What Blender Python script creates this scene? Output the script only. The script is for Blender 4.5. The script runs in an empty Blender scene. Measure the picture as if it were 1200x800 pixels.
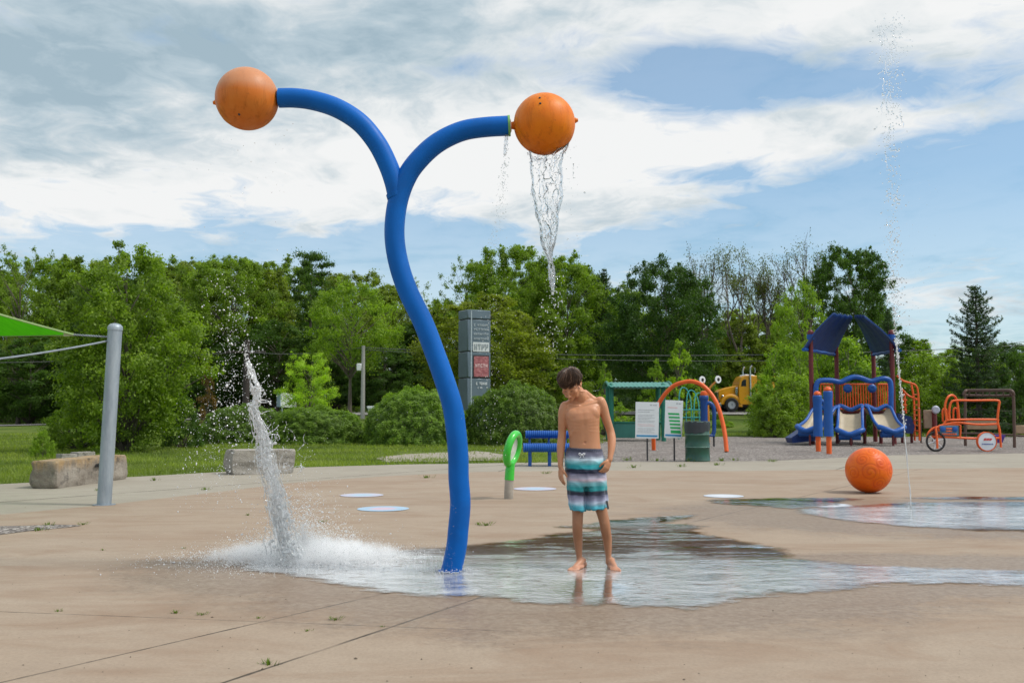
import bpy, math, random
import numpy as np
from mathutils import Vector, Matrix, noise as mn
R = math.radians
S = bpy.context.scene
COL = S.collection
# ---------------------------------------------------------------- camera
H_CAM, LENS, PITCH = 1.15, 35.0, math.atan(79/1166.7)
FPX = 1200*LENS/36
cam_d = bpy.data.cameras.new('camera'); cam = bpy.data.objects.new('camera', cam_d); COL.objects.link(cam)
cam.location = (0, 0, H_CAM); cam.rotation_euler = (R(90)+PITCH, 0, 0)
cam_d.lens = LENS; cam_d.sensor_width = 36; cam_d.clip_end = 3000; cam_d.clip_start = .05
cam_d.dof.use_dof = True; cam_d.dof.focus_distance = 7.2; cam_d.dof.aperture_fstop = 6.3
S.camera = cam

def at(px, py, Y):
    a = (px-600)/FPX; b = (400-py)/FPX
    d = Vector((a, math.cos(PITCH)-b*math.sin(PITCH), math.sin(PITCH)+b*math.cos(PITCH)))
    return Vector((0, 0, H_CAM)) + d*(Y/d.y)
def gp(px, py, z=0.0):
    a = (px-600)/FPX; b = (400-py)/FPX
    d = Vector((a, math.cos(PITCH)-b*math.sin(PITCH), math.sin(PITCH)+b*math.cos(PITCH)))
    t = (z-H_CAM)/d.z
    return Vector((0, 0, H_CAM)) + d*t
def sst(a, b, x):
    t = np.clip((x-a)/(b-a), 0, 1); return t*t*(3-2*t)
def gz(x, y):
    """height of the terrain"""
    return 0.95*sst(40, 70, y)*sst(-38, -6, x) + 2.5*sst(80, 150, y)

# ---------------------------------------------------------------- mesh builder
class MB:
    def __init__(s): s.v = []; s.f = []; s.m = []; s.cur = 0
    def mat(s, i): s.cur = i; return s
    def add(s, vs, fs):
        b = len(s.v); s.v.extend([tuple(p) for p in vs]); s.f.extend([tuple(i+b for i in f) for f in fs]); s.m.extend([s.cur]*len(fs)); return s
    def box(s, c, sz, rot=None, bev=0.0):
        x, y, z = sz[0]/2, sz[1]/2, sz[2]/2; c = Vector(c)
        M = rot if rot is not None else Matrix.Identity(3)
        if bev <= 0:
            vs = [(sx*x, sy*y, sz_*z) for sx in (-1, 1) for sy in (-1, 1) for sz_ in (-1, 1)]
            fs = [(0,1,3,2), (4,6,7,5), (0,4,5,1), (2,3,7,6), (0,2,6,4), (1,5,7,3)]
        else:
            b = min(bev, x*.9, y*.9, z*.9)
            vs = []; 
            for sx in (-1, 1):
                for sy in (-1, 1):
                    for s3 in (-1, 1):
                        vs += [(sx*x, sy*(y-b), s3*(z-b)), (sx*(x-b), sy*y, s3*(z-b)), (sx*(x-b), sy*(y-b), s3*z)]
            fs = []
            def ix(sx, sy, s3, k): return (((sx > 0)*4)+((sy > 0)*2)+(s3 > 0))*3+k
            for sg in (-1, 1):
                q = [ix(sg,-1,-1,0), ix(sg,1,-1,0), ix(sg,1,1,0), ix(sg,-1,1,0)]; fs.append(q if sg > 0 else q[::-1])
                q = [ix(-1,sg,-1,1), ix(-1,sg,1,1), ix(1,sg,1,1), ix(1,sg,-1,1)]; fs.append(q if sg > 0 else q[::-1])
                q = [ix(-1,-1,sg,2), ix(1,-1,sg,2), ix(1,1,sg,2), ix(-1,1,sg,2)]; fs.append(q if sg > 0 else q[::-1])
            for a in (-1, 1):
                for c2 in (-1, 1):
                    fs.append((ix(a,c2,-1,0), ix(a,c2,1,0), ix(a,c2,1,1), ix(a,c2,-1,1)))
                    fs.append((ix(a,-1,c2,0), ix(a,1,c2,0), ix(a,1,c2,2), ix(a,-1,c2,2)))
                    fs.append((ix(-1,a,c2,1), ix(1,a,c2,1), ix(1,a,c2,2), ix(-1,a,c2,2)))
                    for e in (-1, 1): fs.append((ix(a,c2,e,0), ix(a,c2,e,1), ix(a,c2,e,2)))
        return s.add([c + M @ Vector(p) for p in vs], fs)
    def tube(s, pts, r, n=12, cap=True, closed=False, sq=None):
        pts = [Vector(p) for p in pts]; k = len(pts)
        rs = list(r) if hasattr(r, '__len__') else [r]*k
        vs = []; fs = []
        tg = []
        for i in range(k):
            if closed: t = pts[(i+1) % k]-pts[i-1]
            else: t = pts[min(i+1, k-1)]-pts[max(i-1, 0)]
            tg.append(t.normalized() if t.length > 1e-9 else Vector((0, 0, 1)))
        up = Vector((0, 0, 1)) if abs(tg[0].z) < .9 else Vector((0, 1, 0))
        u = (up - tg[0]*up.dot(tg[0])).normalized()
        for i in range(k):
            u = u - tg[i]*u.dot(tg[i])
            if u.length < 1e-6: u = tg[i].orthogonal()
            u.normalize(); w = tg[i].cross(u)
            for j in range(n):
                a = 2*math.pi*j/n
                vs.append(pts[i] + (u*math.cos(a) + w*math.sin(a)*(sq or 1))*rs[i])
        m = k if closed else k-1
        for i in range(m):
            for j in range(n):
                a = i*n+j; b = i*n+(j+1) % n; i2 = (i+1) % k
                fs.append((a, b, i2*n+(j+1) % n, i2*n+j))
        if cap and not closed:
            fs.append(tuple(range(n))[::-1]); fs.append(tuple((k-1)*n+j for j in range(n)))
        return s.add(vs, fs)
    def cyl(s, a, b, r, n=16, r2=None): return s.tube([a, b], [r, r if r2 is None else r2], n)
    def lathe(s, prof, c=(0, 0, 0), n=32, M=None):
        c = Vector(c); M = M or Matrix.Identity(3); vs = []; fs = []
        for (r, z) in prof:
            for j in range(n):
                a = 2*math.pi*j/n; vs.append(c + M @ Vector((r*math.cos(a), r*math.sin(a), z)))
        for i in range(len(prof)-1):
            for j in range(n):
                fs.append((i*n+j, i*n+(j+1) % n, (i+1)*n+(j+1) % n, (i+1)*n+j))
        if prof[0] == prof[-1]: return s.add(vs, fs)
        if prof[0][0] > 1e-6: fs.append(tuple(range(n))[::-1])
        if prof[-1][0] > 1e-6: fs.append(tuple((len(prof)-1)*n+j for j in range(n)))
        return s.add(vs, fs)
    def ell(s, c, r, n=16, m=10, M=None):
        c = Vector(c); r = r if hasattr(r, '__len__') else (r, r, r); M = M or Matrix.Identity(3)
        vs = [c + M @ Vector((0, 0, -r[2]))]; fs = []
        for i in range(1, m):
            t = math.pi*i/m
            for j in range(n):
                a = 2*math.pi*j/n
                vs.append(c + M @ Vector((r[0]*math.sin(t)*math.cos(a), r[1]*math.sin(t)*math.sin(a), -r[2]*math.cos(t))))
        vs.append(c + M @ Vector((0, 0, r[2])))
        for j in range(n): fs.append((0, 1+(j+1) % n, 1+j))
        for i in range(m-2):
            for j in range(n): fs.append((1+i*n+j, 1+i*n+(j+1) % n, 1+(i+1)*n+(j+1) % n, 1+(i+1)*n+j))
        L = len(vs)-1; o = 1+(m-2)*n
        for j in range(n): fs.append((o+j, o+(j+1) % n, L))
        return s.add(vs, fs)
    def loft(s, rings, cap=True):
        n = len(rings[0]); vs = [p for r in rings for p in r]; fs = []
        for i in range(len(rings)-1):
            for j in range(n): fs.append((i*n+j, i*n+(j+1) % n, (i+1)*n+(j+1) % n, (i+1)*n+j))
        if cap: fs.append(tuple(range(n))[::-1]); fs.append(tuple((len(rings)-1)*n+j for j in range(n)))
        return s.add(vs, fs)
    def prism(s, poly, h, z0=0.0):
        n = len(poly); vs = [(p[0], p[1], z0) for p in poly]+[(p[0], p[1], z0+h) for p in poly]
        fs = [tuple(range(n))[::-1], tuple(range(n, 2*n))] + [(i, (i+1) % n, n+(i+1) % n, n+i) for i in range(n)]
        return s.add(vs, fs)
    def slab(s, poly, d):
        """polygon of 3-D points given thickness vector d"""
        n = len(poly); d = Vector(d); P = [Vector(p) for p in poly]
        vs = P + [p+d for p in P]
        fs = [tuple(range(n)), tuple(range(n, 2*n))[::-1]] + [(i, n+i, n+(i+1) % n, (i+1) % n) for i in range(n)]
        return s.add(vs, fs)
    def build(s, name, mats, parent=None, smooth=True, ang=40, origin=None):
        me = bpy.data.meshes.new(name)
        v = s.v
        if origin is not None:
            o_ = Vector(origin); v = [(p[0]-o_.x, p[1]-o_.y, p[2]-o_.z) for p in v]
        me.from_pydata(v, [], s.f)
        if not isinstance(mats, (list, tuple)): mats = [mats]
        for m in mats: me.materials.append(m)
        if len(mats) > 1: me.polygons.foreach_set('material_index', s.m)
        me.update()
        bmf = __import__('bmesh'); b = bmf.new(); b.from_mesh(me); bmf.ops.recalc_face_normals(b, faces=b.faces); b.to_mesh(me); b.free()
        if smooth:
            me.polygons.foreach_set('use_smooth', [True]*len(me.polygons))
            try: me.set_sharp_from_angle(angle=R(ang))
            except Exception: pass
        o = bpy.data.objects.new(name, me); COL.objects.link(o)
        if origin is not None: o.location = origin
        if parent is not None: put(o, parent)
        return o
def put(o, parent):
    """make o a part of parent, keeping its world place"""
    w = o.matrix_basis.copy(); o.parent = parent
    o.matrix_parent_inverse = Matrix.Identity(4)
    o.matrix_basis = parent_world(parent).inverted() @ w
def parent_world(p):
    m = p.matrix_basis.copy(); q = p.parent
    while q is not None: m = q.matrix_basis @ m; q = q.parent
    return m
def tag(o, label=None, cat=None, group=None, kind=None):
    if label: o['label'] = label
    if cat: o['category'] = cat
    if group: o['group'] = group
    if kind: o['kind'] = kind
    return o
def thing(name, loc, label, cat, group=None, rz=0):
    o = bpy.data.objects.new(name, None); COL.objects.link(o); o.location = loc; o.rotation_euler.z = rz
    o.empty_display_size = .2
    return tag(o, label, cat, group)
def np_mesh(name, V, F, mats, attr=None, smooth=False):
    """V (n,3), F (m,k) arrays; attr: per-face float values"""
    me = bpy.data.meshes.new(name); n, m, k = len(V), len(F), F.shape[1]
    me.vertices.add(n); me.vertices.foreach_set('co', V.astype(np.float32).ravel())
    me.loops.add(m*k); me.loops.foreach_set('vertex_index', F.astype(np.int32).ravel())
    me.polygons.add(m); me.polygons.foreach_set('loop_start', np.arange(0, m*k, k, dtype=np.int32))
    me.polygons.foreach_set('loop_total', np.full(m, k, dtype=np.int32))
    me.update(calc_edges=True)
    if smooth: me.polygons.foreach_set('use_smooth', np.ones(m, dtype=bool))
    if attr is not None:
        a = me.attributes.new('v', 'FLOAT', 'FACE'); a.data.foreach_set('value', attr.astype(np.float32))
    for mt in (mats if isinstance(mats, (list, tuple)) else [mats]): me.materials.append(mt)
    return me
def cr(pts, n):
    """Catmull-Rom through pts (tuples of any length)"""
    P = [np.array(p, float) for p in pts]; P = [2*P[0]-P[1]]+P+[2*P[-1]-P[-2]]; out = []
    for i in range(1, len(P)-2):
        for k in range(n):
            t = k/n; a, b, c, d = P[i-1], P[i], P[i+1], P[i+2]
            out.append(.5*((2*b)+(-a+c)*t+(2*a-5*b+4*c-d)*t*t+(-a+3*b-3*c+d)*t**3))
    out.append(P[-2]); return out
# ---------------------------------------------------------------- materials
class NT:
    def __init__(s, name):
        s.m = bpy.data.materials.new(name); s.m.use_nodes = True; s.t = s.m.node_tree; s.t.nodes.clear()
        s.out = s.n('ShaderNodeOutputMaterial')
    def n(s, ty, **k):
        x = s.t.nodes.new(ty)
        for a, b in k.items(): setattr(x, a, b)
        return x
    def l(s, a, b): s.t.links.new(a, b)
    def set(s, inp, v):
        if isinstance(v, bpy.types.NodeSocket): s.l(v, inp)
        elif isinstance(v, (tuple, list)) and inp.type == 'RGBA' and len(v) == 3: inp.default_value = (*v, 1)
        else: inp.default_value = v
    def math(s, op, a, b=0.0, c=None, clamp=False):
        x = s.n('ShaderNodeMath', operation=op, use_clamp=clamp); s.set(x.inputs[0], a); s.set(x.inputs[1], b)
        if c is not None: s.set(x.inputs[2], c)
        return x.outputs[0]
    def vm(s, op, a, b=(0, 0, 0)):
        x = s.n('ShaderNodeVectorMath', operation=op); s.set(x.inputs[0], a)
        if op == 'SCALE': s.set(x.inputs['Scale'], b)
        else: s.set(x.inputs[1], b)
        return x.outputs[0]
    def mix(s, f, a, b, mode='MIX'):
        x = s.n('ShaderNodeMix', data_type='RGBA', blend_type=mode); s.set(x.inputs[0], f); s.set(x.inputs[6], a); s.set(x.inputs[7], b); return x.outputs[2]
    def noise(s, vec, sc, det=4, rough=.55, dist=0.0, out=0):
        x = s.n('ShaderNodeTexNoise'); s.set(x.inputs['Vector'], vec); x.inputs['Scale'].default_value = sc
        x.inputs['Detail'].default_value = det; x.inputs['Roughness'].default_value = rough; x.inputs['Distortion'].default_value = dist
        return x.outputs[out]
    def vor(s, vec, sc, feat='F1', out='Distance'):
        x = s.n('ShaderNodeTexVoronoi', feature=feat); s.set(x.inputs['Vector'], vec); x.inputs['Scale'].default_value = sc; return x.outputs[out]
    def ramp(s, f, stops, interp='LINEAR'):
        x = s.n('ShaderNodeValToRGB'); s.set(x.inputs[0], f); r = x.color_ramp; r.interpolation = interp
        while len(r.elements) < len(stops): r.elements.new(1)
        for e, (p, c) in zip(r.elements, stops): e.position = p; e.color = (*c, 1) if hasattr(c, '__len__') else (c, c, c, 1)
        return x.outputs[0]
    def mr(s, v, a, b, c=0.0, d=1.0):
        x = s.n('ShaderNodeMapRange'); s.set(x.inputs[0], v)
        for i, q in enumerate((a, b, c, d)): s.set(x.inputs[i+1], q)
        return x.outputs[0]
    def obj(s): return s.n('ShaderNodeTexCoord').outputs['Object']
    def pos(s): return s.n('ShaderNodeNewGeometry').outputs['Position']
    def sep(s, v):
        x = s.n('ShaderNodeSeparateXYZ'); s.l(v, x.inputs[0]); return x.outputs
    def comb(s, a, b, c):
        x = s.n('ShaderNodeCombineXYZ'); s.set(x.inputs[0], a); s.set(x.inputs[1], b); s.set(x.inputs[2], c); return x.outputs[0]
    def bump(s, h, st=.3, dist=.02):
        x = s.n('ShaderNodeBump'); s.set(x.inputs['Height'], h); x.inputs['Strength'].default_value = st; x.inputs['Distance'].default_value = dist; return x.outputs[0]
    def pbr(s, col, rough=.5, metal=0.0, bump=None, **k):
        p = s.n('ShaderNodeBsdfPrincipled'); s.set(p.inputs['Base Color'], col); s.set(p.inputs['Roughness'], rough); s.set(p.inputs['Metallic'], metal)
        if bump is not None: s.l(bump, p.inputs['Normal'])
        for a, b in k.items(): s.set(p.inputs[a.replace('_', ' ')], b)
        s.p = p; return p.outputs[0]
    def fin(s, sh, disp=None):
        s.l(sh, s.out.inputs['Surface']); return s.m
def paint(name, col, rough=.4, var=.12, sc=9, bump=.06, metal=0.0, dirt=None, **k):
    """general coated / plastic surface with faint unevenness and grime"""
    t = NT(name); o = t.obj()
    a = t.noise(o, sc, 5, .6); c = t.mix(t.mr(a, .3, .7, 0, 1), tuple(x*(1-var) for x in col), tuple(min(1, x*(1+var)) for x in col))
    if dirt:
        d = t.noise(o, sc*.45, 6, .7, .4); c = t.mix(t.mr(d, .55, .72, 0, dirt[0]), c, dirt[1])
    r = t.mr(t.noise(o, sc*3, 3), .3, .7, rough*.85, min(1, rough*1.2))
    b = t.bump(t.noise(o, sc*8, 3), bump, .01)
    return t.fin(t.pbr(c, r, metal, b, **k))
# ================================================================ world
SUN_AZ, SUN_EL = R(100), R(55)
w = bpy.data.worlds.new('World'); S.world = w; w.use_nodes = True
t = NT.__new__(NT); t.t = w.node_tree; t.t.nodes.clear()
sky = t.n('ShaderNodeTexSky', sky_type='NISHITA'); sky.sun_disc = False; sky.sun_elevation = SUN_EL; sky.sun_rotation = SUN_AZ
sky.air_density = 1.0; sky.dust_density = .8; sky.ozone_density = 1.2; sky.altitude = 200
g = t.n('ShaderNodeTexCoord').outputs['Generated']
nv = t.vm('NORMALIZE', g); x, y, z = t.sep(nv)[:3]
zz = t.math('ADD', t.math('MAXIMUM', z, 0.0), .10)
pl = t.comb(t.math('DIVIDE', x, zz), t.math('DIVIDE', y, zz), 0.0)          # the cloud layer seen from below
warp = t.vm('SCALE', t.noise(pl, .7, 4, .6, 0, 1), 1.3)
plw = t.vm('ADD', pl, warp)
n1 = t.noise(t.vm('MULTIPLY', plw, (1.0, .55, 1)), .85, 9, .62)               # big sheets with torn edges
n2 = t.noise(t.vm('MULTIPLY', plw, (1.0, .8, 1)), 3.4, 8, .62)                # ripples
n3 = t.noise(t.vm('ADD', pl, (4.2, 1.7, 0)), 1.1, 7, .6)                      # thickness, for grey bases
def blob(cx, cz, rx, rz, amp):
    dx = t.math('DIVIDE', t.math('SUBTRACT', x, cx), rx); dz = t.math('DIVIDE', t.math('SUBTRACT', z, cz), rz)
    q = t.math('ADD', t.math('MULTIPLY', dx, dx), t.math('MULTIPLY', dz, dz))
    return t.math('MULTIPLY', t.math('POWER', 2.718, t.math('MULTIPLY', q, -1.0)), amp)
def tot(l):
    a = l[0]
    for b in l[1:]: a = t.math('ADD', a, b)
    return a
zs = t.math('ADD', z, t.math('MULTIPLY', t.math('SUBTRACT', n1, .5), .07))
# cover: sheet above ~12 deg, gap of blue at upper right, clear belt over the trees, small low clouds
band = t.mr(zs, .165, .205, 0, .45)
cover = tot([band,
    blob(.15, .325, .09, .028, -.62), blob(.27, .305, .10, .026, -.62), blob(.37, .215, .20, .042, -.60), blob(.33, .262, .13, .015, .30), blob(-.30, .34, .06, .02, -.35), blob(-.05, .33, .05, .015, -.25), blob(-.12, .37, .10, .03, -.10), blob(.14, .245, .22, .035, .22), blob(.44, .37, .16, .05, .35),
    blob(-.46, .245, .07, .04, .25), blob(-.45, .165, .10, .018, .33), blob(-.31, .125, .12, .02, -.1), blob(.02, .115, .22, .020, .20), blob(.44, .10, .11, .045, .42), blob(.20, .20, .12, .02, -.12),
    t.math('MULTIPLY', t.math('SUBTRACT', n1, .5), 2.1), t.math('MULTIPLY', t.math('SUBTRACT', n2, .5), 1.25)])
cov = t.mr(cover, .06, .46, 0, 1)
veil = t.math('ADD', t.mr(z, 0, .22, .62, .16), blob(-.45, .13, .3, .05, .1))  # thin milky veil low in the sky
cov = t.math('MAXIMUM', cov, veil)
grey = tot([blob(-.36, .29, .18, .07, .50), blob(-.12, .36, .14, .05, .40), blob(-.42, .38, .30, .05, .25), blob(.42, .34, .12, .04, .10), blob(.05, .235, .35, .04, -.55), blob(-.25, .20, .2, .022, -.3), blob(0, .18, .6, .02, -.1),
    t.math('MULTIPLY', t.math('SUBTRACT', n3, .5), 2.3), t.math('MULTIPLY', t.math('SUBTRACT', n2, .5), 2.1), .27])
cc = t.ramp(grey, [(0, (9.0, 9.1, 9.1)), (.25, (8.2, 8.5, 8.6)), (.5, (6.4, 7.1, 7.5)), (.75, (4.8, 5.9, 6.6)), (1, (3.7, 4.9, 5.7))])
# the cloud is brighter where the sun stands behind it (well above the picture)
sd = (math.sin(SUN_AZ)*math.cos(SUN_EL), math.cos(SUN_AZ)*math.cos(SUN_EL), math.sin(SUN_EL))
dt = t.n('ShaderNodeVectorMath', operation='DOT_PRODUCT'); t.l(nv, dt.inputs[0]); dt.inputs[1].default_value = sd
glow = t.mr(t.math('POWER', t.math('MAXIMUM', dt.outputs['Value'], 0), 6.0), 0, 1, 1.0, 2.3)
cc = t.vm('MULTIPLY', cc, t.comb(glow, glow, glow))
skyc = t.mix(.20, t.mix(1.0, sky.outputs[0], (.76, 1.20, 1.38), 'MULTIPLY'), (5.6, 7.6, 9.0))
colr = t.mix(cov, skyc, cc)
bg = t.n('ShaderNodeBackground'); t.l(colr, bg.inputs[0]); bg.inputs[1].default_value = .10
wo = t.n('ShaderNodeOutputWorld'); t.l(bg.outputs[0], wo.inputs[0])
sun_d = bpy.data.lights.new('sun', 'SUN'); sun = bpy.data.objects.new('sun', sun_d); COL.objects.link(sun)
sun_d.energy = 2.4; sun_d.angle = R(9); sun_d.color = (1, .95, .87)
sun.rotation_euler = Vector(sd).to_track_quat('Z', 'Y').to_euler(); sun.location = (0, 0, 30)
S.view_settings.view_transform = 'Standard'; S.view_settings.look = 'None'; S.view_settings.gamma = 1; S.view_settings.exposure = 0.0
S.render.engine = 'CYCLES'; C = S.cycles
C.use_denoising = True; C.max_bounces = 20; C.diffuse_bounces = 12; C.glossy_bounces = 4; C.transmission_bounces = 7; C.transparent_max_bounces = 40
C.volume_bounces = 16; C.caustics_reflective = False; C.caustics_refractive = False; C.sample_clamp_indirect = 6
try: C.denoising_input_passes = 'RGB_ALBEDO_NORMAL'; C.denoising_prefilter = 'ACCURATE'
except Exception: pass

# ================================================================ ground
def grass_mat():
    t = NT('lawn'); p = t.pos()
    a = t.noise(p, .35, 6, .6, .5); b = t.noise(p, 6, 5, .7); c = t.noise(t.vm('MULTIPLY', p, (1, .4, 1)), 30, 3, .8)
    col = t.ramp(a, [(.25, (.060, .11, .014)), (.45, (.105, .165, .022)), (.62, (.17, .215, .040)), (.8, (.26, .23, .09))])
    col = t.mix(t.mr(b, .35, .65, 0, .4), col, (.05, .09, .014)); col = t.mix(t.mr(c, .5, .8, 0, .4), col, (.17, .22, .05))
    return t.fin(t.pbr(col, .9, 0, t.bump(t.math('ADD', b, c), .9, .08), Specular_IOR_Level=.15))
M_grass = grass_mat()
def grid_mesh(name, xs, ys, zf, mat):
    X, Y = np.meshgrid(xs, ys); Z = zf(X, Y); V = np.stack([X.ravel(), Y.ravel(), Z.ravel()], 1)
    nx, ny = len(xs), len(ys); i = np.arange(nx-1); j = np.arange(ny-1); I, J = np.meshgrid(i, j); a = (J*nx+I).ravel()
    F = np.stack([a, a+1, a+nx+1, a+nx], 1); me = np_mesh(name, V, F, mat, smooth=True)
    o = bpy.data.objects.new(name, me); COL.objects.link(o); return o
xs = np.concatenate([np.linspace(-1500, -140, 12), np.linspace(-130, 130, 105), np.linspace(140, 1500, 12)])
ys = np.concatenate([np.linspace(-300, -20, 8), np.linspace(-15, 110, 90), np.linspace(115, 200, 18), np.linspace(230, 2500, 16)])
tag(grid_mesh('ground', xs, ys, lambda X, Y: gz(X, Y)-.02, M_grass), 'green lawn with patchy darker and drier grass', kind='structure')

def wobble(poly, step=.25, amp=.03, seed=0):
    out = []
    for i in range(len(poly)):
        a = Vector((poly[i][0], poly[i][1])); b = Vector((poly[(i+1) % len(poly)][0], poly[(i+1) % len(poly)][1]))
        n = max(1, int((b-a).length/step))
        for k in range(n):
            p = a.lerp(b, k/n); q = Vector((p.x*2.3, p.y*2.3, seed*7.1))
            out.append((p.x + amp*mn.noise(q)*2, p.y + amp*mn.noise(q+Vector((9, 3, 1)))*2))
    return out
def flat(name, poly, z, mat, label):
    me = bpy.data.meshes.new(name); me.from_pydata([(p[0], p[1], z) for p in poly], [], [tuple(range(len(poly)))])
    me.materials.append(mat); me.update()
    if me.polygons[0].normal.z < 0: me.flip_normals()
    o = bpy.data.objects.new(name, me); COL.objects.link(o); return tag(o, label, kind='structure')
def P2(*a): return [tuple(gp(px, py)[:2]) for px, py in a]

def line_d(t, X, Y, a, b):
    """distance on the ground from the line through pixels a and b"""
    A = gp(*a); B = gp(*b); d = (B-A); n = Vector((-d.y, d.x)).normalized(); c = -(n.x*A.x+n.y*A.y)
    v = t.math('ADD', t.math('ADD', t.math('MULTIPLY', X, n.x), t.math('MULTIPLY', Y, n.y)), c)
    return t.math('ABSOLUTE', v)
def ellm(t, X, Y, c, rx, ry, rot=0):
    """soft 1..0 mask round a ground point"""
    dx = t.math('SUBTRACT', X, c[0]); dy = t.math('SUBTRACT', Y, c[1]); ca, sa = math.cos(rot), math.sin(rot)
    u = t.math('DIVIDE', t.math('ADD', t.math('MULTIPLY', dx, ca), t.math('MULTIPLY', dy, sa)), rx)
    v = t.math('DIVIDE', t.math('SUBTRACT', t.math('MULTIPLY', dy, ca), t.math('MULTIPLY', dx, sa)), ry)
    return t.math('SQRT', t.math('ADD', t.math('MULTIPLY', u, u), t.math('MULTIPLY', v, v)))
def concrete(name, base, alt, joints=(), pad=False):
    t = NT(name); p = t.pos(); X, Y, Z = t.sep(p)[:3]
    big = t.noise(p, .45, 6, .6, .6); mid = t.noise(t.vm('MULTIPLY', p, (1, 1.8, 1)), 2.2, 7, .68, .3); fine = t.noise(p, 60, 4, .7); spk = t.noise(p, 170, 2, .8)
    col = t.mix(t.mr(big, .35, .65), base, alt)
    col = t.mix(t.mr(mid, .42, .68, 0, .55), col, tuple(x*.80 for x in base))
    if pad:
        # broad swirls of differently coloured concrete, old rust-brown stains
        sw = t.math('SINE', t.math('MULTIPLY', ellm(t, X, Y, gp(60, 800)[:2], 1, 1), 1.35)); col = t.mix(t.mr(sw, -.3, .9, 0, .35), col, (.36, .275, .20))
        st = t.noise(t.vm('MULTIPLY', p, (.5, 1.3, 1)), 1.3, 6, .7, 1.0); col = t.mix(t.mr(st, .46, .66, 0, .75), col, (.27, .18, .12))
    brm = t.noise(t.vm('MULTIPLY', p, (14, 120, 1)), 1, 3, .7); col = t.mix(t.mr(brm, .45, .7, 0, .22), col, tuple(x*.72 for x in base))
    col = t.mix(t.mr(fine, .4, .72, 0, .45), col, tuple(x*.62 for x in base)); col = t.mix(t.mr(spk, .62, .8, 0, .35), col, tuple(min(1, x*1.35) for x in alt))
    pit = t.mr(t.noise(p, 26, 5, .8), .64, .72, 0, .45); col = t.mix(pit, col, tuple(x*.45 for x in base))
    h = t.math('ADD', t.math('MULTIPLY', fine, .5), t.math('MULTIPLY', mid, 1.0)); rough = .82
    if pad:
        # dampness soaked into the concrete round the puddles
        e = t.math('MINIMUM', ellm(t, X, Y, gp(690, 680)[:2], 2.6, 1.75), ellm(t, X, Y, gp(380, 668)[:2], 1.5, 1.1))
        e = t.math('MINIMUM', e, ellm(t, X, Y, gp(1020, 672)[:2], 3.4, 1.0)); e = t.math('MINIMUM', e, ellm(t, X, Y, gp(1130, 603)[:2], 3.6, 2.1))
        e = t.math('ADD', e, t.math('MULTIPLY', t.math('SUBTRACT', t.noise(p, 1.7, 7, .7), .5), .9)); e = t.math('ADD', e, t.math('MULTIPLY', t.math('SUBTRACT', t.noise(p, 14, 5, .8), .5), .55))
        damp = t.mr(e, .85, 1.12, 1, 0)
        col = t.mix(t.math('MULTIPLY', damp, t.mr(t.noise(p, 20, 5, .8), .38, .60, .18, .70)), col, (.155, .098, .060)); rough = t.mr(damp, 0, 1, .82, .42)
    jm = None
    for a, b, wd, lim in joints:
        d = line_d(t, X, Y, a, b); d = t.math('ADD', d, t.math('MULTIPLY', t.math('SUBTRACT', t.noise(p, 9, 3), .5), .012))
        k = t.mr(d, wd*.6, wd, 1, 0)
        if lim: k = t.math('MULTIPLY', k, t.mr(X, gp(*b)[0]-.1, gp(*b)[0]+.6, 1, 0))
        jm = k if jm is None else t.math('MAXIMUM', jm, k)
    if jm is not None:
        col = t.mix(t.math('MULTIPLY', jm, t.mr(t.noise(p, 3, 4), .34, .60, .30, .95)), col, (.06, .048, .036)); h = t.math('SUBTRACT', h, t.math('MULTIPLY', jm, 2.0))
    return t.fin(t.pbr(col, rough, 0, t.bump(h, .35, .008), Specular_IOR_Level=.3))
M_pave = concrete('pavement_concrete', (.325, .288, .232), (.375, .338, .277), [((0, 588), (340, 563), .03, 0), ((560, 560), (620, 541), .02, 0), ((950, 560), (1010, 540), .02, 0), ((880, 541), (1200, 541), .03, 0)])
M_pad = concrete('pad_concrete', (.350, .266, .196), (.375, .303, .232), [((263, 800), (735, 643), .012, 1), ((0, 717), (520, 737), .0065, 1), ((905, 590), (1120, 540), .010, 0)], True)
pave = P2((-900, 640), (-250, 588), (0, 567), (200, 556), (350, 547.5), (470, 544), (600, 542), (720, 541), (900, 540), (1050, 533), (1200, 531), (1800, 531)) + [(16, 8), (16, -12), (-16, -12), (-16, 6)]
flat('pavement', wobble(pave, .4, .02, 1), .0, M_pave, 'pale grey concrete pavement round the splash pad')
pad = P2((-500, 640), (0, 603), (120, 592), (250, 577), (350, 565), (450, 558), (560, 553), (700, 551), (850, 552), (1000, 550), (1200, 548), (1700, 551)) + [(14, 6), (14, -10), (-14, -10), (-14, 6)]
flat('splash_pad', pad, .004, M_pad, 'tan concrete splash pad with joints, stains and damp patches')
# small patch of bare gravelly concrete in the grass, and the gravel play area
def gravel():
    t = NT('gravel'); p = t.pos(); v = t.vor(p, 28, 'F1', 'Color'); d = t.vor(p, 28); n = t.noise(p, .8, 5, .7)
    br = t.math('MULTIPLY', t.sep(v)[0], 1.0)
    c = t.ramp(br, [(0, (.16, .14, .13)), (.4, (.30, .265, .245)), (.75, (.42, .38, .35)), (1, (.62, .57, .53))])
    c = t.mix(t.mr(n, .45, .7, 0, .5), c, (.13, .10, .08)); c = t.mix(t.mr(d, .35, .6, 0, .7), c, (.06, .05, .045))
    return t.fin(t.pbr(c, .9, 0, t.bump(t.math('MULTIPLY', d, -1.0), .8, .02), Specular_IOR_Level=.2))
M_gravel = gravel()
flat('gravel_bed', wobble(P2((655, 541.3), (1900, 541.3)) + [(40, 36), (30, 43), (4, 43)] + P2((690, 524), (655, 533)), .5, .08, 3), -.008, M_gravel, 'grey and tan gravel of the playground')
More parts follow.
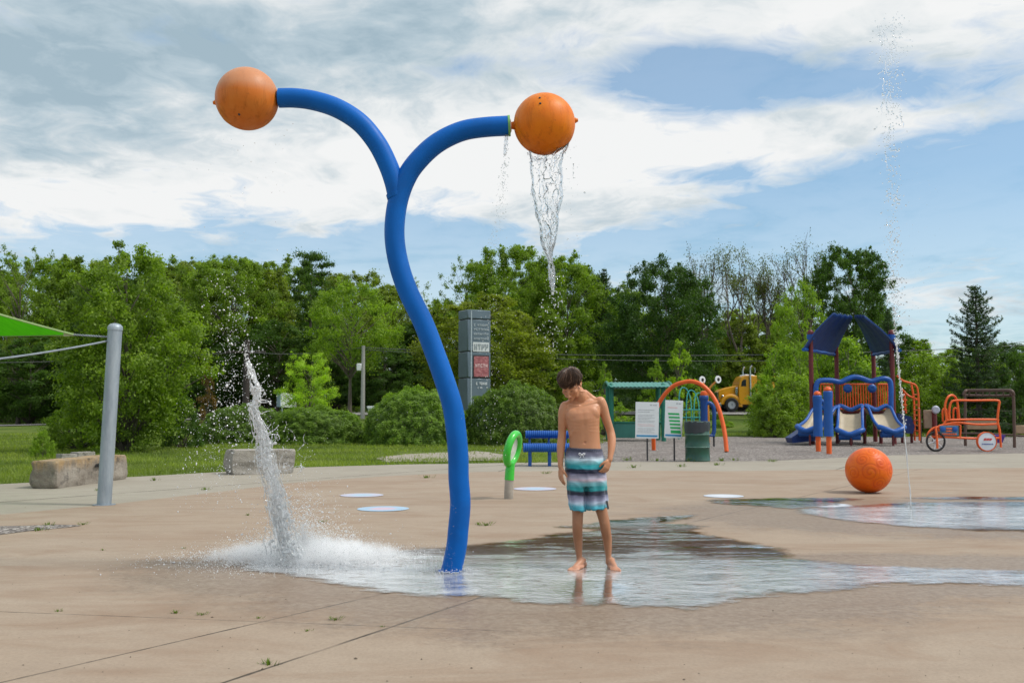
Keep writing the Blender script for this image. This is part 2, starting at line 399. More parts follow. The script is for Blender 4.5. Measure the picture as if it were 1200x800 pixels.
flat('gravel_patch', wobble(P2((440, 536), (480, 531), (560, 528), (600, 533), (600, 538), (520, 540), (450, 541)), .3, .12, 5), -.006, M_pave, 'bare worn patch in the lawn')
flat('gravel_corner', wobble(P2((-300, 628), (-100, 622), (60, 615), (100, 616), (40, 622), (-20, 629), (-200, 640)), .1, .04, 9), .008, M_gravel, 'patch of loose grey gravel on the concrete')
# road behind the lawn
def asphalt():
    t = NT('asphalt'); p = t.pos(); n = t.noise(p, .6, 5, .6); f = t.noise(p, 40, 3, .8)
    c = t.mix(t.mr(n, .3, .7), (.16, .155, .15), (.23, .22, .21)); c = t.mix(t.mr(f, .5, .8, 0, .4), c, (.09, .09, .09)); return t.fin(t.pbr(c, .85, 0, t.bump(f, .3, .01)))
rx = np.linspace(-200, 200, 201)
X, Y = np.meshgrid(rx, [61.5, 64, 67, 70.5]); 
tag(grid_mesh('road', rx, np.array([62., 65, 68, 71]), lambda X, Y: gz(X, Y)+.03, asphalt()), 'grey road running across behind the lawn', kind='structure')
tag(grid_mesh('kerb', rx, np.array([61.6, 61.7, 61.95]), lambda X, Y: gz(X, Y)+.10+0*X, paint('kerb_concrete', (.5, .48, .44), .8)), 'pale kerb along the road', kind='structure')
# painted spray circles on the pad
def circ_mat(name, c1, c2):
    t = NT(name); o = t.obj(); d = t.n('ShaderNodeVectorMath', operation='LENGTH'); t.l(o, d.inputs[0]); n = t.noise(o, 8, 5, .7)
    c = t.mix(t.mr(t.math('ADD', d.outputs['Value'], t.math('MULTIPLY', n, .08)), .16, .22), c1, c2); c = t.mix(t.mr(t.noise(o, 20, 4, .8), .5, .75, 0, .5), c, (.52, .47, .42))
    return t.fin(t.pbr(c, .4))
MC = [circ_mat('circle_paint_pink', (.58, .44, .54), (.34, .50, .66)), circ_mat('circle_paint_blue', (.38, .54, .68), (.50, .50, .62)), circ_mat('circle_paint_white', (.66, .68, .72), (.55, .60, .68))]
for (px, py, wpx, k) in ((424, 580.5, 50, 1), (449, 596.5, 60, 0), (627, 573, 50, 1), (848, 581.5, 46, 2), (902, 589, 44, 1), (972, 592.5, 52, 2)):
    c = gp(px, py); r = wpx/2/FPX*c.y
    poly = [(r*math.cos(a), r*math.sin(a)) for a in np.linspace(0, 2*math.pi, 40, endpoint=False)]
    o = flat('painted_circle', poly, 0, MC[k], 'round pastel painted circle on the splash pad'); o.location = (c.x, c.y, .009)

# ---------------------------------------------------------------- water on the pad
def water_film():
    t = NT('puddle_water'); p = t.pos(); X, Y, Z = t.sep(p)[:3]
    n1 = t.noise(t.vm('MULTIPLY', p, (1, 1.6, 1)), 3.0, 4, .6, .8); n2 = t.noise(t.vm('MULTIPLY', p, (1, 2.2, 1)), 16, 4, .6, .3); n3 = t.noise(p, 70, 2, .6)
    agit = t.math('MAXIMUM', t.mr(ellm(t, X, Y, gp(420, 660)[:2], 2.6, 1.5), .5, 1.2, 1.0, .05), t.mr(t.math('ADD', Y, t.math('MULTIPLY', t.noise(p, 1.6, 5, .7), 1.6)), 7.9, 8.6, 1.0, .05))
    calm = t.mr(t.noise(t.vm('MULTIPLY', p, (.7, 1, 1)), 1.1, 4, .6), .44, .60, .85, .05)
    rp = t.mr(ellm(t, X, Y, gp(1130, 605)[:2], 2.6, 1.2), .7, 1.15, 1, 0); k = t.math('MAXIMUM', t.math('MAXIMUM', agit, calm), rp)
    k = t.math('MULTIPLY', k, t.mr(ellm(t, X, Y, gp(695, 690)[:2], .55, .75), .35, 1.1, .16, 1))
    h = t.math('ADD', t.math('MULTIPLY', n1, .6), t.math('ADD', t.math('MULTIPLY', n2, .35), t.math('MULTIPLY', n3, .10)))
    bn = t.n('ShaderNodeBump'); t.l(t.math('MULTIPLY', h, k), bn.inputs['Height']); bn.inputs['Strength'].default_value = .6; bn.inputs['Distance'].default_value = .026
    fr = t.n('ShaderNodeFresnel'); fr.inputs[0].default_value = 1.6; t.l(bn.outputs[0], fr.inputs['Normal'])
    gl = t.n('ShaderNodeBsdfGlossy'); gl.inputs['Roughness'].default_value = .03; t.l(bn.outputs[0], gl.inputs['Normal']); gl.inputs['Color'].default_value = (1, 1, 1, 1)
    patch = t.math('MULTIPLY', t.math('MULTIPLY', t.mr(Y, 7.35, 7.9, 0, 1), t.mr(Y, 9.5, 10.0, 1, 0)), t.mr(t.math('ADD', t.noise(t.vm('MULTIPLY', p, (.7, 2.6, 1)), 1.5, 8, .72, .5), t.math('MULTIPLY', t.noise(t.vm('MULTIPLY', p, (1, 2.5, 1)), 22, 4, .8), .18)), .525, .575, 0, 1))  # brown patches: wet concrete, plus the dark tree reflection painted as film tint
        # thin film: it breaks up into islands of wet concrete where it runs out
    holes = t.mr(t.noise(t.vm('MULTIPLY', p, (1, 2.0, 1)), 8, 7, .75, .5), .54, .64, 1, .12)
    ed = t.n('ShaderNodeAttribute', attribute_name='edge').outputs['Fac']
    em = t.mr(t.math('ADD', ed, t.math('ADD', t.math('MULTIPLY', t.math('SUBTRACT', t.noise(t.vm('MULTIPLY', p, (1, 2, 1)), 3.2, 7, .78), .5), .62), t.math('MULTIPLY', t.math('SUBTRACT', t.noise(t.vm('MULTIPLY', p, (1, 1.8, 1)), 30, 4, .8), .5), .12))), .05, .16, 0, 1)
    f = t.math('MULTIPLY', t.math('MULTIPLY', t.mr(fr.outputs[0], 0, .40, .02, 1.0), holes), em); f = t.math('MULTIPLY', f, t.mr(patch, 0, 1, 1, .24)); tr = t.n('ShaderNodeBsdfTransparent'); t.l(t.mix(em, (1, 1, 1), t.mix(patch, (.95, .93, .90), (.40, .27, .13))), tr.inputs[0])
    mx = t.n('ShaderNodeMixShader'); t.l(f, mx.inputs[0]); t.l(tr.outputs[0], mx.inputs[1]); t.l(gl.outputs[0], mx.inputs[2])
    # bubbles and foam where the water lands; white streaks paint in sky sheen
    fm = t.math('MULTIPLY', t.mr(ellm(t, X, Y, gp(370, 652)[:2], 1.1, .7), .30, 1.2, 1, 0), t.mr(t.noise(t.vm('MULTIPLY', p, (1, 1.8, 1)), 7, 6, .75), .34, .62, .1, 1))
    streak = t.math('MULTIPLY', t.math('MAXIMUM', t.math('MULTIPLY', rp, .42), t.mr(Y, 8.3, 7.0, 0, .36)), t.mr(t.noise(t.vm('MULTIPLY', t.vm('ADD', p, t.vm('SCALE', t.noise(p, 2, 3, .6, 0, 1), .5)), (.7, 3.2, 1)), 3.2, 6, .75), .40, .64, .12, 1))
    fm = t.math('MULTIPLY', t.math('MULTIPLY', t.math('MAXIMUM', fm, streak), em), t.mr(ellm(t, X, Y, gp(695, 690)[:2], .5, .7), .3, 1.1, .2, 1))
    fo = t.n('ShaderNodeBsdfDiffuse'); fo.inputs[0].default_value = (.86, .88, .90, 1)
    m2 = t.n('ShaderNodeMixShader'); t.l(t.math('MULTIPLY', fm, .85), m2.inputs[0]); t.l(mx.outputs[0], m2.inputs[1]); t.l(fo.outputs[0], m2.inputs[2])
    return t.fin(m2.outputs[0])
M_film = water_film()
def puddle(name, pts, label, seed=0, amp=.035, step=.035, yk=1.0):
    """a thin sheet of water on a fine grid; 'edge' is each point's distance from its outline"""
    poly = np.array(wobble(P2(*pts), .15, amp, seed)); poly = poly[(poly[:, 0] > -9) & (poly[:, 0] < 11)]
    x0, y0 = poly.min(0)-.05; x1, y1 = poly.max(0)+.05; xs_ = np.arange(x0, x1, step*1.6); ys_ = np.arange(y0, y1, step)
    GX, GY = np.meshgrid(xs_, ys_); Q = np.stack([GX.ravel(), GY.ravel()], 1); ins = np.zeros(len(Q), bool); dist = np.full(len(Q), 9.0)
    for i in range(len(poly)):
        a_, b_ = poly[i], poly[(i+1) % len(poly)]; cond = (a_[1] > Q[:, 1]) != (b_[1] > Q[:, 1])
        xi = (b_[0]-a_[0])*(Q[:, 1]-a_[1])/(b_[1]-a_[1]+1e-12)+a_[0]; ins ^= cond & (Q[:, 0] < xi)
        t_ = np.clip(((Q-a_) @ (b_-a_))/max(1e-9, np.dot(b_-a_, b_-a_)), 0, 1); dist = np.minimum(dist, np.linalg.norm(Q-(a_+t_[:, None]*(b_-a_)), axis=1))
    dist = np.where(ins, dist, -dist)+.03; keep = dist > -.02; nx, ny = len(xs_), len(ys_)
    I, J = np.meshgrid(np.arange(nx-1), np.arange(ny-1)); a0 = (J*nx+I).ravel(); F = np.stack([a0, a0+1, a0+nx+1, a0+nx], 1); F = F[keep[F].all(1)]
    used = np.unique(F); mp = np.full(len(Q), -1); mp[used] = np.arange(len(used)); V = np.stack([Q[used, 0], Q[used, 1], np.full(len(used), .011)], 1)
    me = np_mesh(name, V, mp[F], M_film, smooth=True); at_ = me.attributes.new('edge', 'FLOAT', 'POINT'); at_.data.foreach_set('value', np.clip(dist[used]*1.0, 0, 1).astype(np.float32))
    o = bpy.data.objects.new(name, me); COL.objects.link(o); return tag(o, label, kind='structure')
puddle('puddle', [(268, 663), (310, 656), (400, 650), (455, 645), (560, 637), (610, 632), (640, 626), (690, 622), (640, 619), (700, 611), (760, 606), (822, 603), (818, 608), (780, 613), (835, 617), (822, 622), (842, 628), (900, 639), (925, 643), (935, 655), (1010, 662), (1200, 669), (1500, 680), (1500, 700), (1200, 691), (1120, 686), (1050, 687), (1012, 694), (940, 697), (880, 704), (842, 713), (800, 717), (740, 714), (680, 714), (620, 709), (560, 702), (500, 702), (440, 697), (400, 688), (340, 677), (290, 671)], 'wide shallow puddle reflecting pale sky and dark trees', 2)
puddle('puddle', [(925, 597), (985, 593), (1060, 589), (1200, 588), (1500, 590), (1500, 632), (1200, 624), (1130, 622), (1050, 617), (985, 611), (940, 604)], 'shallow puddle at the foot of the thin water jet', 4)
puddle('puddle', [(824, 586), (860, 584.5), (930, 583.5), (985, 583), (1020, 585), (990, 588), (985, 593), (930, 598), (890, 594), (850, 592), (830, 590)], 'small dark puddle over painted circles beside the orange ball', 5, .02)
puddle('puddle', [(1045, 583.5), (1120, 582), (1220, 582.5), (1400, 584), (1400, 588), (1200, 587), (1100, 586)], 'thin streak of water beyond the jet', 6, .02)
# ================================================================ vegetation
def leaf_mat():
    t = NT('leaves'); oi = t.n('ShaderNodeObjectInfo'); at_ = t.n('ShaderNodeAttribute', attribute_name='v'); v = at_.outputs['Fac']
    o = t.obj(); n = t.noise(o, .9, 3, .6)
    c = oi.outputs['Color']
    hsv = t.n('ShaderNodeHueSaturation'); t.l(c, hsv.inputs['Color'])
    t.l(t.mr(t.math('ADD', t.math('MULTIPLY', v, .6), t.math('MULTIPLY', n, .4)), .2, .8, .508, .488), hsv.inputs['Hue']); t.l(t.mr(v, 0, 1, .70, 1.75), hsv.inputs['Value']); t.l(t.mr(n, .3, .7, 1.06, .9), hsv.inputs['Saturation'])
    c = hsv.outputs[0]
    d = t.pbr(c, .48, 0, None, Specular_IOR_Level=.32)
    tl = t.n('ShaderNodeBsdfTranslucent'); t.l(t.mix(1.0, c, (1.4, 1.55, .5), 'MULTIPLY'), tl.inputs[0])
    m = t.n('ShaderNodeMixShader'); m.inputs[0].default_value = .46; t.l(d, m.inputs[1]); t.l(tl.outputs[0], m.inputs[2])
    return t.fin(m.outputs[0])
def bark_mat(name, a, b):
    t = NT(name); o = t.obj(); n = t.noise(t.vm('MULTIPLY', o, (9, 9, 1.5)), 1.5, 5, .7)
    return t.fin(t.pbr(t.mix(t.mr(n, .35, .65), a, b), .9, 0, t.bump(n, .7, .03)))
M_leaf = leaf_mat(); M_bark = bark_mat('bark', (.06, .048, .036), (.15, .125, .10)); M_bark2 = bark_mat('grey_bark', (.07, .055, .045), (.16, .13, .105))

def leaves(rng, P, N, size, asp=.55, fold=.25, vals=None):
    """one folded rhombic leaf per row of P (centres) with facing N"""
    n = len(P); N = N/np.maximum(np.linalg.norm(N, axis=1, keepdims=True), 1e-6)
    r = rng.normal(size=(n, 3)); U = r - N*np.sum(r*N, 1, keepdims=True); U /= np.maximum(np.linalg.norm(U, axis=1, keepdims=True), 1e-6); W = np.cross(N, U)
    s = (size*rng.uniform(.6, 1.35, n))[:, None]
    V = np.stack([P-U*s*.5, P+W*s*.5*asp+N*s*fold*.3, P+U*s*.5, P-W*s*.5*asp+N*s*fold*.3], 1).reshape(-1, 3)
    F = np.arange(4*n).reshape(-1, 4)
    return V, F, (rng.uniform(0, 1, n) if vals is None else vals)
def clump_cloud(rng, C, Rr, per, size, up=.35, shell=.55):
    """leaves in ellipsoid clumps at C (m,3) radii Rr (m,3)"""
    m = len(C); idx = np.repeat(np.arange(m), per)
    d = rng.normal(size=(len(idx), 3)); d /= np.linalg.norm(d, axis=1, keepdims=True)
    rad = rng.uniform(0, 1, len(idx))**shell*(.62+.42*np.abs(rng.normal(size=len(idx))))
    P = C[idx] + d*rad[:, None]*Rr[idx]
    N = d*1.0 + rng.normal(size=d.shape)*.75 + np.array([0, 0, up])
    cv = rng.uniform(0, 1, m); val = np.clip(.55*cv[idx]+.45*rng.uniform(0, 1, len(idx)), 0, 1)
    V, F, a = leaves(rng, P, N, size, vals=val); return V, F, a
def limb(mb, a, b, r0, r1, rng, sag=.15, n=5):
    a = Vector(a); b = Vector(b); L = (b-a).length; mid = a.lerp(b, .5)+Vector((rng.uniform(-1, 1), rng.uniform(-1, 1), rng.uniform(.2, 1)))*L*sag
    pts = [(a*(1-t)*(1-t)+mid*2*t*(1-t)+b*t*t) for t in np.linspace(0, 1, n)]
    mb.tube(pts, list(np.linspace(r0, r1, n)), 6, cap=False); return pts
PROTO = {}
def crown_radius(kind, h):
    if kind == 'round': return math.sqrt(max(0, 1-(2*h-.95)**2*.95))
    if kind == 'oval': return max(.05, math.sin(math.pi*min(1, h*.92+.06))**.6)
    if kind == 'bush': return max(.1, math.cos(h*1.45)**.7)
    if kind == 'maple': return max(.06, (1-h)**.62*1.05*min(1, .78+h*1.3))
    if kind == 'dome': return math.sqrt(max(.01, 1-h*h))
    if kind == 'vase': return max(.1, min(1, .35+h*1.1)*math.sqrt(max(0, 1-max(0, h-.55)**2*4.2)))
def broadleaf(key, kind, H, Wd, base, nc, per, leaf, seed, trunk=True, ragged=.22, cl=(.11, .2), bark=None, stems=1):
    """crown mesh + wood mesh of a broadleaf tree H high, Wd wide, crown from `base` up"""
    rng = np.random.default_rng(seed); C = []; Rr = []
    hc = H-base
    while len(C) < nc:
        h = rng.uniform(.02, 1); rr = crown_radius(kind, h)
        a = rng.uniform(0, 2*math.pi); q = rng.uniform(.25, 1)**.45
        lump = 1+ragged*2*mn.noise(Vector((math.cos(a)*1.7+seed, math.sin(a)*1.7, h*3)))
        if rng.uniform() > rr+.03: continue
        r = Wd/2*rr*q*lump
        s = Wd*rng.uniform(*cl)*(.75+.5*(1-h))
        C.append((r*math.cos(a), r*math.sin(a), base+hc*h*(1+ragged*.08*rng.uniform(-1, 1)))); Rr.append((s*.5, s*.5, s*.5*rng.uniform(.6, .85)))
    C = np.array(C); Rr = np.array(Rr)
    V, F, a = clump_cloud(rng, C, Rr*1.25, per, leaf)
    # stray sprays that break the outline
    k = int(nc*.35); pick = rng.integers(0, nc, k); D = C[pick]-np.array([0, 0, base+hc*.4]); D /= np.maximum(np.linalg.norm(D, axis=1, keepdims=True), .01)
    C2 = C[pick]+D*Rr[pick].max(1, keepdims=True)*1.0+rng.normal(size=(k, 3))*.025*Wd*.5
    V2, F2, a2 = clump_cloud(rng, C2, Rr[pick]*.45, max(4, per//5), leaf)
    me = np_mesh('crown', np.vstack([V, V2]), np.vstack([F, F2+len(V)]), M_leaf, np.concatenate([a, a2]))
    mb = MB()
    if trunk:
        tr = H*.016+.04
        for sidx in range(stems):
            off = Vector((rng.uniform(-1, 1), rng.uniform(-1, 1), 0))*(0 if stems == 1 else .5)
            top = Vector((rng.uniform(-.06, .06)*Wd, rng.uniform(-.06, .06)*Wd, H*.86))+off*2
            pts = [off*.3, off*.5+Vector((0, 0, base*.6+.1)), off+Vector((top.x*.3, top.y*.3, H*.45)), top]
            pts = [Vector(p[:3]) for p in cr(pts, 4)]; rs = [max(.012, tr*(1-.93*(i/(len(pts)-1))**.8)) for i in range(len(pts))]; rs[0] *= 1.35
            mb.tube(pts, rs, 8)
            for j in rng.permutation(nc)[:min(nc, 46)//stems]:
                c = Vector(C[j]); hz = min(c.z*.78, H*.8); q = min(len(pts)-1, max(1, int(len(pts)*hz/ (H*.86))))
                f = 1-q/len(pts); limb(mb, pts[q], c, max(.012, tr*.42*(f+.15)), .008, rng, .12)
    wd = None
    if trunk:
        o = mb.build('trunk', bark or M_bark); wd = o.data; bpy.data.objects.remove(o)
    PROTO[key] = (me, wd, H); return PROTO[key]
def spruce(key, H, Wd, seed, dens=1.0, leaf=.11):
    rng = np.random.default_rng(seed); mb = MB(); Ps = []; Ns = []; vals = []
    mb.tube([(0, 0, 0), (0, 0, H*.5), (0, 0, H)], [H*.018+.02, H*.011+.01, .008], 8)
    z = H*.03
    while z < H*.985:
        f = 1-z/H; L = Wd/2*(f**.70)*rng.uniform(.60, 1.15)+.05; nb = int(6+4*f)
        a0 = rng.uniform(0, 6.28)
        for b in range(nb):
            a = a0+b*2*math.pi/nb+rng.uniform(-.25, .25); l = L*rng.uniform(.62, 1.15); dirv = np.array([math.cos(a), math.sin(a), 0])
            ts = np.linspace(0, 1, 6); rise = (.35-.75*f); pts = [dirv*l*t+np.array([0, 0, z+l*(rise*t+.28*t*t)]) for t in ts]
            mb.tube([Vector(p) for p in pts], list(np.linspace(.02*f+.008, .004, 6)), 4, cap=False)
            m = int(max(10, 115*l*dens)); t = rng.uniform(.12, 1, m)**.8; side = np.array([-math.sin(a), math.cos(a), 0])
            wd = (1-t)*.33*l+.06
            base = np.array([np.interp(t, ts, [p[k] for p in pts]) for k in range(3)]).T
            P = base+side*(rng.uniform(-1, 1, m)*wd)[:, None]+np.array([0, 0, 1])*(rng.normal(size=m)*.035-np.abs(rng.normal(size=m))*.05*l)[:, None]
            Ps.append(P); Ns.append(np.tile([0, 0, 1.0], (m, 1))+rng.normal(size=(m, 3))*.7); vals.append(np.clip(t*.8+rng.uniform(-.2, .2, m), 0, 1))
        z += H*.021*(1+.9*f)*rng.uniform(.8, 1.3)
    P = np.vstack(Ps); V, F, a = leaves(rng, P, np.vstack(Ns), leaf, asp=.3, vals=np.concatenate(vals))
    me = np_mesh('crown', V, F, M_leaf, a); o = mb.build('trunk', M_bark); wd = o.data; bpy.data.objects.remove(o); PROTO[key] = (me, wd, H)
def pine(key, H, Wd, seed):
    """flat-layered white pine: long level limbs with plumes"""
    rng = np.random.default_rng(seed); mb = MB(); C = []; Rr = []
    mb.tube([(0, 0, 0), (.1, 0, H*.5), (0, .1, H*.97)], [H*.02, H*.014, .02], 8)
    for z in np.arange(H*.3, H*.97, H*.055):
        f = 1-z/H
        for b in range(4):
            a = rng.uniform(0, 6.28); l = Wd/2*(.45+f)*rng.uniform(.5, 1.1); e = Vector((math.cos(a)*l, math.sin(a)*l, z+l*.18)); limb(mb, (0, 0, z), e, .05*f+.02, .01, rng, .06)
            for t in (.5, .72, .9, 1.0):
                C.append((e.x*t+rng.normal()*.2, e.y*t+rng.normal()*.2, z+(e.z-z)*t+.1)); s = Wd*.085*rng.uniform(.7, 1.4); Rr.append((s, s, s*.38))
    V, F, a = clump_cloud(rng, np.array(C), np.array(Rr), 90, .19)
    me = np_mesh('crown', V, F, M_leaf, a); o = mb.build('trunk', M_bark); wd = o.data; bpy.data.objects.remove(o); PROTO[key] = (me, wd, H)
def bare(key, H, Wd, seed, nleaf=1500):
    """nearly leafless tree: fine forking twigs, sparse tufts of leaves"""
    rng = np.random.default_rng(seed); mb = MB(); tips = []
    def grow(p, d, L, r, lv):
        n = 4; pts = [Vector(p)]; dd = Vector(d)
        for i in range(n):
            dd = (dd+Vector(rng.normal(size=3))*.14+Vector((0, 0, .05))).normalized(); pts.append(pts[-1]+dd*L/n)
        mb.tube(pts, list(np.linspace(r*1.25+.006, r*.7+.006, n+1)), 5 if lv < 3 else 3, cap=False)
        if lv >= 5 or L < .25: tips.append(pts[-1]); return
        for k in range(rng.integers(2, 4) if lv else 4):
            ax = Vector(rng.normal(size=3)); q = (dd+ax.normalized()*rng.uniform(.35, .75)*(1.0 if lv else .7)).normalized()
            q = (q+Vector((0, 0, .25))).normalized(); s = pts[rng.integers(2, n+1)] if k else pts[-1]
            grow(s, q, L*rng.uniform(.58, .82), r*.62, lv+1)
    grow((0, 0, 0), (0, 0, 1), H*.34, H*.012+.02, 0)
    T = np.array([tuple(p) for p in tips]); sx = H/max(T[:, 2].max(), .1)
    P = T[rng.integers(0, len(T), nleaf)]+rng.normal(size=(nleaf, 3))*.28
    V, F, a = leaves(rng, P*sx, rng.normal(size=(nleaf, 3)), .15)
    me = np_mesh('crown', V, F, M_leaf, a); mb.v = [(p[0]*sx, p[1]*sx, p[2]*sx) for p in mb.v]
    o = mb.build('trunk', M_bark2); wd = o.data; bpy.data.objects.remove(o); PROTO[key] = (me, wd, H)

broadleaf('maple', 'oval', 5.8, 4.2, .1, 330, 170, .095, 11, ragged=.30, cl=(.10, .18))
broadleaf('woodA', 'oval', 12, 8.5, 1.2, 330, 215, .175, 21, ragged=.28, cl=(.08, .16))
broadleaf('woodB', 'vase', 12, 9, 2.2, 330, 215, .17, 22, ragged=.34, cl=(.08, .15))
broadleaf('woodC', 'maple', 11, 7.5, 1.0, 330, 215, .17, 23, ragged=.28, cl=(.08, .16), bark=M_bark2)
broadleaf('lacy', 'vase', 12, 8.5, 3.0, 110, 60, .16, 24, ragged=.5, cl=(.07, .13), bark=M_bark2)
broadleaf('bigdome', 'round', 9, 8.6, .7, 300, 260, .14, 25, ragged=.09, cl=(.11, .17), stems=2)
broadleaf('light', 'oval', 8.2, 6.0, 1.6, 120, 130, .15, 26, ragged=.34, cl=(.12, .2), bark=M_bark2)
broadleaf('lightT', 'oval', 8.2, 6.0, 3.0, 130, 150, .14, 36, ragged=.30, cl=(.12, .2), bark=M_bark2)
broadleaf('sapling', 'maple', 3.2, 2.4, .3, 60, 75, .11, 27, ragged=.5, cl=(.10, .2))
def clipped(key, H, Wd, n, leaf, seed):
    """dense clipped mound: leaves in a thick skin over an uneven dome"""
    rng = np.random.default_rng(seed); u = rng.uniform(.0, 1, n); a = rng.uniform(0, 2*math.pi, n); cz = u; sr = np.sqrt(np.maximum(0, 1-cz**2.6))
    d = np.stack([sr*np.cos(a), sr*np.sin(a), cz], 1); nz = np.array([mn.fractal(Vector((q[0]*2.2+seed, q[1]*2.2, q[2]*2.6)), 1, 2.1, 4) for q in d]); tuft = np.array([mn.noise(Vector((q[0]*9, q[1]*9, q[2]*9+seed))) for q in d])
    k = (1+.12*nz+.085*tuft-np.abs(rng.normal(size=n))*.035)[:, None]; P = d*k*np.array([Wd/2, Wd/2, H]); N = d+rng.normal(size=(n, 3))*.55+np.array([0, 0, .3])
    V, F, at2 = leaves(rng, P, N, leaf, vals=np.clip(.45+.9*tuft+rng.uniform(-.3, .3, n), 0, 1)); me = np_mesh('crown', V, F, M_leaf, at2)
    mb = MB(); [limb(mb, (0, 0, 0), (math.cos(q)*Wd*.3, math.sin(q)*Wd*.3, H*.7), .04, .01, rng) for q in np.arange(0, 6.2, .5)]
    o = mb.build('trunk', M_bark); PROTO[key] = (me, o.data, H); bpy.data.objects.remove(o)
clipped('hedge', 2.0, 3.9, 42000, .075, 28)
broadleaf('shrub', 'bush', 3.0, 3.4, .05, 130, 150, .10, 29, ragged=.3, cl=(.12, .22), stems=3)
broadleaf('thicket', 'dome', 4.2, 8.0, .0, 190, 130, .15, 30, ragged=.3, cl=(.09, .16), stems=3)
spruce('spruce', 6.2, 4.4, 31, .95, .12); spruce('spruceB', 7.5, 3.0, 32, .8, .13)
pine('pine', 12, 8.5, 33)
for k in range(3): bare('bare%d' % k, 12, 8, 40+k, 2200+1500*k)

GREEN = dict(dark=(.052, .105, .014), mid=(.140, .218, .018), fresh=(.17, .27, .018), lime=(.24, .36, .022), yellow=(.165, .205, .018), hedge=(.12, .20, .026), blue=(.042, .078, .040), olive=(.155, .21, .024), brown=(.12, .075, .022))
def plant(key, px, top, Y, wpx, col, name, label, cat, group, rz=None, base=None, rng=random.Random(5), depth=None, zb=None):
    me, wd, H = PROTO[key]; p = at(px, 470, Y); z0 = float(gz(p.x, Y)) if zb is None else zb
    h = at(px, top, Y).z - z0; x0 = max(abs(v) for v in me_bounds(me)); wd_m = wpx*(1.22 if key[:4] == 'wood' else 1.0)/FPX*Y/2
    t = thing(name, (p.x, Y, z0-.03), label, cat, group, rng.uniform(0, 6.28) if rz is None else rz)
    sx = wd_m/x0; t.scale = (sx, sx if depth is None else depth/x0/2, h/me_top(me))
    c = bpy.data.objects.new('crown' if cat == 'tree' else 'foliage', me); COL.objects.link(c); c.parent = t
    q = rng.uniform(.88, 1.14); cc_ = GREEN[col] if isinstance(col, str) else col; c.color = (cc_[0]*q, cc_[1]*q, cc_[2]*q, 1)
    if wd is not None:
        b = bpy.data.objects.new('trunk' if cat == 'tree' else 'stems', wd); COL.objects.link(b); b.parent = t
    return t
_bc = {}
def me_bounds(me):
    if me.name not in _bc:
        a = np.empty(len(me.vertices)*3, np.float32); me.vertices.foreach_get('co', a); a = a.reshape(-1, 3)
        _bc[me.name] = (float(np.percentile(np.hypot(a[:, 0], a[:, 1]), 98.5)), float(np.percentile(a[:, 2], 99.8)))
    return (_bc[me.name][0],)
def me_top(me): me_bounds(me); return _bc[me.name][1]

ORD = 'first second third fourth fifth sixth seventh eighth ninth tenth eleventh twelfth thirteenth fourteenth fifteenth sixteenth seventeenth eighteenth'.split()
WOOD = 'trees of the wood behind the road'
# far rows closing the gaps: (key, px, top, Y, width px, colour)
far = [('woodA', -40, 300, 92, 130, 'mid'), ('woodB', 40, 305, 95, 120, 'mid'), ('woodC', 115, 306, 93, 110, 'olive'), ('woodA', 190, 306, 96, 130, 'mid'), ('woodB', 262, 303, 92, 120, 'mid'),
       ('woodA', 335, 306, 95, 130, 'mid'), ('woodB', 415, 322, 92, 110, 'olive'), ('lacy', 470, 330, 95, 110, 'olive'), ('woodC', 520, 352, 93, 100, 'mid'), ('woodA', 590, 318, 92, 120, 'mid'), ('woodB', 660, 312, 95, 110, 'dark'),
       ('woodA', 735, 336, 96, 110, 'mid'), ('woodC', 800, 362, 98, 110, 'olive'), ('woodA', 870, 362, 96, 110, 'olive'), ('woodC', 930, 350, 97, 100, 'mid'), ('woodA', 1010, 355, 92, 100, 'dark'),
       ('woodC', 1075, 398, 90, 90, 'mid'), ('woodA', 1130, 405, 92, 90, 'mid'), ('woodB', 1190, 402, 94, 90, 'dark'), ('woodA', 1250, 400, 92, 110, 'mid')]
lab_far = ['tree top beyond the left edge of the picture above the green sail', 'back row tree top between the open branched tree and the near maple', 'back row tree top hidden behind the crown of the near maple', 'back row tree top just right of the near maple', 'back row tree top straight above the dark wooden utility pole',
 'back row tree top left of the layered pine', 'olive back row tree top directly left of the bend of the blue pipe', 'thin lacy olive tree top showing right behind the lower bend of the blue pipe', 'low back row tree top between blue pipe and pylon sign', 'back row tree top behind the pylon sign and its yellow green neighbour', 'dark back row tree top behind the falling water',
 'back row tree top left of the big round dark tree', 'olive back row tree top right behind the big round dark tree', 'back row tree top under the first bare tree of the leafless row', 'back row tree top under the tallest bare tree of the leafless row', 'dark back row tree top behind the roof of the play structure',
 'low distant tree top between the slim spruce and the lone spruce', 'low distant tree top just behind the lone spruce', 'dark distant tree top at the right edge behind the lone spruce', 'distant tree top beyond the right edge of the picture']
for (k, px, tp, Y, wp, c), lb in zip(far, lab_far): plant(k, px, tp, Y, wp, c, 'wood_tree', lb, 'tree', WOOD)
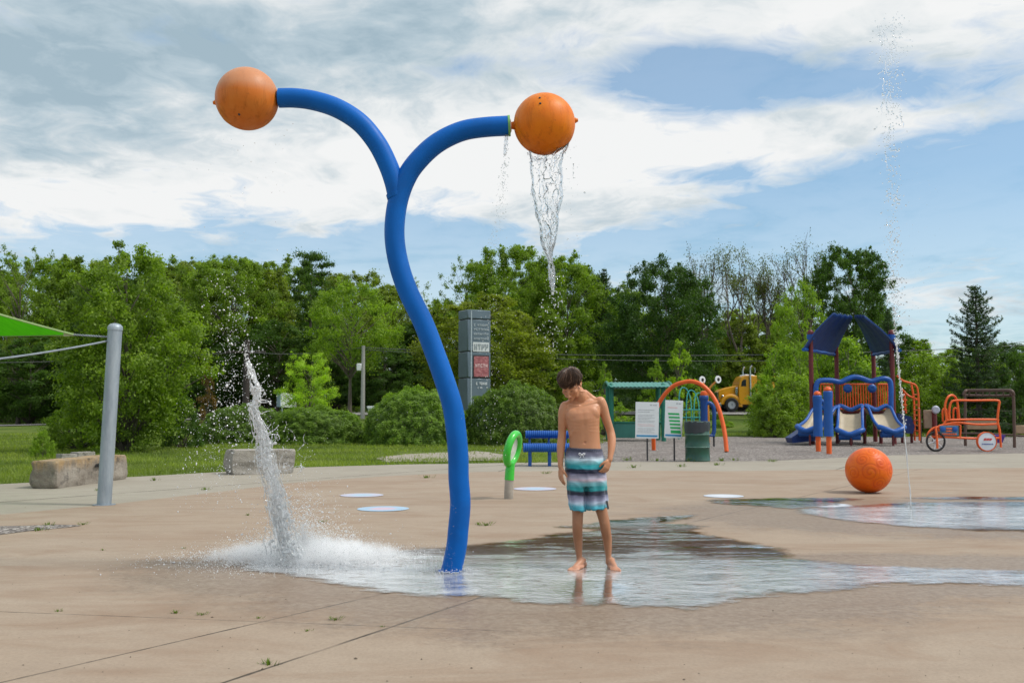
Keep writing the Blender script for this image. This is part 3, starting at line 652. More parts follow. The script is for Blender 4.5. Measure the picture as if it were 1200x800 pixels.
near = [
 ('lacy', 22, 288, 76, 110, 'mid', 'open branched tree with sky between its limbs, at the far left above the green sail'),
 ('woodC', 78, 302, 78, 105, 'mid', 'dense tree between the open branched one at the left edge and the near maple'),
 ('woodB', 130, 322, 75, 90, 'dark', 'dark tree hidden mostly behind the near maple'),
 ('woodA', 215, 306, 77, 105, 'olive', 'olive tree just right of the near maple top'),
 ('woodB', 268, 303, 74, 110, 'mid', 'wide tree behind the dark utility pole'),
 ('woodC', 318, 318, 76, 90, 'olive', 'olive tree between the dark pole and the layered pine'),
 ('pine', 362, 296, 79, 100, 'dark', 'tall pine whose flat level branches stick out over the wood left of the blue pipe'),
 ('woodA', 462, 338, 76, 95, 'olive', 'olive brown tree showing behind the middle of the blue pipe'),
 ('woodC', 492, 372, 72, 80, 'dark', 'dark low tree behind the second hedge'),
 ('lacy', 548, 302, 80, 95, 'mid', 'lacy tree whose thin upper branches stand above the grey pylon sign'),
 ('woodB', 596, 290, 77, 110, 'mid', 'tall tree behind the falling water of the right ball'),
 ('woodA', 665, 300, 76, 110, 'mid', 'tall full tree right of the falling water'),
 ('spruceB', 709, 316, 77, 64, 'blue', 'dark narrow spruce between the tall tree and the big round dark one'),
 ('woodC', 640, 362, 72, 80, 'mid', 'green tree just above the second hedge, behind the boy'),
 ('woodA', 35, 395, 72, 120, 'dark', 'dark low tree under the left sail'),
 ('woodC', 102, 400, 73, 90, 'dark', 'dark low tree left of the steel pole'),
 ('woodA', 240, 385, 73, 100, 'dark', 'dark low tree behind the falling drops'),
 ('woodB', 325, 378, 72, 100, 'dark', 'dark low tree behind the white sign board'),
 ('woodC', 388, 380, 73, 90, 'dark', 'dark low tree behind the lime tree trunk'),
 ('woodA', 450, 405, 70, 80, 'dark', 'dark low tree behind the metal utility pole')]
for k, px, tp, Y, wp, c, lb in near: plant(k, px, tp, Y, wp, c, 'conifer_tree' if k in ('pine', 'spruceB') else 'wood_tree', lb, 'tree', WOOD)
for q, (k, px, tp, c) in enumerate([('woodB', -118, 296, 'mid'), ('woodA', -215, 305, 'olive'), ('woodC', -320, 300, 'mid'), ('woodB', -430, 310, 'dark'), ('woodA', -560, 300, 'mid'), ('woodB', -700, 306, 'mid'), ('woodA', 1345, 392, 'mid'), ('woodC', 1440, 385, 'dark'), ('woodB', 1540, 380, 'mid'), ('woodA', 1660, 372, 'mid')]):
    plant(k, px, tp, 78, 130, c, 'wood_tree', 'tree of the wood outside the picture, ' + ORD[q] + ' of the unseen ones', 'tree', WOOD)
plant('maple', 148, 289, 27.5, 186, 'mid', 'maple_tree', 'young dense maple branching to the ground behind the steel pole', 'tree', None, base=0)
plant('lightT', 410, 328, 60, 120, 'fresh', 'broadleaf_tree', 'bright green tree with a bare pinkish trunk beside the metal utility pole', 'tree', None)
plant('light', 362, 412, 47, 72, 'lime', 'small_tree', 'small lime green tree in front of the white sign board', 'tree', None)
plant('woodA', 572, 345, 58, 150, 'yellow', 'broadleaf_tree', 'broad yellow green tree behind the grey pylon sign', 'tree', None)
plant('sapling', 244, 428, 46, 34, 'brown', 'small_tree', 'slim reddish brown young tree behind the first hedge', 'tree', None)
plant('bigdome', 778, 304, 64, 146, (.040, .088, .012), 'broadleaf_tree', 'large round dark green tree behind the orange arch', 'tree', None)
BARE = 'half bare trees against the sky'
for k, px, tp, Y, wp, lb in [('bare0', 838, 288, 74, 120, 'nearly leafless tree just right of the big round dark tree'), ('bare1', 880, 284, 73, 130, 'half bare tree in the middle of the leafless row'), ('bare2', 915, 298, 75, 120, 'thinly leaved tree in the leafless row, left of the tallest bare one'), ('bare0', 945, 278, 76, 120, 'tallest bare tree of the leafless row, above the play structure')]:
    plant(k, px, tp, Y, wp, (.085, .105, .022), 'bare_tree', lb, 'tree', BARE)
plant('woodB', 1000, 290, 70, 92, 'dark', 'dark_tree', 'dark spreading tree rising behind the play structure roof', 'tree', None)
plant('light', 938, 330, 56, 72, 'fresh', 'broadleaf_tree', 'bright green tree left of the play structure roof', 'tree', None)
plant('woodC', 868, 372, 75, 90, 'olive', 'wood_tree', 'olive tree under the leafless row, above the truck', 'tree', WOOD)
plant('woodA', 905, 392, 76, 80, 'mid', 'wood_tree', 'green tree behind the cab of the truck', 'tree', WOOD)
plant('spruceB', 1043, 362, 52, 44, 'blue', 'spruce_tree', 'slim dark spruce behind the right side of the play structure', 'tree', None)
plant('spruce', 1147, 336, 43, 108, (.036, .068, .030), 'spruce_tree', 'pointed dark spruce alone against the sky at the right', 'tree', None)
YNG = 'young yellow green trees beyond the playground'
for px, tp, Y, wp, c, lb in [(795, 398, 52, 60, 'lime', 'taller yellow green young tree above the orange arch'), (838, 408, 74, 56, 'lime', 'yellow green young tree between arch and truck'), (770, 420, 53, 44, 'fresh', 'small young tree above the green shelter roof'), (708, 424, 42, 40, 'fresh', 'slender young tree beside the left post of the green shelter'), (866, 396, 74, 50, 'fresh', 'young tree directly above the hood of the truck'), (727, 470, 44, 40, 'fresh', 'low leafy young tree under the green shelter roof')]:
    plant('sapling', px, tp, Y, wp, c, 'young_tree', lb, 'tree', YNG)
HG = 'clipped round hedges on the lawn'
plant('hedge', 372, 474, 34, 118, 'hedge', 'hedge', 'right hand rounded mound of the low hedge behind the splash', 'hedge', HG, rz=.3)
plant('hedge', 290, 472, 35, 124, (.085, .145, .022), 'hedge', 'darker left mound of the low hedge, behind the column of water', 'hedge', HG, rz=1.2)
plant('hedge', 490, 452, 33, 128, 'hedge', 'hedge', 'rounded hedge directly behind the blue pipe', 'hedge', HG, rz=2.2)
plant('hedge', 604, 446, 33.5, 126, (.09, .15, .022), 'hedge', 'rounded dark hedge behind the bench, beside the pylon sign', 'hedge', HG, rz=4.0)
for px, tp, Y, wp, c, lb in [(95, 452, 28.5, 80, 'mid', 'leafy shrub at the left foot of the near maple'), (215, 462, 30, 52, 'dark', 'small dark shrub at the right foot of the near maple'), (52, 503, 24, 30, 'fresh', 'low weedy clump on the lawn under the sail'),
    (918, 402, 46, 84, 'fresh', 'bright bush hiding the rear of the yellow truck'), (925, 436, 42, 100, 'mid', 'broad green bush left of the play structure'), (985, 392, 46, 110, 'fresh', 'tall bright bush seen between the play structure posts'), (905, 462, 41, 50, 'mid', 'low bush in front of the truck rear'),
    (1080, 412, 47, 90, 'mid', 'bush behind the orange ladder climber'), (1010, 430, 44, 70, 'dark', 'dark bush low behind the slides'), (1125, 420, 45, 84, 'mid', 'bush at the left foot of the lone spruce'), (1190, 408, 44, 70, 'dark', 'dark bush at the right edge beside the spruce'), (1235, 398, 46, 80, 'mid', 'bush beyond the right edge of the playground'),
    (896, 436, 60, 36, 'fresh', 'leafy bush right in front of the cab of the truck'), (845, 490, 50, 30, 'fresh', 'low bush by the road under the truck'), (690, 492, 48, 60, 'dark', 'low dark bush behind the boy'), (748, 487, 50, 60, 'dark', 'dark bush under the green shelter roof'), (820, 480, 58, 60, 'mid', 'bush at the roadside behind the cup tower')]:
    plant('shrub', px, tp, Y, wp, c, 'shrub', lb, 'shrub', 'loose shrubs round the lawn and playground')
# understory closing the foot of the wood, beyond the road
for i, px in enumerate(range(-70, 1330, 78)):
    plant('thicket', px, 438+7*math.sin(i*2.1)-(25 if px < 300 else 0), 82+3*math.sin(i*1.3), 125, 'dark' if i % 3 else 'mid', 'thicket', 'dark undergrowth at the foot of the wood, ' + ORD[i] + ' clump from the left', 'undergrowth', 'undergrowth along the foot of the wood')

# ---------------------------------------------------------------- lawn grass and weeds
def grass_blades():
    rng = np.random.default_rng(7); n = 150000
    Y = 14.6*np.exp(rng.uniform(0, 1, n)*math.log(46/14.6)); X = rng.uniform(-.62, .62, n)*Y
    edge = np.interp(X/Y, [(p-600)/1166.7 for p in (-200, 0, 200, 350, 470, 600, 655, 690, 730)], [15.4, 15.4, 17.8, 19.8, 20.9, 21.7, 21.9, 30, 40])
    edge = np.where(X/Y > .1, 42, edge)
    keep = (Y > edge+rng.normal(size=n)*.06) & ~((np.abs(X-(-1.55))<1.45) & (np.abs(Y-25.4)<2.0) & (rng.uniform(0, 1, n) > .2))
    X, Y = X[keep], Y[keep]; n = len(X)
    cl = np.array([mn.noise(Vector((a*.6, b*.6, 0))) for a, b in zip(X, Y)]); h = np.clip(.05+.05*cl+rng.uniform(0, .05, n), .02, .2)*(1+(np.abs(Y-edge[keep]) < .3)*.7)
    a = rng.uniform(0, 6.28, n); w_ = rng.uniform(.004, .009, n)*(Y/18); dx, dy = np.cos(a)*w_, np.sin(a)*w_; l = rng.normal(size=(n, 2))*h[:, None]*.5
    Z = gz(X, Y)-.02
    V = np.stack([np.stack([X-dx, Y-dy, Z], 1), np.stack([X+dx, Y+dy, Z], 1), np.stack([X+l[:, 0], Y+l[:, 1], Z+h], 1)], 1).reshape(-1, 3)
    me = np_mesh('grass', V, np.arange(3*n).reshape(-1, 3), M_leaf, np.clip(.5+cl*.8+rng.uniform(-.3, .3, n), 0, 1)); o = bpy.data.objects.new('grass', me); COL.objects.link(o); o.color = (.15, .20, .03, 1)
    tag(o, 'short green grass of the lawn', 'grass', kind='stuff')
grass_blades()
def weed_mesh(seed, n=26, h=.06):
    rng = np.random.default_rng(seed); V = []; 
    for i in range(n):
        a = rng.uniform(0, 6.28); r = abs(rng.normal())*.03; b = np.array([math.cos(a)*r*1.6, math.sin(a)*r*.6, 0]); hh = h*rng.uniform(.3, 1.1); lean = np.array([math.cos(a), math.sin(a), 0])*hh*rng.uniform(.2, .9); sd = np.array([-math.sin(a), math.cos(a), 0])*.0045
        V += [b-sd, b+sd, b+lean*.6+sd*1.3+[0, 0, hh*.7], b+lean+[0, 0, hh]]
    return np_mesh('weed', np.array(V), np.arange(4*n).reshape(-1, 4), M_leaf, rng.uniform(0, 1, n))
wm = [weed_mesh(s) for s in range(4)]
wpos = [(237, 721, .6), (205, 719, .7), (68, 717, .5), (303, 725, .4), (393, 727, .7), (314, 779, .9), (57, 616, 1.3), (45, 622, 1.2), (97, 615, .9), (180, 563, 1.2), (115, 575, .9), (240, 574, .9), (378, 612, .8), (120, 645, .5), (215, 643, .4), (360, 740, .4), (569, 616, 1.3), (560, 615, .9), (448, 735, .3), (500, 560, 1.2), (640, 555, 1.0), (742, 548, 1.6), (798, 547, 1.4), (840, 545, 1.3), (700, 540.5, 1.8), (715, 540, 1.6), (735, 539.5, 1.8), (770, 540, 1.6), (812, 540.5, 1.8), (845, 540, 1.9), (860, 539.5, 1.5), (510, 692, .35), (905, 541, 1.3), (290, 604, .8), (620, 700, .2)]
for i, (px, py, s) in enumerate(wpos):
    p = gp(px, py); o = bpy.data.objects.new('weed', wm[i % 4]); COL.objects.link(o); o.location = (p.x, p.y, .004); o.rotation_euler.z = 0.3*math.sin(i); s *= .55 if py > 600 else .8; o.scale = (s*1.2, s*1.2, s); o.color = (.09, .14, .02, 1)
    tag(o, 'small green weed tuft growing from a joint in the concrete', 'weed', 'weeds in the joints of the concrete')

def debris():
    rng = np.random.default_rng(77); P = []; r = []
    for k in range(420):
        y = 4.0+rng.exponential(2.6); x = rng.uniform(-.55, .55)*y; P.append([x, y, .006]); r.append(rng.uniform(.0012, .0042)*(1 if rng.uniform() < .93 else 2))
    P = np.array(P); r = np.array(r); n = len(P); b = np.array([[1, 0, 0], [0, 1, 0], [-1, 0, 0], [0, -1, 0], [0, 0, .6]], float); f = np.array([[0, 1, 4], [1, 2, 4], [2, 3, 4], [3, 0, 4]])
    V = P[:, None]+b[None]*(r[:, None]*rng.uniform(.5, 1.5, (n, 3)))[:, None]; F = f[None]+(np.arange(n)*5)[:, None, None]
    o = bpy.data.objects.new('grit', np_mesh('grit', V.reshape(-1, 3), F.reshape(-1, 3), paint('grit_brown', (.10, .075, .05), .9))); COL.objects.link(o); tag(o, 'tiny bits of grit and dry leaf on the concrete', 'grit', kind='stuff')
debris()
# ================================================================ objects
M_blue = paint('blue_powder_coat', (.001, .118, .47), .46, .12, 3, .05, dirt=(.35, (.01, .07, .26)), Specular_IOR_Level=.2)
M_pblue = paint('blue_plastic', (.004, .085, .36), .42, .15, 4, .04)
M_navy = paint('navy_plastic', (.006, .03, .15), .45, .2, 4, .05)
M_orange = paint('orange_paint', (.78, .115, .012), .42, .1, 6, .04)
M_maroon = paint('maroon_paint', (.13, .012, .014), .45, .15, 5, .03)
M_steel = paint('galvanised_steel', (.30, .34, .38), .5, .16, 7, .08, .55)
M_dark = paint('dark_metal', (.03, .03, .032), .5)
M_tan = paint('tan_plastic', (.46, .38, .26), .5, .1, 4)
M_white = paint('white_paint', (.78, .79, .80), .5, .05)
M_brown = paint('brown_metal', (.10, .055, .04), .5)
M_teal = paint('green_powder_coat', (.010, .16, .11), .45, .12, 4)
M_rubber = paint('black_rubber', (.018, .018, .018), .75)

# ---- big blue pipe with two hanging balls
YP = gp(529, 671).y
def ball_mat(name, base, deep, fade=False):
    t = NT(name); o = t.obj(); n = t.noise(o, 5, 6, .65, .5); st = t.noise(t.vm('MULTIPLY', o, (22, 22, 1.4)), 1, 5, .7, .4); sp = t.noise(o, 40, 3, .8)
    c = t.mix(t.mr(n, .3, .7), base, deep); c = t.mix(t.mr(st, .52, .7, 0, .55), c, tuple(x*.5 for x in deep)); c = t.mix(t.mr(sp, .66, .74, 0, .5), c, (.16, .05, .02))
    if fade: c = t.mix(t.mr(t.math('ADD', t.sep(o)[2], t.math('MULTIPLY', t.noise(o, 6, 4), .05)), .03, .10, 0, .6), c, (.56, .29, .17))
    return t.fin(t.pbr(c, t.mr(n, .3, .7, .35, .6), 0, t.bump(st, .12, .01), Specular_IOR_Level=.3))
M_ballL = ball_mat('orange_fibreglass_faded', (.64, .20, .03), (.60, .14, .008), True); M_ballR = ball_mat('orange_fibreglass', (.80, .22, .004), (.72, .155, .003))
sf = thing('spray_arch', (gp(529, 671).x, YP, 0), 'tall curving blue pipe forking into two arms, an orange ball at each end', 'water feature')
stem = cr([(525, 679), (529, 668), (535, 640), (537, 620), (539.5, 590), (537.5, 560), (537, 535), (534.5, 505), (530, 475), (519, 440), (509, 412), (496, 378), (478, 341), (467.5, 310), (462.5, 280), (463.5, 252), (469, 226), (479, 203), (492, 186), (508, 171), (526, 160), (546, 152.5), (570, 149), (596, 147.5)], 6)
mb = MB(); mb.tube([at(p[0], p[1], YP) for p in stem], .0725, 32); mb.build('main_pipe', M_blue, sf)
arm = cr([(327, 115), (345, 115), (365, 117.5), (388, 124), (408, 134), (426, 148), (443, 170), (455, 194), (462, 214), (466, 232)], 6)
mb = MB(); mb.tube([at(p[0], p[1], YP) for p in arm], .0705, 32); mb.build('side_arm', M_blue, sf)
a0, a1 = at(467, 240, YP), at(457, 219, YP)
mb = MB(); mb.tube([at(464, 226, YP)+Vector((0, 0, .0)), at(465.5, 231, YP)], [.0735, .0735], 32); mb.build('weld_collar', M_blue, sf)
# base plate with bolts, mostly under water
bp = gp(527, 672); mb = MB(); mb.lathe([(.0, .0), (.084, .0), (.084, .006), (.08, .008), (0, .008)], (bp.x, YP, .012), 32); mb.build('base_plate', M_blue, sf)
for k in range(6):
    a = k*math.pi/3; mb = MB(); mb.lathe([(0, .0), (.011, .0), (.011, .012), (.006, .016), (0, .016)], (bp.x+.095*math.cos(a), YP+.095*math.sin(a), .006), 6); mb.build('bolt', M_steel, sf)
def pball(cx, cy, rpx, m, side, parts):
    c = at(cx, cy, YP); r = rpx/FPX*(c-cam.location).length
    mb = MB(); M = Matrix.Rotation(R(12*side), 3, 'Y')
    # two moulded halves meeting in a raised seam
    prof = []
    for i in range(41):
        a = math.pi*i/40-math.pi/2; q = r*(1+.006*math.exp(-(a/.035)**2)); prof.append((max(0, q*math.cos(a)), q*math.sin(a)))
    mb.lathe(prof, (0, 0, 0), 64, Matrix.Rotation(R(78), 3, 'X') @ M)
    b = mb.build('ball', m, sf, ang=60); b.matrix_basis = parent_world(sf).inverted() @ Matrix.Translation(c)
    mb = MB(); e = Vector((side, 0, .12 if side > 0 else -.12)).normalized()
    mb.tube([c+e*(r*.97), c+e*(r+.006), c+e*(r+.012), c+e*(r+.022)], [.020, .020, .015, .012], 16); n_ = mb.build('nub', M_ballR, None); put(n_, b)
    mb = MB(); s = -e*1; s = (at(596, 147.5, YP)-c).normalized() if side > 0 else (at(328, 115, YP)-c).normalized()
    mb.tube([c+s*(r*.93), c+s*(r+.03), c+s*(r+.075)], [.034, .022, .02], 16); mb.build('axle', M_ballR if side > 0 else paint('brass', (.5, .33, .08), .35, metal=.9), sf)
    for (dx, dz) in parts:
        d = Vector((dx, -math.sqrt(max(.01, 1-dx*dx-dz*dz)), dz)); mb = MB(); mb.ell(c+d*r*.995, .009, 10, 6); h_ = mb.build('drain_hole', M_dark, None); put(h_, b)
    return c, r
cL, rL = pball(289.5, 116, 34.2, M_ballL, -1, [(-.05, -.72)])
cR, rR = pball(638, 145.5, 35.2, M_ballR, 1, [(-.17, .62), (-.16, .40)])
mb = MB(); e = (at(596, 147.5, YP)-at(590, 147.8, YP)).normalized(); q = at(596, 147.5, YP)
mb.tube([q-e*.004, q+e*.012], [.076, .076], 32); mb.build('end_ring', paint('green_ring', (.16, .42, .12), .5), sf)
mb = MB(); mb.tube([q+e*.012, q+e*.02], [.055, .04], 24); mb.build('end_cap', M_white, sf)

# ---- orange ball on the ground with moulded spirals
p = gp(1018.5, 577.5); r = 26.2/FPX*p.y
def gball_mat():
    t = NT('orange_ball_plastic'); o = t.obj(); n = t.noise(o, 5, 5, .65); a = t.n('ShaderNodeAttribute', attribute_name='groove').outputs['Fac']
    c = t.mix(t.mr(n, .3, .7), (.82, .165, .002), (.72, .085, .001)); c = t.mix(t.math('MULTIPLY', a, .45), c, (.50, .04, .002))
    st = t.noise(t.vm('MULTIPLY', o, (1, 1, 2.5)), 3.2, 5, .7, .6); c = t.mix(t.mr(st, .52, .68, 0, .45), c, (.50, .05, .005))
    return t.fin(t.pbr(c, t.mr(n, .3, .7, .28, .5), 0, None, Specular_IOR_Level=.35))
def ground_ball():
    mb = MB(); mb.ell((0, 0, 0), r, 200, 130); V = np.array(mb.v); rng = np.random.default_rng(3)
    cs = []; 
    for (dx, dz) in [(-.28, -.05), (.22, .38), (-.52, .50), (.72, .05), (.15, -.55), (-.85, -.1), (0, .85), (.6, -.6)]:
        y = -math.sqrt(max(.02, 1-dx*dx-dz*dz)); cs.append(Vector((dx, y, dz)).normalized())
    for k in range(12): cs.append(Vector((rng.normal(), abs(rng.normal())+.1, rng.normal())).normalized())
    g = np.zeros(len(V)); N = V/np.linalg.norm(V, axis=1, keepdims=True)
    for i, c in enumerate(cs):
        d = np.arccos(np.clip(N @ np.array(c), -1, 1)); u = np.array(c.orthogonal().normalized()); w_ = np.cross(np.array(c), u); ph = np.arctan2(N @ w_, N @ u)
        R0 = .44 if i == 0 else .34; s = (d/(R0/2.2)*2*math.pi - ph*(1 if i % 2 else -1))
        q = np.exp(-((np.mod(s, 2*math.pi)-math.pi)/.95)**2)*(d < R0)*np.clip(d/.03, 0, 1); g = np.maximum(g, q*np.clip((R0-d)/.03, 0, 1))
    V = N*(r*(1-.011*g))[:, None]; mb.v = [tuple(v) for v in V]; o = mb.build('play_ball', gball_mat(), ang=80)
    a = o.data.attributes.new('groove', 'FLOAT', 'POINT'); a.data.foreach_set('value', g.astype(np.float32)); o.location = (p.x, p.y, r+.004)
    tag(o, 'orange ball with moulded spirals lying on the concrete', 'ball')
ground_ball()

# ---- steel pole, sail and its cables
pb = gp(122, 591.5); pt = at(135, 384, pb.y-.0); rp = 8.0/FPX*pb.y
M_galv = (lambda: (lambda t, o: t.fin(t.pbr(t.mix(t.mr(t.noise(t.vm('MULTIPLY', o, (6, 6, 1.2)), 2, 6, .7), .35, .65), (.27, .32, .37), (.40, .45, .49)), .5, .45, t.bump(t.noise(o, 30, 3), .06, .01))))(*(lambda t: (t, t.obj()))(NT('brushed_pole'))))()
po = thing('shade_pole', (pb.x, pb.y, 0), 'thick leaning galvanised steel pole beside the stone block', 'pole')
mb = MB(); d = (pt-pb).normalized(); mb.tube([pb, pb.lerp(pt, .5), pt], rp, 32, cap=True); mb.build('tube', M_galv, po)
mb = MB(); mb.tube([pt-d*.03, pt, pt+d*.02, pt+d*.045, pt+d*.055], [rp*1.07, rp*1.07, rp*1.0, rp*.7, rp*.25], 32); mb.build('cap', M_galv, po)
mb = MB(); hk = at(128.5, 395, pb.y-.0); mb.tube([hk+Vector((.06, 0, 0)), hk, hk+Vector((-.04, 0, .005))], [.014, .012, .012], 10); mb.build('eye_bolt', M_steel, po)
mb = MB(); mb.lathe([(rp+.05, 0), (rp+.05, .006), (0, .006)], (pb.x, pb.y, .004), 24); mb.build('base_collar', M_steel, po)
def sail():
    sl = thing('shade_sail', at(85, 392, pb.y), 'bright green fabric shade sail stretched to a corner at the steel pole', 'shade sail')
    C0 = at(86, 392, pb.y); A = at(-260, 270, 9.3); B = at(-330, 383, 21.0); n = 24; V = []; F = []
    for i in range(n+1):
        for j in range(i+1):
            a = 1-i/n; b = j/n; c = i/n-j/n; P = C0*a+A*c+B*b
            # edges drawn in towards the middle, a slight saddle
            cen = (C0+A+B)/3; pull = 4*(a*c*.09*(b < 1)+a*b*.10+c*b*.09); edge = pull*(1-3*min(a, b, c)*1.0); P = P.lerp(cen, max(0, edge)*.8); P.z -= .30*a*b*1.5 + .12*c*a
            V.append(P)
    idx = lambda i, j: i*(i+1)//2+j
    for i in range(n):
        for j in range(i+1):
            F.append((idx(i, j), idx(i+1, j), idx(i+1, j+1)))
            if j < i: F.append((idx(i, j), idx(i+1, j+1), idx(i, j+1)))
    mb = MB(); mb.add(V, F); mb.add([v-Vector((0, 0, .004)) for v in V], [f[::-1] for f in F])
    t = NT('sail_fabric'); o = t.obj(); wv = t.noise(t.vm('MULTIPLY', o, (40, 3, 3)), 1, 4); c = t.mix(t.mr(wv, .4, .6), (.16, .55, .004), (.20, .62, .008))
    dd = t.pbr(c, .7); tl = t.n('ShaderNodeBsdfTranslucent'); t.l(c, tl.inputs[0]); m = t.n('ShaderNodeMixShader'); m.inputs[0].default_value = .6; t.l(dd, m.inputs[1]); t.l(tl.outputs[0], m.inputs[2])
    mb.build('fabric', t.fin(m.outputs[0]), sl)
    mb = MB(); mb.tube([V[idx(i, 0)] for i in range(n+1)], .012, 6); mb.build('edge_hem', paint('hem', (.28, .40, .16), .7), sl)
    mb = MB(); mb.tube([V[idx(i, i)] for i in range(n+1)], .012, 6); mb.build('edge_hem', paint('hem_b', (.28, .40, .16), .7), sl)
    mb = MB(); mb.slab([C0+Vector((-.12, 0, .035)), C0+Vector((.02, 0, .012)), C0+Vector((.02, 0, -.012)), C0+Vector((-.12, 0, -.02))], (0, .012, 0)); mb.build('corner_plate', paint('webbing', (.55, .50, .42), .7), sl)
    mb = MB(); P0 = C0; P1 = hk+Vector((-.04, 0, .005)); m_ = 26
    for s in range(2): mb.tube([P0.lerp(P1, i/m_)+Vector((0, math.cos(i*1.5+s*3.14)*.008, math.sin(i*1.5+s*3.14)*.008)) for i in range(m_+1)], .006, 6)
    mb.build('tension_chain', M_steel, sl)
sail()
mb = MB(); a, b = at(128, 399, pb.y), at(-200, 436, 9.0)
mb.tube([a.lerp(b, t_)-Vector((0, 0, .25*t_*(1-t_))) for t_ in np.linspace(0, 1, 16)], .011, 6); tag(mb.build('guy_cable', M_steel, origin=a), 'thin steel cable running low from the leaning pole to the left', 'cable')

# ---- stone blocks
def stone_mat(name, c1, c2, stain):
    t = NT(name); o = t.obj(); X, Y, Z = t.sep(o)[:3]; n = t.noise(o, 3, 7, .7, .4); f = t.noise(o, 22, 5, .75); v = t.noise(t.vm('MULTIPLY', o, (7, 7, 1.2)), 1.2, 5, .7)
    c = t.mix(t.mr(n, .35, .65), c1, c2); c = t.mix(t.math('MULTIPLY', t.mr(t.math('ADD', Z, t.math('MULTIPLY', v, .25)), .36, .50, 0, .85), t.mr(v, .3, .6, .2, 1)), c, stain)
    c = t.mix(t.mr(t.noise(o, 5, 5, .7), .54, .66, 0, .75), c, (.10, .09, .08)); c = t.mix(t.mr(f, .55, .75, 0, .5), c, tuple(x*.4 for x in c1))
    return t.fin(t.pbr(c, .92, 0, t.bump(t.math('ADD', n, f), .8, .03), Specular_IOR_Level=.2))
M_stone = stone_mat('weathered_stone', (.22, .185, .15), (.36, .32, .27), (.44, .29, .14)); M_stone2 = stone_mat('grey_stone', (.28, .26, .23), (.40, .37, .33), (.36, .33, .28))
def rock(name, a, b, h0, h1, dep, mat, seed, label, cat, amp=.03, group=None, z=0.0, under=.03):
    """rough quarried block whose front foot runs from ground point a to b"""
    a = Vector((a.x, a.y, z)); b = Vector((b.x, b.y, z)); L = (b-a).length; u = (b-a).normalized(); v = Vector((-u.y, u.x, 0))
    if v.y < 0: v = -v
    nx, ny, nz = 34, 14, 14; mb = MB(); V = {}; vs = []; fs = []
    def P(i, j, k):
        key = (i, j, k)
        if key not in V:
            x, y, zz = i/nx, j/ny, k/nz; h = h0+(h1-h0)*x
            cx, cy, cz = (abs(2*x-1))**24, (abs(2*y-1))**12, (abs(2*zz-1))**12; rd = (cx*cy+cy*cz+cx*cz)*.018
            q = Vector((x*L, y*dep, zz*h)); ctr = Vector((L/2, dep/2, h/2)); q = q.lerp(ctr, rd)
            n = mn.fractal(Vector((q.x*2.2+seed*9, q.y*2.2, q.z*2.6)), 1.0, 2.1, 5)*amp; n2 = mn.fractal(Vector((q.x*1.9, q.y*2.2+seed*5, q.z*5+3)), 1.0, 2.1, 5)*amp
            q += Vector((n, n2, n*.35 if k else 0)); q.z = max(q.z, 0)+0.0
            if k == 0: q.z = max(0, under*math.sin(x*3.3))*0
            if k < 3: q = q+(ctr-q)*(.012*(3-k)*(.5+mn.noise(Vector((x*6, y*3, seed)))))*Vector((1, 1, 0)).length*.6
            V[key] = len(vs); vs.append((u*q.x+v*q.y+Vector((0, 0, max(q.z, 0)))))
        return V[key]
    for i in range(nx):
        for k in range(nz):
            for j in (0, ny): fs.append((P(i, j, k), P(i+1, j, k), P(i+1, j, k+1), P(i, j, k+1)))
        for j in range(ny):
            for k in (0, nz): fs.append((P(i, j, k), P(i+1, j, k), P(i+1, j+1, k), P(i, j+1, k)))
    for j in range(ny):
        for k in range(nz):
            for i in (0, nx): fs.append((P(i, j, k), P(i, j+1, k), P(i, j+1, k+1), P(i, j, k+1)))
    mb.add(vs, fs); o = mb.build(name, mat, ang=35); o.location = a; tag(o, label, cat, group); return o, u, v, L
def text_part(txt, size, mat, parent, M, name='lettering', ext=.002, shear=0.0, align='LEFT', wide=1.0):
    cu = bpy.data.curves.new('tmp', 'FONT'); cu.body = txt; cu.size = size; cu.extrude = ext; cu.shear = shear; cu.align_x = align
    ob = bpy.data.objects.new('tmp', cu); COL.objects.link(ob); dg = bpy.context.evaluated_depsgraph_get(); dg.update()
    me = bpy.data.meshes.new_from_object(ob.evaluated_get(dg)); bpy.data.objects.remove(ob); me.name = name; me.materials.clear(); me.materials.append(mat)
    o = bpy.data.objects.new(name, me); COL.objects.link(o); o.matrix_basis = M @ Matrix.Diagonal((wide, 1, 1, 1))
    if parent is not None: put(o, parent)
    return o
def face_M(org, u, up=Vector((0, 0, 1))):
    """matrix with local x=u, y=up, z=outward (towards camera)"""
    n = u.cross(up).normalized(); M = Matrix((u, up, n)).transposed().to_4x4(); M.translation = org; return M
o, u, v, L = rock('stone_block', gp(65.5, 572.5), gp(150, 560.5), .40, .40, .42, M_stone, 1, 'long weathered stone block with orange stained top and dark script lettering', 'stone block')
text_part('celeb', .115, paint('black_lettering', (.02, .02, .02), .8), o, face_M(Vector(o.location)+u*(L*.47)-v*.035+Vector((0, 0, .25)), u), shear=.5, ext=.012)
o, u, v, L = rock('stone_block', gp(273, 556.5), gp(345, 554), .43, .42, .55, M_stone2, 2, 'rough pale grey stone block half hidden behind the column of water', 'stone block', .045)
rock('stone_slab', gp(72.5, 538.5), gp(91, 537.8), .13, .12, .3, M_stone2, 3, 'low darker stone slab on the grass behind the stained block, the left one', 'stone slab', .02)
rock('stone_slab', gp(92, 537.5), gp(112, 536.5), .15, .15, .3, M_stone2, 4, 'low paler stone slab on the grass behind the stained block, next to the steel pole', 'stone slab', .02)

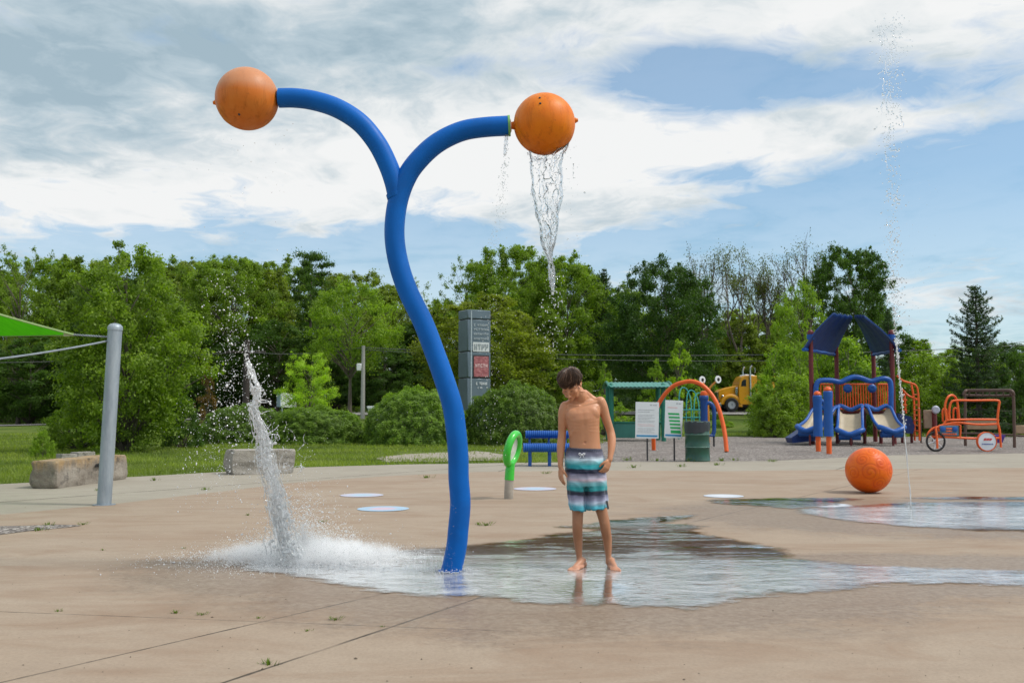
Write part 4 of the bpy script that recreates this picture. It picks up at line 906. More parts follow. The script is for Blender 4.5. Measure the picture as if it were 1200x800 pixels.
# ---- green ring spray post
def ring_post():
    g = gp(596, 584.5); Y = g.y; t = thing('ring_post', (g.x, Y, 0), 'small bright green oval ring on a short wet concrete coloured post', 'spray post')
    M_lime = paint('lime_plastic', (.03, .50, .03), .3, .1, 6, .05, Coat_Weight=.4, Coat_Roughness=.1)
    mb = MB(); mb.tube([at(596, 584.5, Y)*1.0+Vector((0, 0, -.0)), at(596.3, 574, Y), at(596.8, 561, Y)], [.058, .058, .056], 24); mb.build('post', paint('post_metal', (.36, .32, .27), .6, .2, 8, .2, dirt=(.6, (.14, .12, .10))), t)
    mb = MB(); mb.tube([at(596.8, 562, Y), at(597.5, 552, Y), at(598.5, 543, Y)], [.062, .06, .055], 24); mb.build('neck', M_lime, t)
    cen = at(600.8, 526, Y); top = at(605.5, 506.5, Y); up = (top-cen); rz_ = up.length; up.normalize(); sd = Vector((math.cos(R(70)), math.sin(R(70)), 0)); sd = (sd-up*sd.dot(up)).normalized(); nn = up.cross(sd)
    rs = .20; k = 48
    mb = MB(); pts = [cen+up*math.cos(2*math.pi*i/k)*rz_*.90+sd*math.sin(2*math.pi*i/k)*rs*.93 for i in range(k)]
    mb.tube(pts, .05, 16, closed=True); mb.build('ring', M_lime, t)
    mb = MB(); pts = [cen+up*math.cos(2*math.pi*i/k)*rz_*.80+sd*math.sin(2*math.pi*i/k)*rs*.80 for i in range(k)]; mb.slab([q-nn*.006 for q in pts], nn*.012)
    mb.build('inner_disc', paint('milky_plastic', (.62, .64, .60), .3, .25, 9, .2), t)
ring_post()

# ---- blue bench of coiled tubes
def bench():
    g = gp(620, 546); Y = g.y; t = thing('bench', (g.x, Y, 0), 'blue bench with ribbed cylindrical seat and back, behind the boy', 'bench')
    xa = at(613, 520, Y).x; xb = at(668, 520, Y).x
    def ribbed(x0, x1, zc, r0, yy, nm):
        n = 22; prof = []; 
        for i in range(n):
            for q, rr in ((0, r0*.84), (.2, r0*.97), (.5, r0), (.8, r0*.97)): prof.append((rr, (i+q)/n*(x1-x0)))
        prof = [(.0, 0)]+prof+[(r0*.84, x1-x0), (0, x1-x0)]
        mb = MB(); mb.lathe(prof, (x0, yy, zc), 24, Matrix.Rotation(R(90), 3, 'Y')); mb.build(nm, M_pb2, t)
    M_pb2 = paint('bright_blue_coating', (.005, .085, .36), .4, .12, 5)
    zs_ = at(640, 524.5, Y).z
    ribbed(xa, xb, zs_, .085, Y-.12, 'seat'); ribbed(xa, xb, zs_, .085, Y+.06, 'seat'); ribbed(xa, xb, zs_+.005, .085, Y+.22, 'seat')
    ribbed(xa+.05, xb, at(640, 509, Y+.3).z, .085, Y+.34, 'backrest')
    for px in (621, 644, 664):
        x = at(px, 540, Y).x; mb = MB(); mb.tube([(x, Y+.02, .0), (x, Y+.02, zs_-.05)], .036, 12); mb.tube([(x, Y-.15, zs_-.09), (x, Y+.28, zs_-.09)], .022, 8); mb.build('leg', M_pb2, t)
        mb = MB(); mb.tube([(x, Y+.26, zs_-.09), (x, Y+.36, zs_+.05), (x, Y+.38, at(640, 509, Y+.3).z)], .022, 8); mb.build('back_support', M_pb2, t)
bench()

# ---- two notice boards
M_ink = paint('grey_ink', (.30, .31, .34), .6); M_inkp = paint('pink_ink', (.72, .42, .42), .6); M_bnd = paint('blue_band', (.03, .25, .50), .5); M_grn = paint('green_band', (.01, .36, .09), .5)
def board(px0, px1, py0, py1, pxp, kind, label, tilt):
    g = gp(pxp, 539.5); Y = g.y; t = thing('notice_board', (g.x, Y, 0), label, 'sign', 'printed notices at the edge of the pad')
    mb = MB(); mb.box((g.x, Y+.02, at(pxp, py1, Y).z/2+.1), (.035, .03, at(pxp, py1, Y).z+.2), bev=.004); mb.build('post', M_dark, t)
    a = at(px0, py1, Y); b = at(px1, py0, Y); W = b.x-a.x; Hh = b.z-a.z; M = Matrix.Translation(((a.x+b.x)/2, Y, (a.z+b.z)/2)) @ Matrix.Rotation(R(tilt), 4, 'Y')
    mb = MB(); mb.box((0, 0, 0), (W, .012, Hh), bev=.003); p_ = mb.build('panel', paint('sign_white', (.70, .73, .76), .45, .04), None); p_.matrix_basis = M; put(p_, t)
    def ink(nm, rects, m):
        mb = MB()
        for (x0, x1, z0, z1, sk) in rects:
            X0, X1, Z0, Z1 = (x0-.5)*W, (x1-.5)*W, (.5-z1)*Hh, (.5-z0)*Hh; s = sk*W
            mb.slab([(X0, -.0065, Z1), (X1, -.0065, Z1), (X1+s, -.0065, Z0), (X0+s, -.0065, Z0)], (0, -.0015, 0))
        o = mb.build(nm, m, None, smooth=False); o.matrix_basis = M; put(o, t)
    rng = random.Random(int(px0))
    def words(x0, x1, z, h, mean=.05):
        out = []; x = x0
        while x < x1:
            wl = rng.uniform(.5, 1.6)*mean; out.append((x, min(x1, x+wl), z, z+h, 0)); x += wl+.014
        return out
    ink('logo', words(.62, .70, .065, .03, .03)+words(.74, .90, .07, .022, .04), M_ink)
    ink('footer_band', [(.05, .95, .905, .955, 0)], M_bnd)
    if kind == 0:
        L_ = []; 
        for z, x1 in ((.21, .80), (.265, .62)): L_ += words(.10, x1, z, .013)
        for z, x1 in ((.35, .78), (.385, .7), (.43, .82), (.465, .6), (.51, .84), (.545, .8), (.72, .8), (.755, .83), (.80, .7), (.835, .82)): L_ += words(.10, x1, z, .009, .035)
        ink('text_lines', L_, M_ink); ink('warning_text', words(.10, .76, .61, .011)+words(.10, .82, .65, .011), M_inkp)
    else:
        ink('heading', words(.14, .7, .18, .022, .07), M_inkp)
        ink('green_rows', [(.17+.035*i, .80-.0*i+.022*i, .335+.092*i, .385+.092*i+(.03 if i == 5 else 0), .02) for i in range(6)], M_grn)
board(744.8, 771.8, 471, 513.5, 758.8, 0, 'white notice board with grey text lines, left of the pair', 1.2)
board(779.3, 799.6, 469, 513, 790.5, 1, 'white notice board with six green rows, next to the drum', 2.4)

# ---- litter drum
def drum():
    g = gp(817.5, 540.0); Y = g.y; r0 = 14.6/FPX*Y; Hd = at(817, 494, Y).z; t = thing('litter_drum', (g.x, Y, 0), 'dark green steel drum used as a litter bin with black bag', 'litter bin')
    pr = [(0, .002), (r0*.97, .002), (r0, .012), (r0, .02), (r0*.97, .03)]
    for z in (Hd*.36, Hd*.68): pr += [(r0*.97, z-.018), (r0*1.005, z-.006), (r0*1.005, z+.006), (r0*.97, z+.018)]
    pr += [(r0*.97, Hd-.015), (r0*1.0, Hd-.008), (r0*1.0, Hd), (r0*.955, Hd), (r0*.95, Hd-.1), (0, Hd-.12)]
    mb = MB(); mb.lathe(pr, (g.x, Y, 0), 48); mb.build('drum_body', paint('dark_green_enamel', (.008, .068, .042), .35, .25, 4, .05, dirt=(.35, (.02, .035, .025)), Coat_Weight=.2), t)
    rng = np.random.default_rng(5); n = 72; rings = []
    for z, rr in ((Hd-.19, 1.0), (Hd-.10, 1.012), (Hd-.02, 1.02), (Hd+.012, 1.005), (Hd+.008, .95), (Hd-.10, .90)):
        ring = []
        for j in range(n):
            a = 2*math.pi*j/n; w_ = .010*mn.noise(Vector((math.cos(a)*5, math.sin(a)*5, z*9))); zz = z+(.05*mn.noise(Vector((math.cos(a)*2, math.sin(a)*2, 4)))+.06*math.sin(a*1+.6) if rr == 1.0 else 0)
            ring.append(Vector((g.x+(r0*rr+.004+w_)*math.cos(a), Y+(r0*rr+.004+w_)*math.sin(a), zz)))
        rings.append(ring)
    mb = MB(); mb.loft(rings, cap=False); mb.build('bin_liner', paint('black_bag', (.028, .034, .042), .35, .2, 6, .08), t)
    for z in (Hd*.36, Hd*.68, Hd-.001):
        mb = MB(); k = 48; mb.tube([(g.x+r0*1.012*math.cos(2*math.pi*i/k), Y+r0*1.012*math.sin(2*math.pi*i/k), z) for i in range(k)], .006, 6, closed=True); mb.build('hoop', paint('hoop_metal', (.22, .36, .32), .35, metal=.5), t)
drum()

# ---- green play shelter
def shelter():
    Y = 36.0; g = at(717, 470, Y); z0 = 0.0; t = thing('play_shelter', (g.x, Y, z0), 'green metal play shelter with curved roof behind the notice boards', 'play shelter')
    xl, xr = at(716.5, 480, Y).x, at(774.5, 480, Y+.6).x; zr = at(716, 452, Y).z
    for (x, yy) in ((xl, Y), (xr, Y), (xl, Y+1.3), (xr, Y+1.3)):
        mb = MB(); mb.tube([(x, yy, -.02), (x, yy, zr+.03)], .085, 16); mb.ell((x, yy, zr+.03), .085, 14, 8); mb.build('post', M_teal, t)
    n = 14; rings = []; arc = []
    for i in range(n+1):
        s = i/n; arc.append((Y-.35+s*2.1, zr-.08+.28*math.sin(math.pi*(.10+.80*s))-.05))
    x0, x1 = xl-.12, xr+.28; mb = MB()
    for k in range(28):
        pass
    nx = 60; V = []; F = []
    for i in range(n+1):
        for k in range(nx+1):
            x = x0+(x1-x0)*k/nx; V.append((x, arc[i][0], arc[i][1]+.012*math.sin(k*1.6)))
    for i in range(n):
        for k in range(nx): F.append((i*(nx+1)+k, i*(nx+1)+k+1, (i+1)*(nx+1)+k+1, (i+1)*(nx+1)+k))
    mb.add(V, F); mb.add([(a, b, c-.03) for a, b, c in V], [f[::-1] for f in F]); mb.build('roof', paint('pale_teal', (.045, .22, .18), .4, .1, 4), t)
    for x in (x0, x1):
        mb = MB(); mb.tube([(x, a, b) for a, b in arc], .05, 8); mb.build('roof_edge', M_teal, t)
    mb = MB(); zb0, zb1 = at(720, 513, Y+.3).z, at(720, 495, Y+.3).z
    mb.box(((xl+xr)/2, Y+.3, (zb0+zb1)/2), (xr-xl-.15, .05, zb1-zb0), bev=.01); mb.build('side_panel', paint('sea_green', (.04, .20, .16), .4, .1, 4), t)
    mb = MB(); mb.tube([(xl, Y+.27, zb1), (xr, Y+.27, zb1)], .035, 10); mb.build('rail', M_teal, t)
    mb = MB(); mb.box(((xl+xr)/2, Y+.8, .5), (xr-xl-.15, .9, .05), bev=.01); mb.build('deck', M_teal, t)
shelter()

# ---- orange arch, cup tower, flower discs
def arch():
    g = gp(851, 529.5); Y = g.y; pts = [(766, 523), (766, 505), (768.5, 482), (776, 466), (788, 453), (800, 448), (812, 447), (824, 452), (835, 464), (842, 478), (847.5, 498), (850, 513), (851.5, 529)]
    ys = np.linspace(Y+1.4, Y, len(pts)); mb = MB(); P = [tuple(at(a, b, y_)) for (a, b), y_ in zip(pts, ys)]
    P[0] = (P[0][0], P[0][1], 0.0); mb.tube([Vector(q) for q in cr(P, 5)], .058, 16)
    o = mb.build('play_arch', M_orange, origin=(g.x, Y, 0)); tag(o, 'orange painted steel arch standing over the drum and notice boards', 'arch')
arch()
def cup_tower():
    Y = 31.0; g = at(825, 480, Y); t = thing('play_tower', (g.x, Y, 0), 'dark blue plastic play tube with a handle loop and orange knob', 'play tube')
    z1 = at(825, 464, Y).z; z0 = at(825, 509, Y).z; r = 4.2/FPX*Y
    mb = MB(); mb.lathe([(0, z0), (r, z0), (r, z1-.22), (r*1.05, z1-.2), (r*1.05, z1-.14), (r*1.25, z1-.1), (r*1.25, z1), (r*1.1, z1+.02), (0, z1+.02)], (g.x, Y, 0), 24); mb.build('tube', M_navy2, t)
    mb = MB(); mb.tube([(g.x, Y, -.02), (g.x, Y, z0+.02)], .055, 12); mb.build('post', M_dark, t)
    mb = MB(); mb.lathe([(0, z1+.02), (.10, z1+.02), (.115, z1+.08), (.09, z1+.15), (0, z1+.17)], (g.x, Y, 0), 20); mb.build('cap', M_orange, t)
    pts = [(826, 474), (831, 472), (835.5, 476), (836.8, 484), (836.8, 496), (836.8, 505), (835, 510)]; mb = MB(); mb.tube([Vector(q) for q in cr([tuple(at(a, b, Y)) for a, b in pts], 5)], .062, 12); mb.build('handle_loop', M_navy2, t)
    q = at(836.5, 510, Y); mb = MB(); mb.tube([(q.x, Y, -.02), (q.x, Y, q.z)], .03, 10); mb.build('post', M_dark, t)
    mb = MB(); a = at(829, 510, Y); mb.box((a.x+.05, Y, a.z), (.36, .12, .08), bev=.02); mb.build('foot_bracket', M_navy2, t)
M_navy2 = paint('deep_blue_plastic', (.005, .055, .24), .4, .12, 4); cup_tower()
def flower(px, py, bx, by, label, sc=1.0):
    Y = 34.5; c = at(px, py, Y); t = thing('disc_flower', (at(bx, by, Y).x, Y, 0), label, 'play disc', 'black and white discs on orange stalks')
    r = 4.3*sc/FPX*Y; M = Matrix.Rotation(R(90), 3, 'X') @ Matrix.Rotation(R(30), 3, 'Y')
    b = at(bx, by, Y)
    mb = MB(); mb.tube([Vector(q) for q in cr([(b.x, Y, 0.0), (b.x, Y, b.z*.5), tuple(b), tuple(c+Vector((0, .03, 0)))], 6)], .035, 10); mb.build('stalk', paint('amber_paint', (.60, .22, .02), .45), t)
    mb = MB(); mb.lathe([(r*.5, -.02), (r, -.02), (r*1.03, 0), (r, .02), (r*.5, .02), (r*.5, -.02)], c, 28, M); mb.build('rim', M_white, t)
    mb = MB(); mb.lathe([(0, -.012), (r*.52, -.012), (r*.52, .015), (0, .03)], c, 24, M); mb.build('centre', M_rubber, t)
flower(823, 445, 829, 466, 'black and white disc on the shorter stalk, just right of the arch top'); flower(841.5, 444.5, 830, 459, 'black and white disc on the long slanting stalk, left of the truck')
def net():
    Y = 38; t = thing('net_climber', at(815, 500, Y)*Vector((1, 1, 0)), 'thin turquoise rope climber seen behind the arch', 'climbing net') if False else None
    cx = at(812, 480, Y).x; t = thing('rope_climber', (cx, Y, 0), 'thin turquoise tube climber seen through the orange arch', 'climber'); m = paint('turquoise_tube', (.03, .30, .28), .45)
    for k in range(3):
        mb = MB(); x0 = at(795+9*k, 480, Y).x; z0 = at(800, 488, Y).z; z1 = at(800, 458+3*k, Y).z
        pts = [(x0, Y, 0), (x0, Y, z0), (x0+.1, Y+.2, z1), (x0+.35, Y+.3, z1+.1), (x0+.5, Y+.2, z1-.3), (x0+.5, Y, z0), (x0+.5, Y, 0)]
        mb.tube([Vector(q) for q in cr(pts, 5)], .022, 8); mb.build('hoop', m, t)
    for z in (at(800, 480, Y).z, at(800, 489, Y).z):
        mb = MB(); mb.tube([(at(795, 480, Y).x, Y, z), (at(830, 480, Y).x, Y, z)], .022, 8); mb.build('rung', m, t)
net()

# ---- main play structure
def play_structure():
    YF, YB = 33.0, 35.4; g = at(999, 500, YF); t = thing('play_structure', (g.x, YF+1, 0), 'blue roofed play structure with maroon posts, orange bars and three slides', 'play structure')
    for px, yy, top in ((951.5, YF, 390), (981.5, YB, 400), (1025, YB, 400), (1047, YF, 390)):
        x = at(px, 480, yy).x; mb = MB(); mb.tube([(x, yy, -.03), (x, yy, at(px, top, yy).z)], .075, 16); mb.build('post', M_maroon, t)
        if yy == YF:
            zt = at(px, 392, yy).z; mb = MB(); mb.lathe([(0, zt), (.10, zt), (.105, zt+.09), (.06, zt+.15), (0, zt+.16)], (x, yy, 0), 16); mb.build('post_cap', M_maroon, t)
            mb = MB(); mb.tube([(x, yy, zt-.16), (x, yy, zt+.005)], .12, 16); mb.build('roof_clamp', M_pblue, t)
    # roof: two hoods of ribbed plastic, each a curved sheet from ridge to eave
    def hood(ea, eb, ra, rb, nm, bulge):
        nu, nv = 30, 14; V = []; F = []
        for i in range(nu+1):
            for j in range(nv+1):
                s, q = i/nu, j/nv; e = Vector(ea).lerp(Vector(eb), s); rdg = Vector(ra).lerp(Vector(rb), s); P = e.lerp(rdg, q); P.z += bulge*math.sin(math.pi*q)*.5+.05*abs(math.sin(s*math.pi*4))*(.3+.7*q)-(.10*(1-q)**4); V.append(P)
        for i in range(nu):
            for j in range(nv): a = i*(nv+1)+j; F.append((a, a+1, a+nv+2, a+nv+1))
        mb = MB(); m = len(V); mb.add(V+[v-Vector((0, 0, .07)) for v in V], F+[tuple(x+m for x in f[::-1]) for f in F])
        ed = [i*(nv+1) for i in range(nu+1)]; e2 = [i*(nv+1)+nv for i in range(nu+1)]; e3 = list(range(nv+1)); e4 = [nu*(nv+1)+j for j in range(nv+1)]
        for E in (ed, e2, e3, e4): mb.f += [(a, b, b+m, a+m) for a, b in zip(E[:-1], E[1:])]; mb.m += [0]*(len(E)-1)
        mb.build(nm, M_roof, t, ang=50)
        mb = MB(); mb.tube([V[i]+Vector((0, 0, -.05)) for i in ed], .06, 8); mb.build('eave_roll', M_pblue, t)
    M_roof = paint('roof_plastic', (.004, .040, .19), .45, .15, 3)
    hood(at(941.5, 404, YF-.3), at(979, 411, YB+.1), at(975, 367.5, YF-.3), at(999, 371, YB-.4), 'roof_panel', .10)
    hood(at(1054.5, 405, YF-.3), at(1022, 411, YB+.1), at(1013, 370, YF-.3), at(1001, 370, YB-.4), 'roof_panel', .10)
    # deck with wavy blue top rail and arch sides
    zd = at(999, 481, YF).z
    poly = [at(954, 481, YF), at(1045, 481, YF), at(1026, 481, YB), at(980, 481, YB)]; mb = MB(); mb.slab([Vector((q.x, q.y, zd)) for q in poly], (0, 0, -.09)); mb.build('deck', M_maroon, t)
    pts = [(956.5, 484), (956, 470), (956, 456), (958, 448), (964, 445.5), (975, 445.8), (985, 447.5), (993, 444), (1001, 441.5), (1010, 443), (1020, 446.5), (1030, 444), (1037, 443.5), (1042.5, 446), (1044, 454), (1044, 468), (1044, 482)]
    mb = MB(); mb.tube([Vector(q) for q in cr([tuple(at(a, b, YF-.1)) for a, b in pts], 4)], .085, 14); mb.build('wavy_rail', M_pblue, t)
    for nm, (xa, xb, yy) in (('barrier', (962, 976, YF+1.0)), ('barrier', (984, 1024, YB)), ('barrier', (1029, 1040, YF+1.0))):
        mb = MB(); za, zb = at(999, 479, yy).z, at(999, 450, yy).z; n = max(4, int((xb-xa)/3)); 
        for k in range(n+1): x = at(xa+(xb-xa)*k/n, 460, yy).x; mb.tube([(x, yy, za), (x, yy, zb)], .022, 6, cap=False)
        for z in (za, zb): mb.tube([(at(xa, 460, yy).x, yy, z), (at(xb, 460, yy).x, yy, z)], .03, 8)
        mb.build(nm, M_orange, t)
    for px in (993.5, 1022): c = at(px, 455, YF+.9); mb = MB(); mb.lathe([(0, -.03), (.12, -.03), (.15, 0), (.12, .03), (.05, .05), (0, .03)], c, 20, Matrix.Rotation(R(90), 3, 'X')); mb.build('bubble_disc', M_pblue, t)
    # slides: U-shaped trough along a path
    def slide(p0, p1, w0, w1, nm='slide'):
        path = [p0, (p0[0]*.72+p1[0]*.28, p0[1]*.72+p1[1]*.28+0, p0[2]-.10*(p0[2]-p1[2])), (p0[0]*.4+p1[0]*.6, p0[1]*.4+p1[1]*.6, p0[2]-.66*(p0[2]-p1[2])), (p0[0]*.12+p1[0]*.88, p0[1]*.12+p1[1]*.88, p1[2]+.05), p1]
        P = [Vector(q) for q in cr(path, 7)]; d = Vector((p1[0]-p0[0], p1[1]-p0[1], 0)).normalized(); sdv = Vector((-d.y, d.x, 0)); n = len(P)
        bed = MB(); V = []; F = []; prof = [(-1, .30), (-.9, .14), (-.7, .03), (-.35, 0), (.35, 0), (.7, .03), (.9, .14), (1, .30)]
        for i, q in enumerate(P):
            w_ = (w0+(w1-w0)*i/(n-1))/2
            for (a, b) in prof: V.append(q+sdv*a*w_+Vector((0, 0, b*.8)))
        k = len(prof)
        for i in range(n-1):
            for j in range(k-1): F.append((i*k+j, i*k+j+1, (i+1)*k+j+1, (i+1)*k+j))
        m = len(V); bed.add(V+[v-Vector((0, 0, .04)) for v in V], F+[tuple(x+m for x in f[::-1]) for f in F]); s_ = bed.build(nm, M_tan, t)
        for a in (-1, 1):
            mb = MB(); pts = [q+sdv*a*(w0+(w1-w0)*i/(n-1))/2+Vector((0, 0, .26)) for i, q in enumerate(P)]; mb.tube(pts, .048, 10); put(mb.build('slide_rim', M_pblue, None), s_)
        q = P[-1]; mb = MB(); pts = [q-sdv*w1/2*math.cos(x)+d*.22*math.sin(x)+Vector((0, 0, .10+.16*abs(math.cos(x)))) for x in np.linspace(0, math.pi, 12)]; mb.tube(pts, .085, 10)
        mb.tube([q+sdv*w1*.42*c_+Vector((0, 0, .05)) for c_ in (-1, -.5, 0, .5, 1)], .12, 10); put(mb.build('slide_lip', M_pblue, None), s_)
        mb = MB(); mb.tube([(q.x, q.y-.1, 0), (q.x, q.y-.1, q.z)], .035, 8); put(mb.build('slide_leg', M_maroon, None), s_)
        mb = MB(); q = P[1]; pts = [q-sdv*w0/2*math.cos(x)+Vector((0, -.02, .05+.26*math.sin(x)**.5*.3+.20*abs(math.cos(x)))) for x in np.linspace(0, math.pi, 12)]; mb.tube(pts, .07, 8); put(mb.build('slide_entry', M_pblue, None), s_)
    def tp(px, py, Y): return tuple(at(px, py, Y))
    slide(tp(997, 485, YF-.1), tp(996, 513, YF-1.5), .72, .78); slide(tp(1026, 485, YF-.1), tp(1045, 510, YF-1.5), .72, .78); slide(tp(972, 486, YF), tp(948, 509, YF-1.2), .7, .75)
    mb = MB(); a = [tp(927, 513, YF-.6), tp(929, 519, YF-.6), tp(958, 516, YF-.6), tp(966, 492, YF-.2), tp(958, 492, YF-.2)]; mb.slab(a, (0, .7, 0)); mb.build('side_ramp', M_navy, t)
    for px in (981, 997, 1013, 1032): x = at(px, 500, YF+.3).x; mb = MB(); mb.tube([(x, YF+.3, 0), (x, YF+.3, zd-.05)], .06, 12); mb.build('deck_leg', M_maroon, t)
play_structure()
# ---- twin blue tubes with orange legs
def twin():
    Y = 27.6; t = thing('drum_posts', (at(965, 530, Y).x, Y, 0), 'pair of blue plastic tubes on orange legs in front of the slides', 'play posts')
    for px, b, yo, top in ((958.5, 527, .35, 458), (971, 530, 0, 453)):
        yy = gp(px, b+1.5).y; x = at(px, 500, yy).x; z0, z1 = at(px, 511, yy).z, at(px, top+5, yy).z; r = 5.4/FPX*yy
        mb = MB(); mb.tube([(x, yy, 0), (x, yy, z0+.05)], .068, 16); mb.build('leg', M_orange, t)
        mb = MB(); mb.lathe([(0, z0), (r*1.02, z0), (r*.97, z0+.3), (r*.92, z1-.2), (r*1.0, z1-.16), (r*1.0, z1-.02), (r*.85, z1), (0, z1)], (x, yy, 0), 24); mb.build('tube', M_pblue, t)
        mb = MB(); mb.lathe([(0, z1), (.085, z1), (.10, z1+.04), (.07, z1+.1), (0, z1+.12)], (x, yy, 0), 16); mb.build('cap', M_orange, t)
    mb = MB(); mb.tube([Vector(q) for q in cr([tuple(at(a, b, Y)) for a, b in [(962, 469), (966, 473), (968, 480), (967, 492), (964, 500)]], 5)], .06, 10); mb.build('link_handle', M_pblue, t)
twin()
# ---- orange ladder climber at the right of the structure
def ladder():
    Y = 33.5; t = thing('ladder_climber', (at(1070, 515, Y).x, Y, 0), 'orange tube ladder climber at the right side of the play structure', 'climber')
    def T(pts, r=.035, nm='tube', m=M_orange): mb = MB(); mb.tube([Vector(q) for q in cr([tuple(at(a, b, y)) for a, b, y in pts], 4)], r, 8); mb.build(nm, m, t)
    T([(1051, 440, Y), (1058, 446, Y), (1068, 449, Y), (1073.5, 452, Y), (1076, 462, Y), (1077, 490, Y), (1077.5, 516, Y)], nm='rail'); T([(1056, 455, Y+.5), (1064, 463, Y+.5), (1075, 468, Y+.3)], nm='rail')
    T([(1060, 458, Y+.8), (1061, 480, Y+.8), (1062, 484, Y+.8)], nm='rail'); T([(1068, 450, Y+.8), (1071, 470, Y+.8), (1072, 516, Y+.8)], nm='rail')
    for k in range(9): y_ = 462+k*6; T([(1071, y_, Y+.6), (1077, y_+.6, Y)], .022, 'rung')
    for k in range(4): y_ = 462+k*6; T([(1057, y_, Y+.6), (1063, y_+.6, Y+.6)], .022, 'rung')
    mb = MB(); a = [at(1052, 484, Y+.4), at(1068, 488, Y+.4), at(1072, 500, Y+.4), at(1070, 508, Y+.4), at(1054, 506, Y+.4)]; mb.slab(a, (0, .5, 0)); mb.build('tunnel', M_navy, t)
    for px in (1057, 1068): x = at(px, 500, Y+.6).x; mb = MB(); mb.tube([(x, Y+.6, 0), (x, Y+.6, at(px, 506, Y+.6).z)], .05, 8); mb.build('leg', M_maroon, t)
ladder()
# ---- orange toy truck climber
def car():
    Y = gp(1152, 528.5).y; t = thing('truck_climber', (at(1130, 520, Y).x, Y, 0), 'orange tube frame climber shaped like an old truck, white disc wheel', 'climbing frame')
    def T(pts, r=.030, nm='frame_tube', m=M_orange): mb = MB(); mb.tube([Vector(q) for q in cr([tuple(at(a, b, Y+y)) for a, b, y in pts], 5)], r, 10); mb.build(nm, m, t)
    for dy in (0, .8):
        T([(1173, 524 if dy == 0 else 520, dy), (1171.5, 505, dy), (1169, 492, dy), (1170.5, 476, dy), (1171, 470.5, dy), (1166, 468.8, dy), (1140, 469, dy), (1120, 469, dy), (1114.5, 471.5, dy), (1112.5, 480, dy), (1112.5, 491, dy)], nm='cab_rail')
        T([(1109.5, 492, dy), (1140, 491.3, dy), (1169, 491.5, dy)]); T([(1100, 499, dy), (1120, 495, dy), (1145, 497, dy), (1169, 496.5, dy)])
        T([(1087, 511.5, dy), (1110, 512, dy), (1140, 513.5, dy), (1171, 513, dy)])
    for a, b in ((1170, 470), (1113, 480), (1170, 492), (1110, 492), (1172, 512)): T([(a, b, 0), (a, b, .8)], .026, 'cross_tube')
    T([(1109, 492, 0), (1107.5, 475, 0), (1111, 465, 0), (1116.5, 463, .1), (1121, 468, .2), (1123, 480, .2), (1124, 491, .2)], nm='seat_hoop'); T([(1105, 494, .4), (1104.5, 482, .4), (1107, 478, .4), (1109.5, 482, .4), (1110, 494, .4)], .024, 'seat_hoop')
    T([(1117, 491, .3), (1117.5, 480, .3), (1120, 478, .3), (1122, 482, .3), (1122.5, 491, .3)], .024, 'seat_hoop')
    T([(1086.5, 514, 0), (1088, 507, 0), (1094, 501.5, 0), (1104, 498.5, 0), (1109, 492, 0)], nm='fender'); T([(1125, 514, 0), (1125.5, 502, 0), (1123, 497.5, 0), (1101, 499, 0), (1100.5, 505, 0), (1101, 512, 0)], .024, 'bonnet_frame')
    # blue face panel with round lamps and orange bars
    a, b = at(1101.5, 510.5, Y-.03), at(1123, 498.5, Y-.03); mb = MB(); mb.box(((a.x+b.x)/2, Y-.03, (a.z+b.z)/2), (b.x-a.x, .03, b.z-a.z), bev=.008); pn = mb.build('face_panel', paint('steel_blue_panel', (.07, .16, .26), .5, .15), t)
    for px in (1104.8, 1119): c = at(px, 502.5, Y-.05); mb = MB(); mb.lathe([(0, .0), (.07, .0), (.07, .02), (.045, .03), (0, .03)], c, 20, Matrix.Rotation(R(90), 3, 'X')); put(mb.build('lamp', M_pblue, None), pn)
    mb = MB()
    for z in (502, 505): q0, q1 = at(1108.5, z, Y-.05), at(1115.5, z, Y-.05); mb.box(((q0.x+q1.x)/2, Y-.055, q0.z), (q1.x-q0.x, .02, .035), bev=.004)
    q0, q1 = at(1103, 508.5, Y-.05), at(1121, 508.5, Y-.05)
    for k in range(7): x = q0.x+(q1.x-q0.x)*(k+.5)/7; mb.box((x, Y-.055, q0.z), (.05, .02, .04), bev=.004)
    put(mb.build('grille', M_orange, None), pn)
    # front spoked wheel
    c = at(1096.5, 515, Y-.05); r = .27; c.z = r+.0; k = 32; w_ = MB(); w_.tube([c+Vector((math.cos(2*math.pi*i/k)*r*.9, 0, math.sin(2*math.pi*i/k)*r*.93)) for i in range(k)], .03, 8, closed=True); wh = w_.build('wheel', M_rubber, t)
    mb = MB()
    for i in range(6): an = i*math.pi/3+.3; mb.tube([c, c+Vector((math.cos(an)*r*.88, 0, math.sin(an)*r*.88))], .016, 6)
    mb.tube([c+Vector((0, -.05, 0)), c+Vector((0, .08, 0))], .05, 12); put(mb.build('spokes', M_white, None), wh)
    mb = MB(); mb.tube([at(1096.5, 500, Y-.05), c+Vector((0, -.09, 0)), c+Vector((.0, -.09, -r*.7))], .03, 8); mb.build('fork', M_orange, t)
    # rear disc wheel with a small printed emblem
    c = at(1156, 515.5, Y-.12); r = 10.6/FPX*Y; c.z = r+.02; M = Matrix.Rotation(R(90), 3, 'X'); mb = MB(); mb.lathe([(0, -.04), (r*.96, -.04), (r, 0), (r*.96, .04), (0, .05)], c, 40, M); dk = mb.build('rear_wheel', paint('disc_white', (.72, .75, .80), .4, .05), t)
    mb = MB(); mb.lathe([(r*.985, -.05), (r*1.07, -.05), (r*1.07, .05), (r*.985, .05), (r*.985, -.05)], c, 40, M); put(mb.build('wheel_rim', M_orange, None), dk)
    mb = MB(); f = Vector((0, -.054, 0))
    for i in range(3): mb.slab([c+f+Vector((-.11+.075*i, 0, .03)), c+f+Vector((-.045+.075*i, 0, .03)), c+f+Vector((-.015+.075*i, 0, .09)), c+f+Vector((-.08+.075*i, 0, .09))], (0, -.004, 0))
